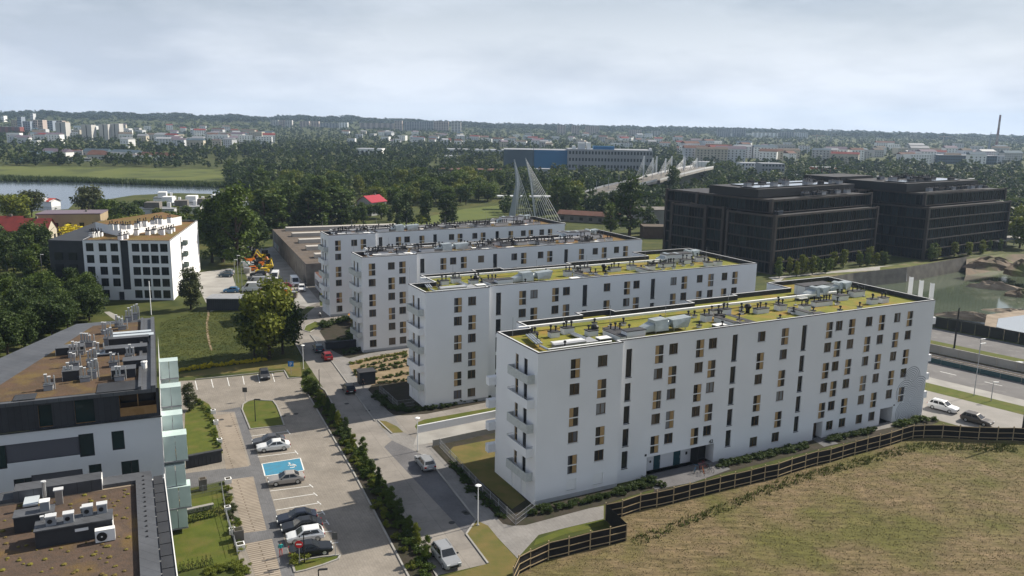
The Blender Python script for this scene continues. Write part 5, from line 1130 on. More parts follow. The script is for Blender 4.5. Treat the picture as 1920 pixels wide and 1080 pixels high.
def farhouses(n, x0, x1, y0, y1, grp, lab, hs=(8, 14), ls=(11, 24), fl=2):
    for i in range(n):
        px, py = rr.uniform(x0, x1), rr.uniform(y0, y1); p = g(px, py+px*.0171); L = rr.uniform(*ls); D = rr.uniform(9, 13); h = rr.uniform(*hs); rf_ = rr.choice((0, 2.5, 3.2)); 
        p.z = hz(p.x, p.y); r = empty('house', p, R(rr.uniform(-35, 35)), label=lab, cat='house', group=grp); b = MB(); b.box(-L/2, L/2, -D/2, D/2, -2, h, 0, top=1)
        if rf_: b.add([(-L/2-.4, -D/2-.4, h), (-L/2-.4, D/2+.4, h), (-L/2-.4, 0, h+rf_), (L/2+.4, -D/2-.4, h), (L/2+.4, D/2+.4, h), (L/2+.4, 0, h+rf_)], [(0, 2, 1), (3, 4, 5), (0, 3, 5, 2), (1, 2, 5, 4)], 1)
        b.build('wall', [rr.choice(rc), rr.choice(rf)], r); far_spots.append((p.x, p.y, L))
        nb = max(2, int(L/4)); wm = MB()
        for f in range(max(1, int(h/3))):
            for q in range(nb): wm.box(-L/2+(q+.5)*L/nb-.7, -L/2+(q+.5)*L/nb+.7, -D/2-.06, -D/2+.02, .9+3*f, 2.3+3*f)
        wm.build('window_row', [fwin], r, kind='stuff')
farhouses(75, 0, 480, 242, 274, 'houses of the far town at the left', 'distant house or small block among trees in the far left town')
farhouses(16, 380, 520, 246, 262, 'white blocks left of centre', 'distant pale block among trees below the left hills', (9, 15), (18, 34))
farhouses(10, 60, 300, 286, 296, 'low sheds across the river', 'low distant shed behind the river meadow', (4, 6), (18, 40))
farhouses(90, 640, 1340, 240, 260, 'houses of the far town in the middle', 'distant small house among trees in the middle of the far town', (6, 11))
farhouses(70, 1280, 1900, 252, 280, 'houses of the far town at the right', 'distant pale house or block in the far right town', (9, 17), (14, 34))
farhouses(12, 1290, 1400, 270, 282, 'pink and cream blocks beyond the river bridge', 'distant cream block beyond the river bridge', (12, 18), (24, 40))
for i, (px, py, L, m_, lab) in enumerate(((48, 304, 22, mat('bright_blue', (.03, .3, .5)), 'long bright blue boat-like hull across the river meadow'), (150, 303, 20, whitep, 'long white coach at the left of the meadow edge'), (236, 304, 22, whitep, 'long white coach at the right of the meadow edge'))):
    p = g(px, py); r = empty('parked_coach', p, R(10), label=lab, cat='coach'); b = MB(); b.box(-L/2, L/2, -1.5, 1.5, .6, 3.6); b.build('body', [m_], r); b = MB(); b.box(-L/2+.5, L/2-.5, -1.55, -1.49, 1.8, 2.9); b.build('window_band', [glassd], r); b = MB()
    for x in (-L/2+3, L/2-3): b.tube((x, -1.5, .5), (x, 1.5, .5), .5, n=10)
    b.build('wheel', [rubber], r)
# river and meadow
RIV = [(-260, 352), (-60, 342), (0, 338), (60, 339), (140, 340), (240, 344), (300, 347), (412, 350), (412, 364), (330, 362), (250, 366), (200, 374), (140, 380), (128, 392), (60, 396), (0, 386), (-200, 420)]
sheet('river', RIV, 2, WATER1)
b = MB(); q = [g(*p, -1.2) for p in ((1872, 597), (1925, 590), (1990, 600), (1960, 632), (1905, 622), (1868, 613))]; b.add(q, [tuple(range(6))]); b.f = [f[::-1] for f in b.f]; b.build('puddle', mat('puddle_water', (.32, .34, .36), rough=.03, spec=.9), kind='structure')  # milky water, base paled further to stand in for the reflected bright sky
b = MB(); q = [g(*p, -1.3) for p in ((1850, 590), (1930, 580), (2000, 595), (1970, 645), (1900, 630), (1845, 616))]; b.prism([(p.x, p.y) for p in q], -4.5, -1.3); b.build('mud_bank', MATS['pale_clay'], kind='structure')

MEA = [(-260, 316), (0, 312), (100, 311), (200, 314), (320, 316), (425, 318), (425, 349), (300, 345), (240, 342), (140, 338), (0, 336), (-260, 350)]
sheet('meadow', MEA, 1, mat('river_meadow', (.11, .125, .03), (.08, .10, .022), scale=.02, rough=.95, c3=(.06, .075, .02), s3=.03, l3=.52, h3=.6))
sheet('bank_lawn', [(20, 415), (60, 398), (128, 393), (140, 400), (120, 418), (60, 430)], 2, mat('bank_lawn', (.10, .12, .025), (.08, .105, .02), scale=.1))
sheet('park_lawn', [(640, 432), (760, 415), (870, 392), (945, 384), (945, 404), (880, 415), (780, 425)], 2, MATS['bank_lawn'])
sheet('yard', [(455, 480), (512, 462), (600, 566), (575, 575), (545, 570), (470, 545)], 2, conc)
# ---------------------------------------------------------------- trees
LEAF = [leafmat('leaf_mid', (.036, .066, .010), (.105, .148, .022)), leafmat('leaf_bright', (.075, .105, .012), (.18, .195, .028)), leafmat('leaf_dark', (.024, .045, .011), (.068, .10, .022)), leafmat('leaf_grey', (.04, .055, .022), (.10, .11, .045)),
        leafmat('leaf_yellow', (.5, .42, .02), (.68, .56, .03)), leafmat('leaf_autumn', (.05, .05, .02), (.12, .11, .03))]
FARL = [leafmat('far_leaf_mid', (.024, .046, .013), (.064, .096, .024), .15), leafmat('far_leaf_light', (.042, .070, .015), (.105, .135, .03), .15), leafmat('far_leaf_dark', (.014, .029, .013), (.036, .058, .022), .15)]
npr = np.random.default_rng(5)
def leaf_cloud(centers, radii, per, size, squash=1.0, flat=.0):
    """quads scattered over a set of lobes; returns verts (n*4,3)"""
    V = []
    for c, r in zip(centers, radii):
        n = max(6, int(per*(r/radii.mean())**2)); d = npr.normal(size=(n, 3)); d /= np.linalg.norm(d, axis=1)[:, None]
        rad = r*(npr.uniform(.3, 1.1, n))[:, None]; p = c+d*rad*np.array([1, 1, squash]); nn = d+npr.normal(size=(n, 3))*.75; nn /= np.linalg.norm(nn, axis=1)[:, None]
        t = np.cross(nn, npr.normal(size=(n, 3))); t /= np.linalg.norm(t, axis=1)[:, None]; b = np.cross(nn, t); s = (size*npr.uniform(.6, 1.35, n))[:, None]; k = npr.uniform(.5, .9, n)[:, None]
        V.append(np.stack([p-t*s-b*s*k*.3, p+b*s*k*-.9, p+t*s+b*s*k*.2, p+b*s*k], 1))
    return np.concatenate(V).reshape(-1, 3)
def quads_mesh(name, V, m):
    n = len(V)//4; me = bpy.data.meshes.new(name); me.vertices.add(n*4); me.vertices.foreach_set('co', V.astype(np.float32).ravel()); me.loops.add(n*4); me.loops.foreach_set('vertex_index', np.arange(n*4, dtype=np.int32))
    me.polygons.add(n); me.polygons.foreach_set('loop_start', np.arange(0, n*4, 4, dtype=np.int32)); me.materials.append(m); me.update(); me.validate(); return me
def crown_pts(kind, seed, lobes, per, size):
    """unit tree: height 1, crown from about .18 to 1"""
    global npr; npr = np.random.default_rng(seed)
    if kind == 'round':
        c = npr.normal(size=(lobes, 3)); c /= np.linalg.norm(c, axis=1)[:, None]; c *= npr.uniform(.35, 1, lobes)[:, None]**.5; c = c*np.array([.28, .28, .34])+np.array([0, 0, .52]); r = npr.uniform(.09, .165, lobes)
    elif kind == 'tall':
        z = npr.uniform(.12, .95, lobes); w = .17*np.sin(np.clip((z-.02)/1.0, 0, 1)*math.pi)**.6; a = npr.uniform(0, 6.28, lobes); c = np.stack([w*np.cos(a)*npr.uniform(.3, 1, lobes), w*np.sin(a)*npr.uniform(.3, 1, lobes), z], 1); r = npr.uniform(.07, .115, lobes)
    elif kind == 'poplar':
        z = npr.uniform(.1, .97, lobes); w = .10*np.sin(np.clip((z-.02)/1.0, 0, 1)*math.pi)**.5; a = npr.uniform(0, 6.28, lobes); c = np.stack([w*np.cos(a)*.7, w*np.sin(a)*.7, z], 1); r = npr.uniform(.045, .075, lobes)
    elif kind == 'conifer':
        z = npr.uniform(.08, .97, lobes); w = .24*(1-z); a = npr.uniform(0, 6.28, lobes); c = np.stack([w*np.cos(a), w*np.sin(a), z], 1); r = npr.uniform(.03, .07, lobes)*(1.25-z*.7)
    else:   # bush
        c = npr.uniform(-1, 1, (lobes, 3))*np.array([.42, .42, .3])+np.array([0, 0, .45]); r = npr.uniform(.2, .34, lobes)
    return leaf_cloud(c, r, per, size, .85)
def trunk_mesh(kind):
    b = MB(); r = random.Random(len(kind)); b.tube((0, 0, -.02), (.005, 0, .22), .022, .016, 7); b.tube((.005, 0, .22), (0, .01, .7), .016, .005, 6)
    for i in range(5): a = i*1.3; z = .2+.09*i; b.tube((0, 0, z), (.17*math.cos(a), .17*math.sin(a), z+.2), .009, .003, 5)
    return b.mesh('trunk', [barkm])
CROWN = {}
def crown(kind, var, lod, li):
    k = (kind, var, lod, li)
    if k not in CROWN:
        lb, per, sz = {'round': ((40, 130, .022), (34, 56, .031), (18, 18, .04)), 'tall': ((40, 110, .019), (34, 48, .027), (18, 16, .034)), 'poplar': ((40, 90, .015), (34, 44, .02), (18, 14, .027)), 'conifer': ((60, 26, .014), (44, 18, .019), (30, 10, .03)), 'bush': ((9, 120, .06), (8, 60, .08), (7, 30, .11))}[kind][lod]
        CROWN[k] = quads_mesh('crown', crown_pts(kind, 100+var*7+lod, lb, per, sz), LEAF[li])
    return CROWN[k]
TRK = {k: trunk_mesh(k) for k in ('round', 'tall', 'poplar', 'conifer', 'bush')}
TREE_AT = []
def tree(kind, p, h, li, label, group=None, wide=1.0, lod=1, cat='tree', name=None, var=None):
    v = rnd.randrange(4) if var is None else var
    r = ob(name or {'round': 'deciduous_tree', 'tall': 'deciduous_tree', 'poplar': 'poplar_tree', 'conifer': 'conifer_tree', 'bush': 'shrub'}[kind], None, None, p, rnd.uniform(0, 6.28), (h*wide, h*wide, h), label=label, cat=cat, group=group)
    ob('crown', crown(kind, v, lod, li), r)
    if kind != 'bush': ob('trunk', TRK[kind], r)
    TREE_AT.append((p[0], p[1])); return r
# single trees that stand out in the photograph
tree('round', g(505, 672)+Vector((0, 0, -1.0)), 18, 1, 'large bright green tree at the middle of the meadow beside the street', wide=1.0, lod=0, var=0)
tree('round', g(530, 664), 13, 2, 'dark tree half merged with the right side of the large bright meadow tree', wide=1.05, lod=0, var=1)
tree('round', g(478, 668), 11, 2, 'dark lower tree on the left side of the large bright meadow tree', wide=1.1, lod=0, var=2)
tree('tall', g(358, 580), 10.5, 3, 'grey-green tree at the corner of the white square-window block', wide=1.3, lod=0)
tree('tall', g(447, 498), 26, 0, 'tallest broad tree right of the white square-window block', wide=1.25, lod=0)
tree('tall', g(418, 492), 22, 2, 'tall dark tree directly beside the tallest broad tree', wide=1.2, lod=0)
tree('tall', g(398, 492), 20, 0, 'mid-green tall tree close to the white square-window block', wide=1.2, lod=0)
tree('round', g(470, 480), 17, 2, 'dark tree behind the equipment yard', wide=1.1)
for i, (x, y, h, li) in enumerate(((497, 448, 20, 2), (580, 440, 19, 2), (602, 438, 19, 0), (622, 432, 18, 2), (640, 430, 17, 2), (560, 438, 16, 2), (520, 446, 18, 0))): tree('poplar', g(x, y), h, li, ('narrow dark poplar left of the shed', 'dark poplar behind the shed roof', 'tall poplar at the left corner of the farthest white block', 'second poplar from the corner of the farthest white block', 'third poplar from the corner of the farthest white block', 'shorter poplar behind the shed', 'green poplar next to the narrow dark poplar')[i], wide=1.9)
for i, (x, y, h) in enumerate(((762, 425, 14), (800, 423, 13), (836, 421, 13), (848, 420, 12), (745, 427, 11))): tree('tall', g(x, y), h*1.15, 2, 'dark upright tree in the row behind the farthest white block', group='dark trees behind the farthest white block', wide=1.1)
tree('bush', g(783, 424), 6, 1, 'round light green bush between the dark upright trees', wide=1.3, cat='shrub')
tree('bush', g(137, 452), 6.5, 4, 'bright yellow bush in front of the tan flat-roofed building', wide=2.0, cat='shrub', lod=0)
for i, (x, y, h) in enumerate(((10, 432, 9), (33, 432, 9), (55, 430, 8), (92, 424, 7), (108, 422, 8))): tree('conifer', g(x, y), h, 2, 'small dark conifer behind the red-roofed houses', group='small dark conifers', wide=1.0)
for i, (x, y, h, li, lab) in enumerate(((35, 425, 15, 1, 'bright willow-like tree on the bank lawn at the left edge'), (60, 407, 14, 3, 'grey-green tree on the bank lawn before the river'), (15, 412, 13, 1, 'light green tree cut by the left edge at the river bank'), (168, 412, 17, 3, 'pale rounded willow standing in front of the river'), (205, 425, 13, 0, 'green tree right of the pale willow'), (235, 430, 13, 2, 'dark tree in front of the white cubic houses'), (275, 405, 8, 2, 'dark tree left of the white cubic houses'), (258, 396, 6, 2, 'dark tree at the river edge behind the willow'))): tree('round', g(x, y), h, li, lab, wide=1.25)
def scat(poly, n, kinds, hs, lis, lab, grp, lod=1, wide=(.9, 1.2), mind=3, cat='tree', seed=1, world=False):
    rr = random.Random(seed); P = poly if world else [g(*p) for p in poly]; xs = [p[0] for p in P]; ys = [p[1] for p in P]; k = 0; t = 0; pts = []
    while k < n and t < n*60:
        t += 1; x, y = rr.uniform(min(xs), max(xs)), rr.uniform(min(ys), max(ys))
        if not inpoly(x, y, P) or any((x-a)**2+(y-b)**2 < mind*mind for a, b in pts): continue
        pts.append((x, y)); k += 1; tree(rr.choice(kinds), (x, y, 0), rr.uniform(*hs), rr.choice(lis), lab, grp, rr.uniform(*wide), lod, cat)
# dark trees at the far left behind the dark roof
scat([(-30, 690), (150, 610), (190, 600), (178, 570), (150, 555), (60, 562), (-30, 590)], 46, ['round', 'tall', 'round'], (6.5, 10.5), [2, 2, 0], 'dark tree in the thicket behind the dark-roofed building', 'thicket behind the dark-roofed building', 0, (1.0, 1.3), 3.6, seed=2)
scat([(-30, 530), (60, 528), (105, 515), (105, 480), (90, 468), (-30, 478)], 26, ['tall', 'round', 'conifer'], (8, 12), [2, 2, 2, 0], 'dark tree in the clump below the red-roofed houses', 'clump below the red-roofed houses', 1, (1, 1.3), 3.4, seed=3)
scat([(205, 462), (270, 440), (330, 430), (400, 424), (480, 424), (480, 440), (395, 448), (380, 470)], 30, ['round', 'tall'], (7.5, 11), [0, 2, 1, 0], 'tree in the belt behind the white square-window block', 'belt behind the white square-window block', 1, (1, 1.25), 4.2, seed=4)
scat([(160, 432), (230, 447), (300, 430), (280, 418), (190, 420)], 14, ['round'], (7, 10), [0, 2], 'green tree between the willow and the square-window block', 'trees near the willow', 1, (1.1, 1.3), 5, seed=14)
scat([(480, 432), (640, 424), (640, 400), (560, 392), (480, 398)], 26, ['tall', 'round'], (12, 19), [2, 0, 1], 'tree behind the industrial shed', 'trees behind the industrial shed', 1, (1, 1.3), 4.5, seed=5)
scat([(480, 398), (640, 398), (720, 385), (940, 380), (940, 352), (700, 345), (480, 365)], 60, ['round', 'round', 'tall'], (10, 17), [0, 1, 2, 1, 0], 'leafy tree in the broad wood behind the farthest white block', 'broad wood behind the farthest white block', 1, (1.05, 1.35), 6, seed=6)
scat([(1035, 412), (1105, 406), (1100, 385), (1045, 388)], 11, ['tall', 'poplar', 'tall'], (14, 18), [0, 1, 2], 'tall tree right of the bridge stays', 'tall trees right of the bridge stays', 1, (1.1, 1.5), 4.5, seed=7)
for x, y, h, w, li in ((1128, 404, 13, 1.4, 2), (1150, 402, 12, 1.4, 2), (1180, 442, 24, 1.35, 2), (1145, 436, 13, 1.5, 0), (1213, 436, 12, 1.5, 2), (1258, 372, 20, 1.0, 2), (1263, 368, 18, 1.1, 0)): tree('tall', g(x, y), h, li, {1128: 'dark tree below the end of the far bridge deck', 1150: 'dark tree right below the far bridge abutment', 1180: 'tallest dark tree between the third block roof and the black offices', 1145: 'rounded tree left of the tallest dark tree by the offices', 1213: 'rounded dark tree touching the brick shed by the offices', 1258: 'dark narrow tree in front of the far bridge', 1263: 'green narrow tree in front of the far bridge'}[x], wide=w)
scat([(258, 396), (450, 380), (462, 402), (280, 412)], 26, ['round'], (4, 6.5), [0, 2, 1], 'low green tree among the white cubic houses', 'low trees among the white cubic houses', 1, (1.1, 1.4), 4, seed=41)
scat([(640, 428), (742, 416), (742, 404), (640, 410)], 12, ['round', 'tall'], (6, 9), [0, 1, 2], 'garden tree round the red-roofed grey house', 'garden trees round the red-roofed house', 1, (1.1, 1.4), 4.5, seed=42)
scat([(690, 398), (860, 388), (930, 376), (930, 368), (700, 385)], 22, ['round', 'round', 'tall'], (9, 14), [0, 1, 2, 0], 'broadleaf tree along the back edge of the park lawn', 'trees along the back edge of the park lawn', 1, (1.1, 1.4), 5, seed=43)
# young trees and hedges by the offices
scat([(1455, 522), (1560, 512), (1560, 506), (1455, 514)], 12, ['tall'], (4, 6.5), [0, 1], 'young tree in front of the nearer black office', 'young trees in front of the nearer black office', 1, (1.0, 1.4), 3, seed=8)
scat([(1560, 506), (1660, 498), (1660, 490), (1560, 500)], 9, ['tall'], (4, 6.5), [0, 1], 'young tree between the two black offices', 'young trees between the two black offices', 1, (1.0, 1.4), 3, seed=9)
scat([(1740, 492), (1880, 470), (1880, 466), (1740, 487)], 10, ['tall'], (4, 6.5), [1, 0], 'young tree in front of the farther black office', 'young trees in front of the farther black office', 1, (1.0, 1.4), 3, seed=10)
scat([(1900, 470), (1990, 470), (1990, 430), (1905, 430)], 8, ['round'], (12, 18), [1, 0], 'bright bushy tree at the right edge behind the farther office', 'trees at the right edge', 1, (1.1, 1.4), 5, seed=11)
# hedge row between the car park and the street
rr = random.Random(31); A, B = Vector((0, 0, 0)), None
hl = [(575, 728), (620, 790), (665, 862), (718, 945), (770, 1030), (795, 1078)]
def along(pts, n, jit=.5):
    P = [g(*p) for p in pts]; L = [0]
    for a, b in zip(P, P[1:]): L.append(L[-1]+(b-a).length)
    for i in range(n):
        d = L[-1]*(i+.5)/n
        for j in range(len(P)-1):
            if d <= L[j+1]: q = P[j].lerp(P[j+1], (d-L[j])/(L[j+1]-L[j])); break
        yield Vector((q.x+rr.uniform(-jit, jit), q.y+rr.uniform(-jit, jit), 0))
for p in along([(585, 724), (632, 795), (690, 880), (752, 975), (805, 1068)], 20, .4): tree('tall', p, rr.uniform(1.8, 3.0), rr.choice((0, 2, 0, 1)), 'slender young tree in the planted strip between car park and street', 'young trees in the planted strip', rr.uniform(.8, 1.15), 0)
for p in along([(578, 724), (625, 792), (674, 866), (730, 950), (780, 1036), (802, 1078)], 50, .9): tree('bush', p, rr.uniform(.45, .9), rr.choice((0, 0, 2, 1)), 'low green shrub in the planted strip between car park and street', 'shrubs in the planted strip', rr.uniform(1.2, 1.7), 0, 'shrub')
Q = []; base = crown_pts('bush', 950, 8, 50, .09)
for p in along([(580, 722), (627, 792), (680, 872), (738, 960), (790, 1046), (806, 1082)], 150, 1.0):
    h = rr.uniform(.45, .8); w_ = h*rr.uniform(1.1, 1.5); a_ = rr.uniform(0, 6.28); c_, s_ = math.cos(a_), math.sin(a_)
    Q.append(np.stack([(base[:, 0]*c_-base[:, 1]*s_)*w_+p.x, (base[:, 0]*s_+base[:, 1]*c_)*w_+p.y, base[:, 2]*h], 1))
ob('hedge_plants', quads_mesh('hedge_plants', np.concatenate(Q), LEAF[0]), kind='stuff')
for p in along([(640, 815), (680, 880), (735, 985), (778, 1075)], 14, .7): tree('bush', p, rr.uniform(.6, 1.0), 1, 'yellow-green shrub at the kerb of the planted strip', 'yellow-green shrubs along the planted strip', rr.uniform(1.1, 1.5), 0, 'shrub')
for p in along([(318, 700), (380, 690), (440, 683), (500, 676)], 24, .15): tree('bush', p, rr.uniform(.7, .95), 4, 'round yellow shrub in the row along the meadow edge', 'row of yellow shrubs', 1.3, 1, 'shrub')
for pts, n, h, lab, grp, li in (([(645, 664), (700, 652), (764, 640)], 16, 1.0, 'dark clipped shrub at the foot of the third white block', 'hedge at the foot of the third white block', 2), ([(603, 618), (630, 606), (662, 600)], 9, 1.6, 'dark shrub left of the third white block', 'shrubs left of the third white block', 2), ([(625, 650), (655, 640), (668, 615)], 8, 1.4, 'dark shrub in the bed at the corner of the third block', 'shrubs at the corner of the third block', 2),
    ([(745, 772), (800, 768), (920, 745)], 26, .7, 'low shrub in the hedge at the foot of the second white block', 'hedge of the second white block', 2), ([(985, 965), (1060, 950), (1140, 932), (1215, 912)], 34, .65, 'low shrub in the front hedge of the nearest white block', 'front hedge of the nearest white block', 2), ([(1240, 912), (1225, 905), (1195, 905)], 8, .8, 'shrub beside the porch of the nearest block', 'shrubs beside the porch', 2),
    ([(1350, 875), (1420, 858), (1510, 838)], 30, .75, 'low shrub right of the porch of the nearest block', 'hedge right of the porch', 2), ([(1550, 828), (1640, 808)], 20, .75, 'low shrub between the two gateways of the nearest block', 'hedge between the gateways', 2), ([(1680, 800), (1730, 788), (1755, 790)], 12, .9, 'low shrub under the ringed mural', 'hedge under the mural', 0), ([(850, 868), (885, 918), (945, 975)], 22, .6, 'low shrub along the garden fence of the nearest block', 'shrubs along the garden fence', 2), ([(672, 690), (720, 679), (764, 668)], 13, .6, 'small shrub in the upper row of the sandy bed', 'upper row in the sandy bed', 0), ([(657, 684), (690, 675), (764, 662)], 22, .55, 'small yellowish shrub at the top edge of the sandy bed', 'top edge of the sandy bed', 1), ([(664, 704), (720, 694), (766, 686)], 16, .6, 'small shrub in the third row of the sandy bed', 'third row in the sandy bed', 2), ([(664, 698), (720, 688), (764, 678)], 18, .6, 'small shrub in the second row of the sandy bed', 'second row in the sandy bed', 0), ([(690, 716), (740, 706), (768, 700)], 10, .6, 'small shrub in the lower row of the sandy bed', 'lower row in the sandy bed', 0), ([(705, 720), (770, 712)], 9, .5, 'small shrub at the bottom edge of the sandy bed', 'bottom row in the sandy bed', 2)):
    if n < 20:
        for p in along(pts, n, .35): tree('bush', p, h*rr.uniform(.7, 1.2), li, lab, grp, rr.uniform(1.2, 1.7), 1, 'shrub')
    else:
        Q = []; base = crown_pts('bush', 900+n, 8, 60, .08)
        for p in along(pts, int(n*1.5), .5):
            a_ = rr.uniform(0, 6.28); w_ = h*rr.uniform(1.1, 1.7); h_ = h*rr.uniform(.7, 1.25); c_, s_ = math.cos(a_), math.sin(a_)
            Q.append(np.stack([(base[:, 0]*c_-base[:, 1]*s_)*w_+p.x, (base[:, 0]*s_+base[:, 1]*c_)*w_+p.y, base[:, 2]*h_], 1))
        ob('hedge_plants', quads_mesh('hedge_plants', np.concatenate(Q), LEAF[li]), kind='stuff')
for p in along([(700, 742), (735, 765), (760, 772)], 10, .8): tree('bush', p, rr.uniform(.8, 1.3), 2, 'dark shrub in the bed left of the second white block', 'shrubs left of the second block', 1.4, 1, 'shrub')
for p in along([(352, 762), (372, 752), (396, 790), (410, 842)], 18, .3): tree('bush', p, rr.uniform(.5, .8), rr.choice((0, 1)), 'small garden shrub round the upper garden lawn', 'shrubs round the upper garden lawn', 1.3, 1, 'shrub')
for p in along([(350, 982), (415, 965)], 11, .1): tree('conifer', p, 1.6, 2, 'small dark conifer in the row between the two garden lawns', 'conifer row between the garden lawns', .9, 1)
for p in along([(316, 1078), (350, 1070), (400, 1058)], 10, .1): tree('conifer', p, 1.3, 2, 'small dark conifer at the lower edge of the near garden', 'conifer row at the lower garden edge', .9, 1)
for p in along([(428, 918), (440, 985), (452, 1040)], 14, .3): tree('bush', p, rr.uniform(.5, .9), rr.choice((0, 1, 3)), 'mixed shrub between the gardens and the ribbed pavement', 'mixed shrubs by the ribbed pavement', 1.3, 0, 'shrub')
for p in along([(385, 1078), (420, 1066), (455, 1060), (450, 1080)], 22, .5): tree('bush', p, rr.uniform(.5, .7), 1, 'yellow-green shrub in the bed below the near garden', 'yellow-green bed below the near garden', 1.5, 0, 'shrub')
tree('tall', g(356, 770), 4.6, 3, 'thin young tree beside the upper garden lawn', wide=1.2, lod=0)
tree('tall', g(578, 740), 4.4, 0, 'dark young tree at the top end of the planted strip', wide=1.3, lod=0)
tree('bush', g(670, 612), 2.6, 5, 'brownish shrub below the red parasol', wide=1.2, cat='shrub')
tree('bush', g(612, 560), 2.4, 4, 'yellow shrub at the left foot of the farthest white block', wide=1.4, cat='shrub')
tree('bush', g(560, 1052), 1.1, 1, 'bright round shrub on the little island by the no-entry sign', wide=1.6, lod=0, cat='shrub')
# far woods: one mass, thinning into the haze
EXC = [[g(*p) for p in q] for q in (RIV, [(1000, 330), (1225, 330), (1225, 320), (940, 320)], [(-260, 312), (0, 311), (425, 317), (425, 350), (-260, 350)], [(640, 435), (760, 412), (870, 390), (945, 384), (945, 404), (780, 428)], [(1090, 385), (1200, 348), (1310, 316), (1345, 318), (1240, 350), (1180, 380)], [(930, 322), (1235, 326), (1235, 312), (930, 308)], [(1385, 334), (1480, 336), (1480, 326), (1385, 326)])]
rr = random.Random(77); P0, P1 = [], []
def ok(x, y):
    for q in EXC:
        if inpoly(x, y, q): return False
    return True
pts = []; lim = 13500; t = 0
R_in = lambda a: 430 if a < -.30 else (395 if a < -.02 else 430)
while len(pts) < lim and t < 90000:
    t += 1; a = rr.uniform(-.66, .68); r = 330+(3900-330)*rr.random()**1.6
    if r < (500 if a < -.02 else 400) or (a > .2 and r < 430): continue
    if a < -.335 and r < 640: continue
    x, y = r*math.sin(a), r*math.cos(a)
    if not ok(x, y): continue
    cl = math.sin(x*.011+1.3)*math.sin(y*.009+.4)+.5*math.sin(x*.031)*math.sin(y*.027)
    if cl < -.75 and rr.random() < .7: continue
    if r > 900 and any((x-fx)**2+((y+22-fy)*.6)**2 < (fl*.8+5)**2 for fx, fy, fl in far_spots): continue
    pts.append((x, y, r))
pts.sort(key=lambda q: q[2])
PK = (('round', .06), ('round', .06), ('tall', .05), ('round', .065), ('tall', .05), ('bush', .14))
protos = [(crown_pts(k, 300+i, 14, 8, s*1.2), k) for i, (k, s) in enumerate(PK)]; protos2 = [(crown_pts(k, 300+i, 8, 5, s*1.9), k) for i, (k, s) in enumerate(PK)]
chunks = [[], [], []]
for i, (x, y, r) in enumerate(pts):
    V, k = (protos if r < 950 else protos2)[rr.choice((0, 1, 2, 3, 3, 4, 0, 1)) if r < 2500 else rr.choice((0, 1, 3))]
    h = rr.uniform(7, 13.5)*(1-.18*sst(1000, 1800, r)) if k != 'bush' else rr.uniform(3, 6); w = h*rr.uniform(.95, 1.5)*(1+.7*sst(1200, 3200, r)); a = rr.uniform(0, 6.28); c, s = math.cos(a), math.sin(a)
    Q = np.empty_like(V); Q[:, 0] = (V[:, 0]*c-V[:, 1]*s)*w+x; Q[:, 1] = (V[:, 0]*s+V[:, 1]*c)*w+y; Q[:, 2] = (V[:, 2]-.06)*h+hz(x, y); chunks[rr.choice((0, 0, 1, 2, 2))].append(Q)
for ch, li, nm in zip(chunks, (0, 1, 2), ('woodland', 'woodland', 'woodland')):
    o = ob(nm, quads_mesh('woodland', np.concatenate(ch), FARL[li]), kind='stuff')
# ridge woods on the hills
RV = []
rr = random.Random(78)
for i in range(2600):
    a = rr.uniform(-.66, .66); r = rr.uniform(3000, 4300); x, y = r*math.sin(a), r*math.cos(a); V, k = protos2[rr.choice((0, 1, 3))]; h = rr.uniform(14, 22); w = h*rr.uniform(1.6, 2.8)
    Q = V*np.array([w, w, h]); Q[:, 0] += x; Q[:, 1] += y; Q[:, 2] += hz(x, y)-1; RV.append(Q)
ob('ridge_woods', quads_mesh('ridge_woods', np.concatenate(RV), FARL[2]), kind='stuff')
# reed band on the river bank
tufts('reeds', [g(*p) for p in ((-60, 339), (0, 334), (140, 337), (240, 341), (300, 344), (425, 346), (425, 352), (300, 348), (140, 342), (0, 340))], 2600, 2.6, LEAF[2], 9, 0, .25, 5, 1.5)
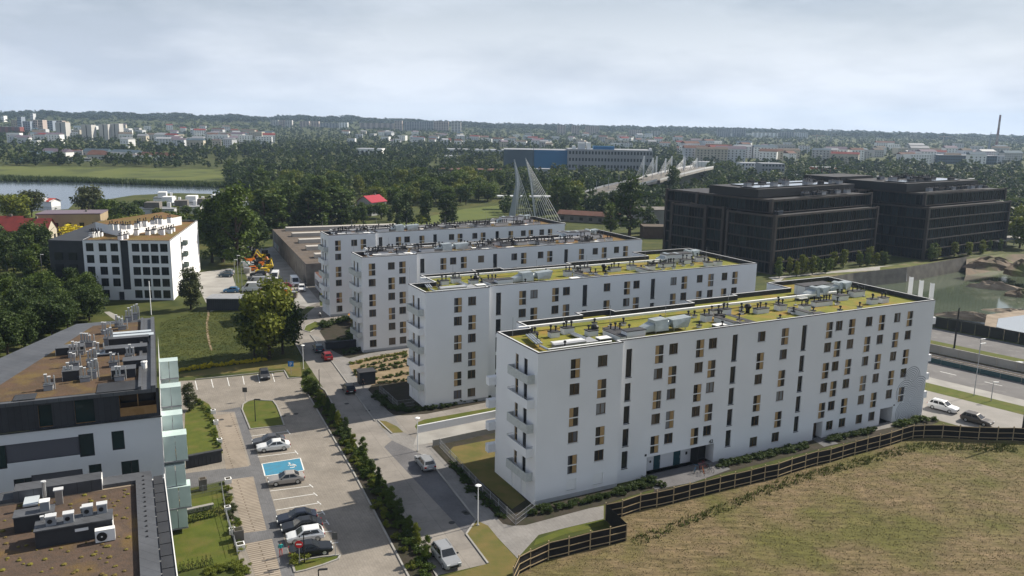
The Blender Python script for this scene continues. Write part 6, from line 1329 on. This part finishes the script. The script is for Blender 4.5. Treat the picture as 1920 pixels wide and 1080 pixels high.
# ---------------------------------------------------------------- cars
def paint(name, c): return mat('paint_'+name, c, rough=.28, spec=.6, metal=.15)
PAINT = {k: paint(k, v) for k, v in dict(silver=(.30, .31, .325), warm_silver=(.32, .30, .28), white=(.72, .73, .73), black=(.012, .013, .016), navy=(.015, .02, .035), red=(.25, .012, .014), teal=(.02, .05, .075), grey=(.07, .072, .08), blue=(.05, .16, .3), brown=(.10, .085, .07), orange=(.6, .16, .02), yellow=(.75, .52, .02), green=(.02, .12, .06)).items()}
carglass = mat('car_glass', (.012, .014, .016), rough=.05, spec=.7); lampw = mat('headlamp', (.6, .62, .62), rough=.15); lampr = mat('tail_lamp', (.3, .01, .01), rough=.2); plate = mat('number_plate', (.7, .7, .68))
CARS = {}
def car_proto(t):
    if t in CARS: return CARS[t]
    L, Wd, H, hood, belt, st = {'sedan': (4.55, 1.8, 1.44, .82, .92, [(-.42, -.06), (.42, .80)]), 'hatch': (4.1, 1.76, 1.46, .84, .93, [(-.5, -.14), (.70, .95)]), 'suv': (4.65, 1.88, 1.62, .95, 1.02, [(-.44, -.1), (.76, .95)]), 'estate': (4.6, 1.8, 1.5, .84, .94, [(-.42, -.06), (.78, .95)]), 'van': (5.6, 2.0, 2.5, 1.15, 1.25, [(-.82, -.52), (.985, .99)])}[t]
    hw = Wd/2; hl = L/2; (f0, f1), (r1, r0) = st[0], (st[1][0], st[1][1])
    # stations along x (front is -x): x, bottom, shoulder z, half width
    rear = belt+.02 if t != 'sedan' else belt
    S = [(-hl, .42, hood-.22, hw*.78), (-hl+.12, .28, hood-.10, hw*.93), (-hl+.55, .22, hood, hw), (f0*hl if f0 > -.95 else -hl+.9, .2, belt-.02, hw), (0, .2, belt, hw), (hl*.55, .2, rear, hw), (hl-.45, .24, rear-.01, hw), (hl-.1, .3, rear-.07, hw*.94), (hl, .42, rear-.2, hw*.82)]
    S.sort(); b = MB(); V = []; n = 8
    for x, zb, zt, w in S: V += [(x, -w*.92, zb), (x, -w, zb+.12), (x, -w, zt-.16), (x, -w*.9, zt), (x, w*.9, zt), (x, w, zt-.16), (x, w, zb+.12), (x, w*.92, zb)]
    F = [(i*n+j, i*n+(j+1) % n, (i+1)*n+(j+1) % n, (i+1)*n+j) for i in range(len(S)-1) for j in range(n)]; F += [tuple(range(n))[::-1], tuple(range((len(S)-1)*n, len(S)*n))]
    b.add(V, F)
    # cabin
    xa, xb, xc, xd = f0*hl, f1*hl, r1*hl, r0*hl; zb = belt-.03; wb, wt = hw*.93, hw*.74
    if t == 'van': wt = hw*.9
    C = [(xa, -wb, zb), (xd, -wb, zb), (xd, wb, zb), (xa, wb, zb), (xb, -wt, H-.05), (xc, -wt, H-.05), (xc, wt, H-.05), (xb, wt, H-.05), (xb+.12, -wt+.12, H), (xc-.1, -wt+.12, H), (xc-.1, wt-.12, H), (xb+.12, wt-.12, H)]
    b.add(C, [(0, 1, 5, 4), (1, 2, 6, 5), (2, 3, 7, 6), (3, 0, 4, 7), (4, 5, 9, 8), (5, 6, 10, 9), (6, 7, 11, 10), (7, 4, 8, 11), (8, 9, 10, 11)])
    body = b.mesh('body', [PAINT['silver']])
    def glassquad(a, bb_, c, d, i0, i1, j0, j1):
        a, bb_, c, d = map(Vector, (a, bb_, c, d)); P = lambda u, v: (a*(1-u)+bb_*u)*(1-v)+(d*(1-u)+c*u)*v
        q = [P(i0, j0), P(i1, j0), P(i1, j1), P(i0, j1)]; nn = (q[1]-q[0]).cross(q[3]-q[0]).normalized()*.012; m_ = MB(); m_.add([v+nn for v in q], [(0, 1, 2, 3)]); return m_
    parts = []
    parts.append(('windscreen', glassquad(C[3], C[0], C[4], C[7], .06, .94, .1, .93).mesh('windscreen', [carglass])))
    if t != 'van': parts.append(('rear_window', glassquad(C[1], C[2], C[6], C[5], .1, .9, .25, .9).mesh('rear_window', [carglass])))
    ws = ((.09, .42), (.46, .74), (.78, .93)) if t in ('suv', 'estate') else (((.1, .46), (.5, .86)) if t != 'van' else ((.05, .2),))
    for i0, i1 in ws:
        parts.append(('side_window', glassquad(C[0], C[1], C[5], C[4], i0, i1, .16, .88).mesh('side_window', [carglass]))); 
        m_ = glassquad(C[2], C[3], C[7], C[6], 1-i1, 1-i0, .16, .88); parts.append(('side_window', m_.mesh('side_window', [carglass])))
    for s in (-1, 1):
        m_ = MB().box(-hl+.0, -hl+.22, s*hw*.66-.18, s*hw*.66+.18, hood-.26, hood-.12); parts.append(('headlight', m_.mesh('headlight', [lampw])))
        m_ = MB().box(hl-.14, hl+.0, s*hw*.74-.14, s*hw*.74+.14, belt-.3, belt-.1); parts.append(('tail_light', m_.mesh('tail_light', [lampr])))
        m_ = MB().box(xa+.22, xa+.36, s*(hw+.09)-.09, s*(hw+.09)+.09, belt-.02, belt+.12); parts.append(('mirror', m_.mesh('mirror', [blackm])))
    parts.append(('grille', MB().box(-hl-.015, -hl+.1, -.5, .5, .42, hood-.3).mesh('grille', [blackm]))); parts.append(('number_plate', MB().box(hl-.02, hl+.015, -.26, .26, .55, .66).mesh('number_plate', [plate]))); parts.append(('sill', MB().box(-hl+.5, hl-.5, -hw*.94, hw*.94, .16, .3).mesh('sill', [blackm])))
    if t in ('suv', 'estate'):
        m_ = MB(); 
        for s in (-1, 1): m_.box(xb+.3, xc-.1, s*wt-.02, s*wt+.03, H+.02, H+.07)
        parts.append(('roof_rail', m_.mesh('roof_rail', [greym])))
    wr = .33 if t != 'van' else .36; wx = L*.295
    w = MB(); w.tube((0, -.1, 0), (0, .1, 0), wr, n=16); wm = w.mesh('wheel', [rubber]); rm = MB(); rm.tube((0, -.115, 0), (0, .115, 0), wr*.62, n=12); rmm = rm.mesh('rim', [steel])
    for x in (-wx, wx):
        for s in (-1, 1): parts.append(('wheel', wm, (x, s*(hw-.1), wr), rmm))
    CARS[t] = (body, parts); return CARS[t]
def car(t, col, px, py, rz, label, group=None, cat='car', name='parked_car', z=0.02):
    body, parts = car_proto(t); p = g(px, py); p.z = z
    r = empty(name, p, rz, label=label, cat=cat, group=group); o = ob('body', body, r); o.material_slots[0].link = 'OBJECT'; o.material_slots[0].material = PAINT[col]
    for q in parts:
        if len(q) == 2: ob(q[0], q[1], r)
        else: w = ob('wheel', q[1], r, q[2]); ob('rim', q[3], w)
    return r
SD = az(g(506, 921), g(584, 911))       # parking stalls run along this direction; front (-x) points to the left
car('sedan', 'grey', 504, 833, SD, 'dark grey car half hidden behind the white coupe')
car('sedan', 'white', 513, 843, SD, 'white coupe in the stall above the blue bay')
car('sedan', 'warm_silver', 537, 905, SD, 'silver-beige saloon just below the blue bay')
car('sedan', 'navy', 557, 978, SD, 'black saloon, uppermost of the four parked together')
car('sedan', 'black', 566, 994, SD, 'second black saloon, between black saloon and white hatchback')
car('hatch', 'white', 573, 1012, SD, 'white hatchback between two black cars')
car('sedan', 'black', 583, 1038, SD+math.pi, 'black saloon nearest the little island and no-entry sign')
SS = az(g(665, 737), g(626, 683))
car('hatch', 'grey', 496, 708, az(g(487, 718), g(483, 702)), 'dark grey hatchback alone in the upper row of bays')
car('hatch', 'teal', 597, 658, SS+math.pi, 'dark teal car parked on the street ahead of the red car')
car('hatch', 'red', 613, 673, SS+math.pi, 'red hatchback parked at the street kerb')
car('hatch', 'black', 654, 734, SS+math.pi, 'black car standing on the street beside the dark bin shelter')
S2 = az(g(893, 975), g(790, 852))
car('estate', 'silver', 797, 874, S2+math.pi, 'silver estate parked in the street bays beside a lamp')
car('suv', 'silver', 836, 1052, S2+R(3), 'silver off-road estate with roof rails at the end of the street')
sr = math.atan2(RDV.y, RDV.x)
car('suv', 'white', 1768, 769, sr+math.pi, 'white crossover beside the ringed mural', z=.02)
car('estate', 'brown', 1831, 793, sr+math.pi, 'brown-grey estate partly behind the mesh fence')
car('sedan', 'white', 1925, 690, sr, 'white car cut by the right edge on the far carriageway', name='passing_car')
car('hatch', 'teal', 424, 519, R(5), 'dark blue car in the yard beside the white square-window block')
car('hatch', 'silver', 426, 514, R(5), 'silver car behind the dark blue car in that yard')
car('hatch', 'blue', 434, 548, R(5), 'blue car near the black garage by the square-window block')
car('van', 'white', 516, 525, R(100), 'white van, left one of the two in the equipment yard')
car('van', 'white', 553, 535, R(112), 'white van, right one of the two in the equipment yard')
car('hatch', 'red', 532, 540, R(20), 'red car between the two white vans')
car('suv', 'black', 484, 518, R(15), 'dark pickup-like car in the equipment yard')
car('suv', 'grey', 480, 525, R(15), 'dark grey car under the dark pickup in the equipment yard')
car('van', 'silver', 484, 535, R(10), 'pale grey van lying across the lower end of the equipment yard')
car('sedan', 'navy', 577, 533, R(110), 'dark car in front of the annex of the shed')
# machines in the yard
def machine(px, py, col, rz, label):
    r = empty('yard_machine', g(px, py), rz, label=label, cat='machine'); r.scale = (.95, .95, .95); b = MB(); b.box(-1.8, 1.8, -.9, .9, .5, 1.5); b.build('body', [PAINT[col]], r); b = MB(); b.box(-.2, 1.2, -.8, .8, 1.5, 2.8); b.build('cab', [carglass], r)
    b = MB(); b.tube((-1.5, 0, 1.4), (-3.2, 0, 3.4), .18, n=6); b.tube((-3.2, 0, 3.4), (-4.6, 0, 1.6), .15, n=6); b.build('boom', [PAINT[col]], r); b = MB()
    for x in (-1.2, 1.2):
        for y in (-.95, .95): b.tube((x, y-.15, .5), (x, y+.15, .5), .5, n=10)
    b.build('wheel', [rubber], r)
for a in ((500, 492, 'yellow', .4, 'yellow digger with raised boom, upper one in the yard'), (503, 504, 'yellow', 2.2, 'yellow machine below the yellow digger in the yard'), (467, 492, 'orange', 1.0, 'orange-red machine at the top left of the yard'), (472, 484, 'red', .2, 'dark red machine behind the orange one in the yard'), (478, 506, 'green', .3, 'green container-like machine in the yard')): machine(*a)
for a in ((488, 499, 'orange', 2.6, 'orange machine right of the green one in the yard'), (464, 478, 'red', 1.7, 'dark red machine at the far end of the yard'), (495, 484, 'yellow', 1.1, 'small yellow machine at the far right of the yard')): machine(*a)
car('hatch', 'red', 500, 546, R(15), 'red car at the lower left of the yard')
car('suv', 'white', 566, 545, R(105), 'white car right of the vans by the annex')
car('hatch', 'white', 474, 500, R(20), 'small white car at the left side of the yard below the orange machine')
car('hatch', 'orange', 470, 508, R(15), 'orange car at the left side of the yard')
car('hatch', 'yellow', 492, 511, R(12), 'yellow car beside the green machine')
car('van', 'white', 474, 546, R(12), 'white van at the very bottom left of the yard')
car('hatch', 'yellow', 523, 556, R(30), 'yellow car near the upright orange tank')
for px, py, col, lab in ((540, 552, 'orange', 'upright orange tank at the lower end of the yard'), (528, 550, 'grey', 'dark crate beside the orange tank'), (550, 558, 'brown', 'brown crate right of the orange tank'), (462, 500, 'white', 'white skip at the left side of the yard'), (464, 512, 'warm_silver', 'pale grey skip below the white skip')):
    b = MB(); b.box(-.9, .9, -.7, .7, 0, 1.5); b.box(-.95, .95, -.75, .75, 1.5, 1.62, 1); o = b.build('yard_crate', [PAINT[col], greym], None, label=lab, cat='crate'); o.location = g(px, py)
# ---------------------------------------------------------------- lamps, signs, fences, small things
def mushroom_lamp(px, py, top, label):
    p = g(px, py); H = (py-top)/pxm(p)*1.03; r = empty('street_lamp', p, label=label, cat='lamp'); MB().tube((0, 0, 0), (0, 0, H), .07, .05, n=8).build('pole', [whitep], r); b = MB(); b.tube((0, 0, H), (0, 0, H+.06), .15, .38, n=14); b.tube((0, 0, H+.06), (0, 0, H+.14), .38, .25, n=14); b.build('lamp_head', [whitep], r)
    MB().tube((0, 0, 0), (0, 0, .12), .18, n=8).build('base', [conc], r)
mushroom_lamp(783, 846, 783, 'white mushroom-headed lamp by the leaf-shaped island and silver estate')
mushroom_lamp(896, 985, 908, 'white mushroom-headed lamp at the end of the street parking bays')
mushroom_lamp(569, 692, 648, 'white mushroom-headed lamp at the upper left kerb of the street')
def arm_lamp(px, py, top, label, arm=.9, rz=0, m=blackm, rad=.075):
    p = g(px, py); H = (py-top)/pxm(p)*1.03; r = empty('street_lamp', p, rz, label=label, cat='lamp'); MB().tube((0, 0, 0), (0, 0, H), rad, rad*.7, n=8).build('pole', [m], r); b = MB(); b.box(0, arm, -.12, .12, H-.04, H+.06); b.build('lamp_head', [m if m is blackm else whitep], r)
arm_lamp(479, 790, 748, 'black angled lamp standing on the grass island'); arm_lamp(571, 1055, 997, 'black angled lamp in front of the parked black saloon', rz=.2); arm_lamp(598, 1105, 1066, 'black angled lamp cut by the bottom edge', rz=.2)
arm_lamp(599, 727, 693, 'thin dark pole at the street end of the planted strip', arm=.1)
arm_lamp(1826, 742, 644, 'slim grey lamp post at the grass verge of the carriageway', arm=1.2, m=greym, rz=.4); arm_lamp(1858, 752, 716, 'short pale lamp on the pavement by the carriageway', arm=.9, m=greym); arm_lamp(1834, 676, 636, 'pale lamp on the far verge of the carriageway', arm=1.3, m=greym, rz=.4)
arm_lamp(1787, 668, 578, 'thick dark tram mast in the middle of the tracks', arm=.2, rad=.2)
arm_lamp(1915, 826, 690, 'thick dark mast at the right edge behind the fence corner', arm=.15, rad=.2)
for i, (px, py, top) in enumerate(((442, 548, 488), (455, 560, 492), (80, 522, 478), (156, 518, 500), (447, 530, 480))): arm_lamp(px, py, top, ('grey lamp left of the yard hedge', 'grey lamp nearer the black garage', 'dark street lamp among the trees at the left', 'small lamp at the shaded wing of the square-window block', 'tall thin lamp at the yard hedge')[i], arm=.8, m=greym)
def sign(px, py, top, label, mk, w=.6, h=.6, name='road_sign', rz=0):
    p = g(px, py); H = (py-top)/pxm(p)*1.03; r = empty(name, p, rz, label=label, cat='sign'); MB().tube((0, 0, 0), (0, 0, H), .04, n=6).build('pole', [greym], r); mk(r, H, w, h)
signblue = mat('sign_blue', (.02, .16, .42), rough=.5); signred = mat('sign_red', (.45, .015, .02), rough=.5)
def txt(r, s, size, x, y, z, m):
    fc = bpy.data.curves.new('sign_text', 'FONT'); fc.body = s; fc.size = size; fc.align_x = 'CENTER'; fc.extrude = .004; fc.materials.append(m); o = ob('sign_text', fc, r, (x, y, z)); o.rotation_euler = (R(90), 0, 0)
def mk_p(r, H, w, h): MB().box(-w/2, w/2, -.06, -.03, H-h, H).build('sign_plate', [signblue], r); txt(r, 'P', h*.9, 0, -.066, H-h*.86, whitep)
def mk_back(r, H, w, h): MB().box(-w/2, w/2, -.06, -.03, H-h, H).build('sign_plate', [mat('sign_back', (.09, .09, .09))], r)
def mk_no(r, H, w, h): b = MB(); b.tube((0, -.06, H-.35), (0, -.03, H-.35), .42, n=20); b.build('sign_plate', [signred], r); MB().box(-.28, .28, -.072, -.062, H-.42, H-.28).build('white_bar', [whitep], r)
def mk_rp(r, H, w, h): b = MB(); b.tube((0, -.06, H-.35), (0, -.03, H-.35), .42, n=20); b.build('sign_plate', [signred], r); MB().box(-.28, .28, -.072, -.062, H-.42, H-.28).build('white_bar', [whitep], r)
sign(546, 702, 677, 'blue parking sign with a white letter on the strip beside the upper bays', mk_p, 1.0, 1.0)
sign(460, 752, 726, 'dark back of a square road sign near the grass island', mk_back, .75, .8)
sign(629, 1042, 996, 'dark back of a road sign beside the nearest black saloon', mk_back, .6, .8)
sign(562, 1056, 1012, 'red round no-entry sign with white bar on the little island', mk_no)
# dark bin shelter, garage, wall panels, planters
def boxthing(name, px, py, rz, dims, m, mtop, label, cat):
    L, D, H = dims; r = empty(name, g(px, py), rz, label=label, cat=cat); b = MB(); n = max(3, int(L/.5))
    for i in range(n): x0 = -L/2+i*L/n; b.box(x0+.03, x0+L/n-.03, -D/2, -D/2+.06, .1, H)
    for i in range(max(2, int(D/.5))): y0 = -D/2+i*D/max(2, int(D/.5)); b.box(-L/2, -L/2+.06, y0+.03, y0+D/max(2, int(D/.5))-.03, .1, H); b.box(L/2-.06, L/2, y0+.03, y0+D/max(2, int(D/.5))-.03, .1, H)
    b.box(-L/2+.1, L/2-.1, -D/2+.1, D/2, 0, H-.02); b.build('wall', [m], r); b = MB(); b.box(-L/2-.15, L/2+.15, -D/2-.15, D/2+.15, H, H+.18); b.build('roof', [mtop], r); return r
boxthing('bin_shelter', 687, 718, SS+R(90), (2.8, 2.2, 2.2), antr, darkmem, 'dark slatted bin shelter at the kerb by the sandy bed', 'shelter')
boxthing('garage', 431, 578, R(3), (9.5, 5, 2.8), antr, greym, 'long black flat-roofed garage left of the big meadow tree', 'garage')
boxthing('bin_shelter', 643, 652, R(25), (7, .5, 1.3), mat('slate_screen', (.05, .05, .058)), darkmem, 'low dark screen wall at the corner of the third white block', 'screen wall')
boxthing('garden_screen', 383, 872, az(g(347, 872), g(420, 858)), (4.6, .3, 1.6), antr, antr, 'dark panel screen at the lower edge of the upper garden lawn', 'screen')
boxthing('garden_screen', 362, 962, az(g(350, 965), g(420, 950)), (4.4, .2, .5), conc, conc, 'low pale wall at the top of the lower garden', 'wall')
boxthing('garden_shed', 66, 612, R(10), (5, 4, 2.2), concd, rustroof, 'small brown-roofed hut in the thicket behind the dark-roofed building', 'hut')
for i, (px, py, w, h, lab) in enumerate(((381, 918, .9, 1.5, 'brown concrete planter pillar by the crossing path'), (451, 1030, .9, .7, 'white box planter at the right of the near garden'), (428, 905, .8, .6, 'low white planter at the end of the ribbed pavement'), (412, 830, .7, .6, 'white planter at the lower corner of the upper garden'), (405, 795, .7, .6, 'white planter halfway along the upper garden'), (400, 775, .7, .6, 'white planter at the top of the upper garden'), (427, 958, .7, .6, 'white planter between the two lower lawns'), (436, 1000, .7, .6, 'white planter by the near garden hedge'), (448, 1012, 1.0, 1.3, 'tall brown planter pillar at the near garden'))):
    b = MB(); b.box(-w/2, w/2, -w/2, w/2, 0, h); b.box(-w/2+.12, w/2-.12, -w/2+.12, w/2-.12, h, h+.02, 1); o = b.build('planter', [concd if h > 1 else whitep, soil], None, label=lab, cat='planter'); o.location = g(px, py); o.rotation_euler.z = DIRP
def ramp_wall(name, a, c, h, w, label, m=coolwhite):
    A, C = g(*a), g(*c); r = empty(name, A, 0, label=label, cat='wall'); d = (C-A); L = d.length; d.normalize(); n = Vector((-d.y, d.x, 0))*w/2; k = max(2, int(L/4)); m_ = m
    for i in range(k):
        p, q = d*(L*i/k+.01), d*(L*(i+1)/k-.01); b = MB(); b.prism([(p-n), (q-n), (q+n), (p+n)], 0, h); b.build('wall_section', [m_], r)
ramp_wall('ramp_wall', (783, 812), (932, 782), 1.15, .3, 'pale wall on the far side of the garage ramp below the grass strip'); ramp_wall('ramp_wall', (812, 836), (932, 810), .9, .3, 'pale wall on the near side of the garage ramp', conc)
def wire_fence(px, label, h=1.2, name='garden_fence'):
    P = [g(*p) for p in px]; r = empty(name, P[0], label=label, cat='fence'); o = P[0]
    for a, c in zip(P, P[1:]):
        L = (c-a).length; k = max(1, int(L/2.2))
        for i in range(k):
            p, q = a.lerp(c, i/k)-o, a.lerp(c, (i+1)/k)-o; b = MB()
            for z in (.1, h*.55, h): b.tube(p+Vector((0, 0, z)), q+Vector((0, 0, z)), .018, n=4)
            for j in range(14): t = p.lerp(q, j/14); b.tube(t+Vector((0, 0, .1)), t+Vector((0, 0, h)), .009, n=3, cap=False)
            b.build('fence_panel', [greym], r); MB().tube(p, p+Vector((0, 0, h+.1)), .035, n=5).build('post', [greym], r)
wire_fence([(824, 838), (905, 925), (967, 985), (1005, 955)], 'thin wire fence round the garden at the end of the nearest white block')
wire_fence([(712, 735), (745, 765), (778, 760)], 'thin wire fence round the garden of the second white block')
wire_fence([(345, 932), (416, 918), (424, 968), (446, 1042)], 'thin pale fence round the lower garden lawns', 1.0)
# parasol
r = empty('parasol', g(668, 606), label='red parasol with yellow edge in the garden of the third white block', cat='parasol'); MB().tube((0, 0, 0), (0, 0, 2.6), .04, n=6).build('pole', [whitep], r); b = MB(); b.tube((0, 0, 2.1), (0, 0, 2.8), 1.9, .1, n=10); b.build('canopy', [mat('parasol_red', (.5, .02, .04), (.6, .4, .03), scale=.5, lo=.6, hi=.62)], r)
# bicycles by the porch
def bicycle(p, rz, col, label):
    r = empty('bicycle', p, rz, label=label, cat='bicycle', group='bicycles parked by the porch')
    def ring(x): 
        b = MB(); n = 14
        for i in range(n): a0, a1 = 6.283*i/n, 6.283*(i+1)/n; b.tube((x+.34*math.cos(a0), 0, .34+.34*math.sin(a0)), (x+.34*math.cos(a1), 0, .34+.34*math.sin(a1)), .025, n=4)
        return b.build('wheel', [rubber], r)
    ring(-.52); ring(.52); b = MB(); b.path([(-.52, 0, .34), (-.1, 0, .35), (.38, 0, .85), (-.2, 0, .85), (-.1, 0, .35)], .022, 5); b.path([(-.52, 0, .34), (-.2, 0, .85)], .018, 5); b.path([(.52, 0, .34), (.36, 0, 1.0)], .02, 5); b.path([(.36, -.28, 1.0), (.36, .28, 1.0)], .016, 5); b.build('frame', [PAINT[col]], r); MB().box(-.34, -.08, -.07, .07, .92, .98).build('saddle', [blackm], r)
for i, (px, py, c) in enumerate(((1303, 886, 'blue'), (1312, 884, 'red'), (1318, 889, 'orange'), (1325, 881, 'black'), (1331, 884, 'teal'), (1321, 878, 'red'))): bicycle(g(px, py), R(70+i*11), c, 'bicycle in the stand outside the porch, '+['blue', 'bright red', 'orange', 'black', 'teal', 'darker red'][i]+' frame')
# manhole covers
for px, py in ((531, 780), (555, 776), (760, 776), (690, 770), (650, 757), (847, 980), (871, 960), (415, 787), (875, 963)): b = MB(); b.tube((0, 0, 0), (0, 0, .022), .38, n=14); o = b.build('manhole_cover', [mat('cast_iron', (.05, .05, .05))], None, kind='structure'); o.location = g(px, py)
for i, (px, py) in enumerate(((1652, 527), (1670, 530), (1690, 535))): pass
# white flags/banners beyond the end of the nearest block
for i, (px, pt, pb) in enumerate(((1702, 527, 553), (1721, 529, 560), (1741, 533, 566))):
    z = 19.0; a = g(px, pb, 16); r = empty('flag', Vector((a.x, a.y, 0)), label=('white vertical flag, left of the three behind the moss roof', 'white vertical flag, middle of the three behind the moss roof', 'white vertical flag, right of the three behind the moss roof')[i], cat='flag')
    MB().tube((0, 0, 0), (0, 0, 19.4), .06, n=6).build('pole', [whitep], r); b = MB(); b.add([(0, .02, 16.0), (.75, 0, 16.0), (.8, .15, 17.7), (.72, 0, 19.3), (0, .02, 19.3), (0, -.02, 16), (.75, -.04, 16), (.8, .11, 17.7), (.72, -.04, 19.3), (0, -.02, 19.3)], [(0, 1, 2, 3, 4), (9, 8, 7, 6, 5)]); b.build('flag_cloth', [whitep], r)
# ---------------------------------------------------------------- people
skin = mat('skin', (.45, .26, .18), rough=.6); hairm = mat('hair', (.03, .02, .015), rough=.7)
def person(p, rz, pose, cols, label, cat='person', par=None):
    """one skinned body: joints as vertices, radius per joint"""
    top, legs = cols; J = {'hip': (0, 0, .95, .14), 'waist': (0, 0, 1.12, .13), 'chest': (0, .0, 1.34, .155), 'neck': (0, 0, 1.5, .06), 'head': (0, -.02, 1.6, .085), 'crown': (0, -.02, 1.72, .07)}
    for s, n in ((-1, 'l'), (1, 'r')):
        J[n+'hip'] = (s*.1, 0, .9, .095); J[n+'knee'] = (s*.11, -.04*s, .5, .065); J[n+'ank'] = (s*.11, .06*s, .09, .045); J[n+'toe'] = (s*.12, .06*s-.17, .05, .045)
        J[n+'sho'] = (s*.19, 0, 1.42, .06); J[n+'elb'] = (s*.25, -.02, 1.14, .045); J[n+'wri'] = (s*.24, -.14, .92, .033); J[n+'hand'] = (s*.23, -.19, .84, .036)
    J.update(pose); names = list(J); E = [('hip', 'waist'), ('waist', 'chest'), ('chest', 'neck'), ('neck', 'head'), ('head', 'crown')]
    for n in 'lr': E += [('hip', n+'hip'), (n+'hip', n+'knee'), (n+'knee', n+'ank'), (n+'ank', n+'toe'), ('chest', n+'sho'), (n+'sho', n+'elb'), (n+'elb', n+'wri'), (n+'wri', n+'hand')]
    me = bpy.data.meshes.new('body'); me.from_pydata([J[n][:3] for n in names], [(names.index(a), names.index(b)) for a, b in E], [])
    r = empty('person', p, rz, label=label, cat=cat) if par is None else par; o = ob('body', me, r)
    sk = o.modifiers.new('skin', 'SKIN'); 
    for i, n in enumerate(names): me.skin_vertices[0].data[i].radius = (J[n][3], J[n][3]*.85)
    me.skin_vertices[0].data[0].use_root = True
    o.modifiers.new('sub', 'SUBSURF').levels = 1; o.modifiers['sub'].render_levels = 1
    dg = bpy.context.evaluated_depsgraph_get(); ev = o.evaluated_get(dg); nm = bpy.data.meshes.new_from_object(ev); o.modifiers.clear(); o.data = nm; nm.materials.clear()
    for x in (skin, top, legs, hairm): nm.materials.append(x)
    hand = [Vector(J[n][:3]) for n in ('lwri', 'rwri', 'lhand', 'rhand')]
    for pl in nm.polygons:
        c = pl.center; k = 1
        if c.z > J['neck'][2]: k = 3 if (c.z > J['head'][2]+.06 or (c.y > J['head'][1]+.03 and c.z > J['neck'][2]+.03)) else 0
        elif min((c-h).length for h in hand) < .1: k = 0
        elif c.z < J['hip'][2]+.04 and min(abs((c-Vector(J[n][:3])).length) for n in ('lelb', 'relb')) > .12: k = 2 if c.z > .1 else 3
        pl.material_index = k; pl.use_smooth = True
    return r
cl = lambda n, c: mat('cloth_'+n, c, rough=.9)
person(g(527, 1044), R(200), {'crown': (0, -.16, 1.66, .07), 'head': (0, -.12, 1.56, .085), 'neck': (0, -.06, 1.47, .06)}, (cl('teal', (.01, .28, .28)), cl('coral', (.5, .10, .09))), 'person in a teal top and red trousers standing behind the white hatchback')
person(g(681, 728), R(40), {}, (cl('black', (.02, .02, .022)), cl('dark', (.03, .03, .035))), 'person in dark clothes walking beside the dark bin shelter')
rb = empty('cyclist', g(601, 597), R(10), label='cyclist in a white shirt riding across the side path', cat='cyclist')
person(None, 0, {'hip': (.12, 0, 1.0, .14), 'waist': (.02, 0, 1.14, .13), 'chest': (-.12, 0, 1.32, .155), 'neck': (-.2, 0, 1.46, .06), 'head': (-.24, 0, 1.56, .085), 'crown': (-.24, 0, 1.68, .07), 'lhip': (.1, -.1, .96, .095), 'rhip': (.1, .1, .96, .095), 'lknee': (-.2, -.12, .7, .065), 'rknee': (-.1, .12, .55, .065), 'lank': (-.05, -.12, .35, .045), 'rank': (.08, .12, .2, .045), 'ltoe': (-.2, -.12, .3, .045), 'rtoe': (-.08, .12, .15, .045), 'lsho': (-.12, -.19, 1.4, .06), 'rsho': (-.12, .19, 1.4, .06), 'lelb': (-.28, -.22, 1.2, .045), 'relb': (-.28, .22, 1.2, .045), 'lwri': (-.42, -.22, 1.08, .033), 'rwri': (-.42, .22, 1.08, .033), 'lhand': (-.48, -.21, 1.04, .036), 'rhand': (-.48, .21, 1.04, .036)}, (cl('white', (.75, .75, .74)), cl('dark', (.03, .03, .035))), None, par=rb)
b = MB()
for x in (-.52, .52):
    for i in range(14): a0, a1 = 6.283*i/14, 6.283*(i+1)/14; b.tube((x+.34*math.cos(a0), 0, .34+.34*math.sin(a0)), (x+.34*math.cos(a1), 0, .34+.34*math.sin(a1)), .025, n=4)
b.path([(.52, 0, .34), (.1, 0, .35), (-.38, 0, .85), (.2, 0, .85), (.1, 0, .35)], .025, 5); b.path([(-.52, 0, .34), (-.4, 0, 1.02)], .02, 5); b.path([(-.42, -.28, 1.03), (-.42, .28, 1.03)], .02, 5); b.build('bicycle', [blackm], rb)
# lettering becomes plain mesh
dg = bpy.context.evaluated_depsgraph_get()
for o in [o for o in SC.objects if o.type == 'FONT']:
    nm = bpy.data.meshes.new_from_object(o.evaluated_get(dg)); n2_ = ob(o.name.split('.')[0], nm, o.parent, o.location); n2_.rotation_euler = o.rotation_euler; bpy.data.objects.remove(o)
# ---------------------------------------------------------------- haze
hzm = bpy.data.materials.new('haze_air'); hzm.use_nodes = True; t = hzm.node_tree; t.nodes.remove(t.nodes['Principled BSDF']); pv = t.nodes.new('ShaderNodeVolumePrincipled'); pv.inputs['Color'].default_value = (.55, .73, 1.0, 1); pv.inputs['Density'].default_value = HAZE; pv.inputs['Anisotropy'].default_value = .2
t.links.new(pv.outputs[0], t.nodes['Material Output'].inputs['Volume'])
if HAZE > 0: MB().box(-6200, 6200, -6200, 6200, -12, 145).build('haze', [hzm], kind='stuff')
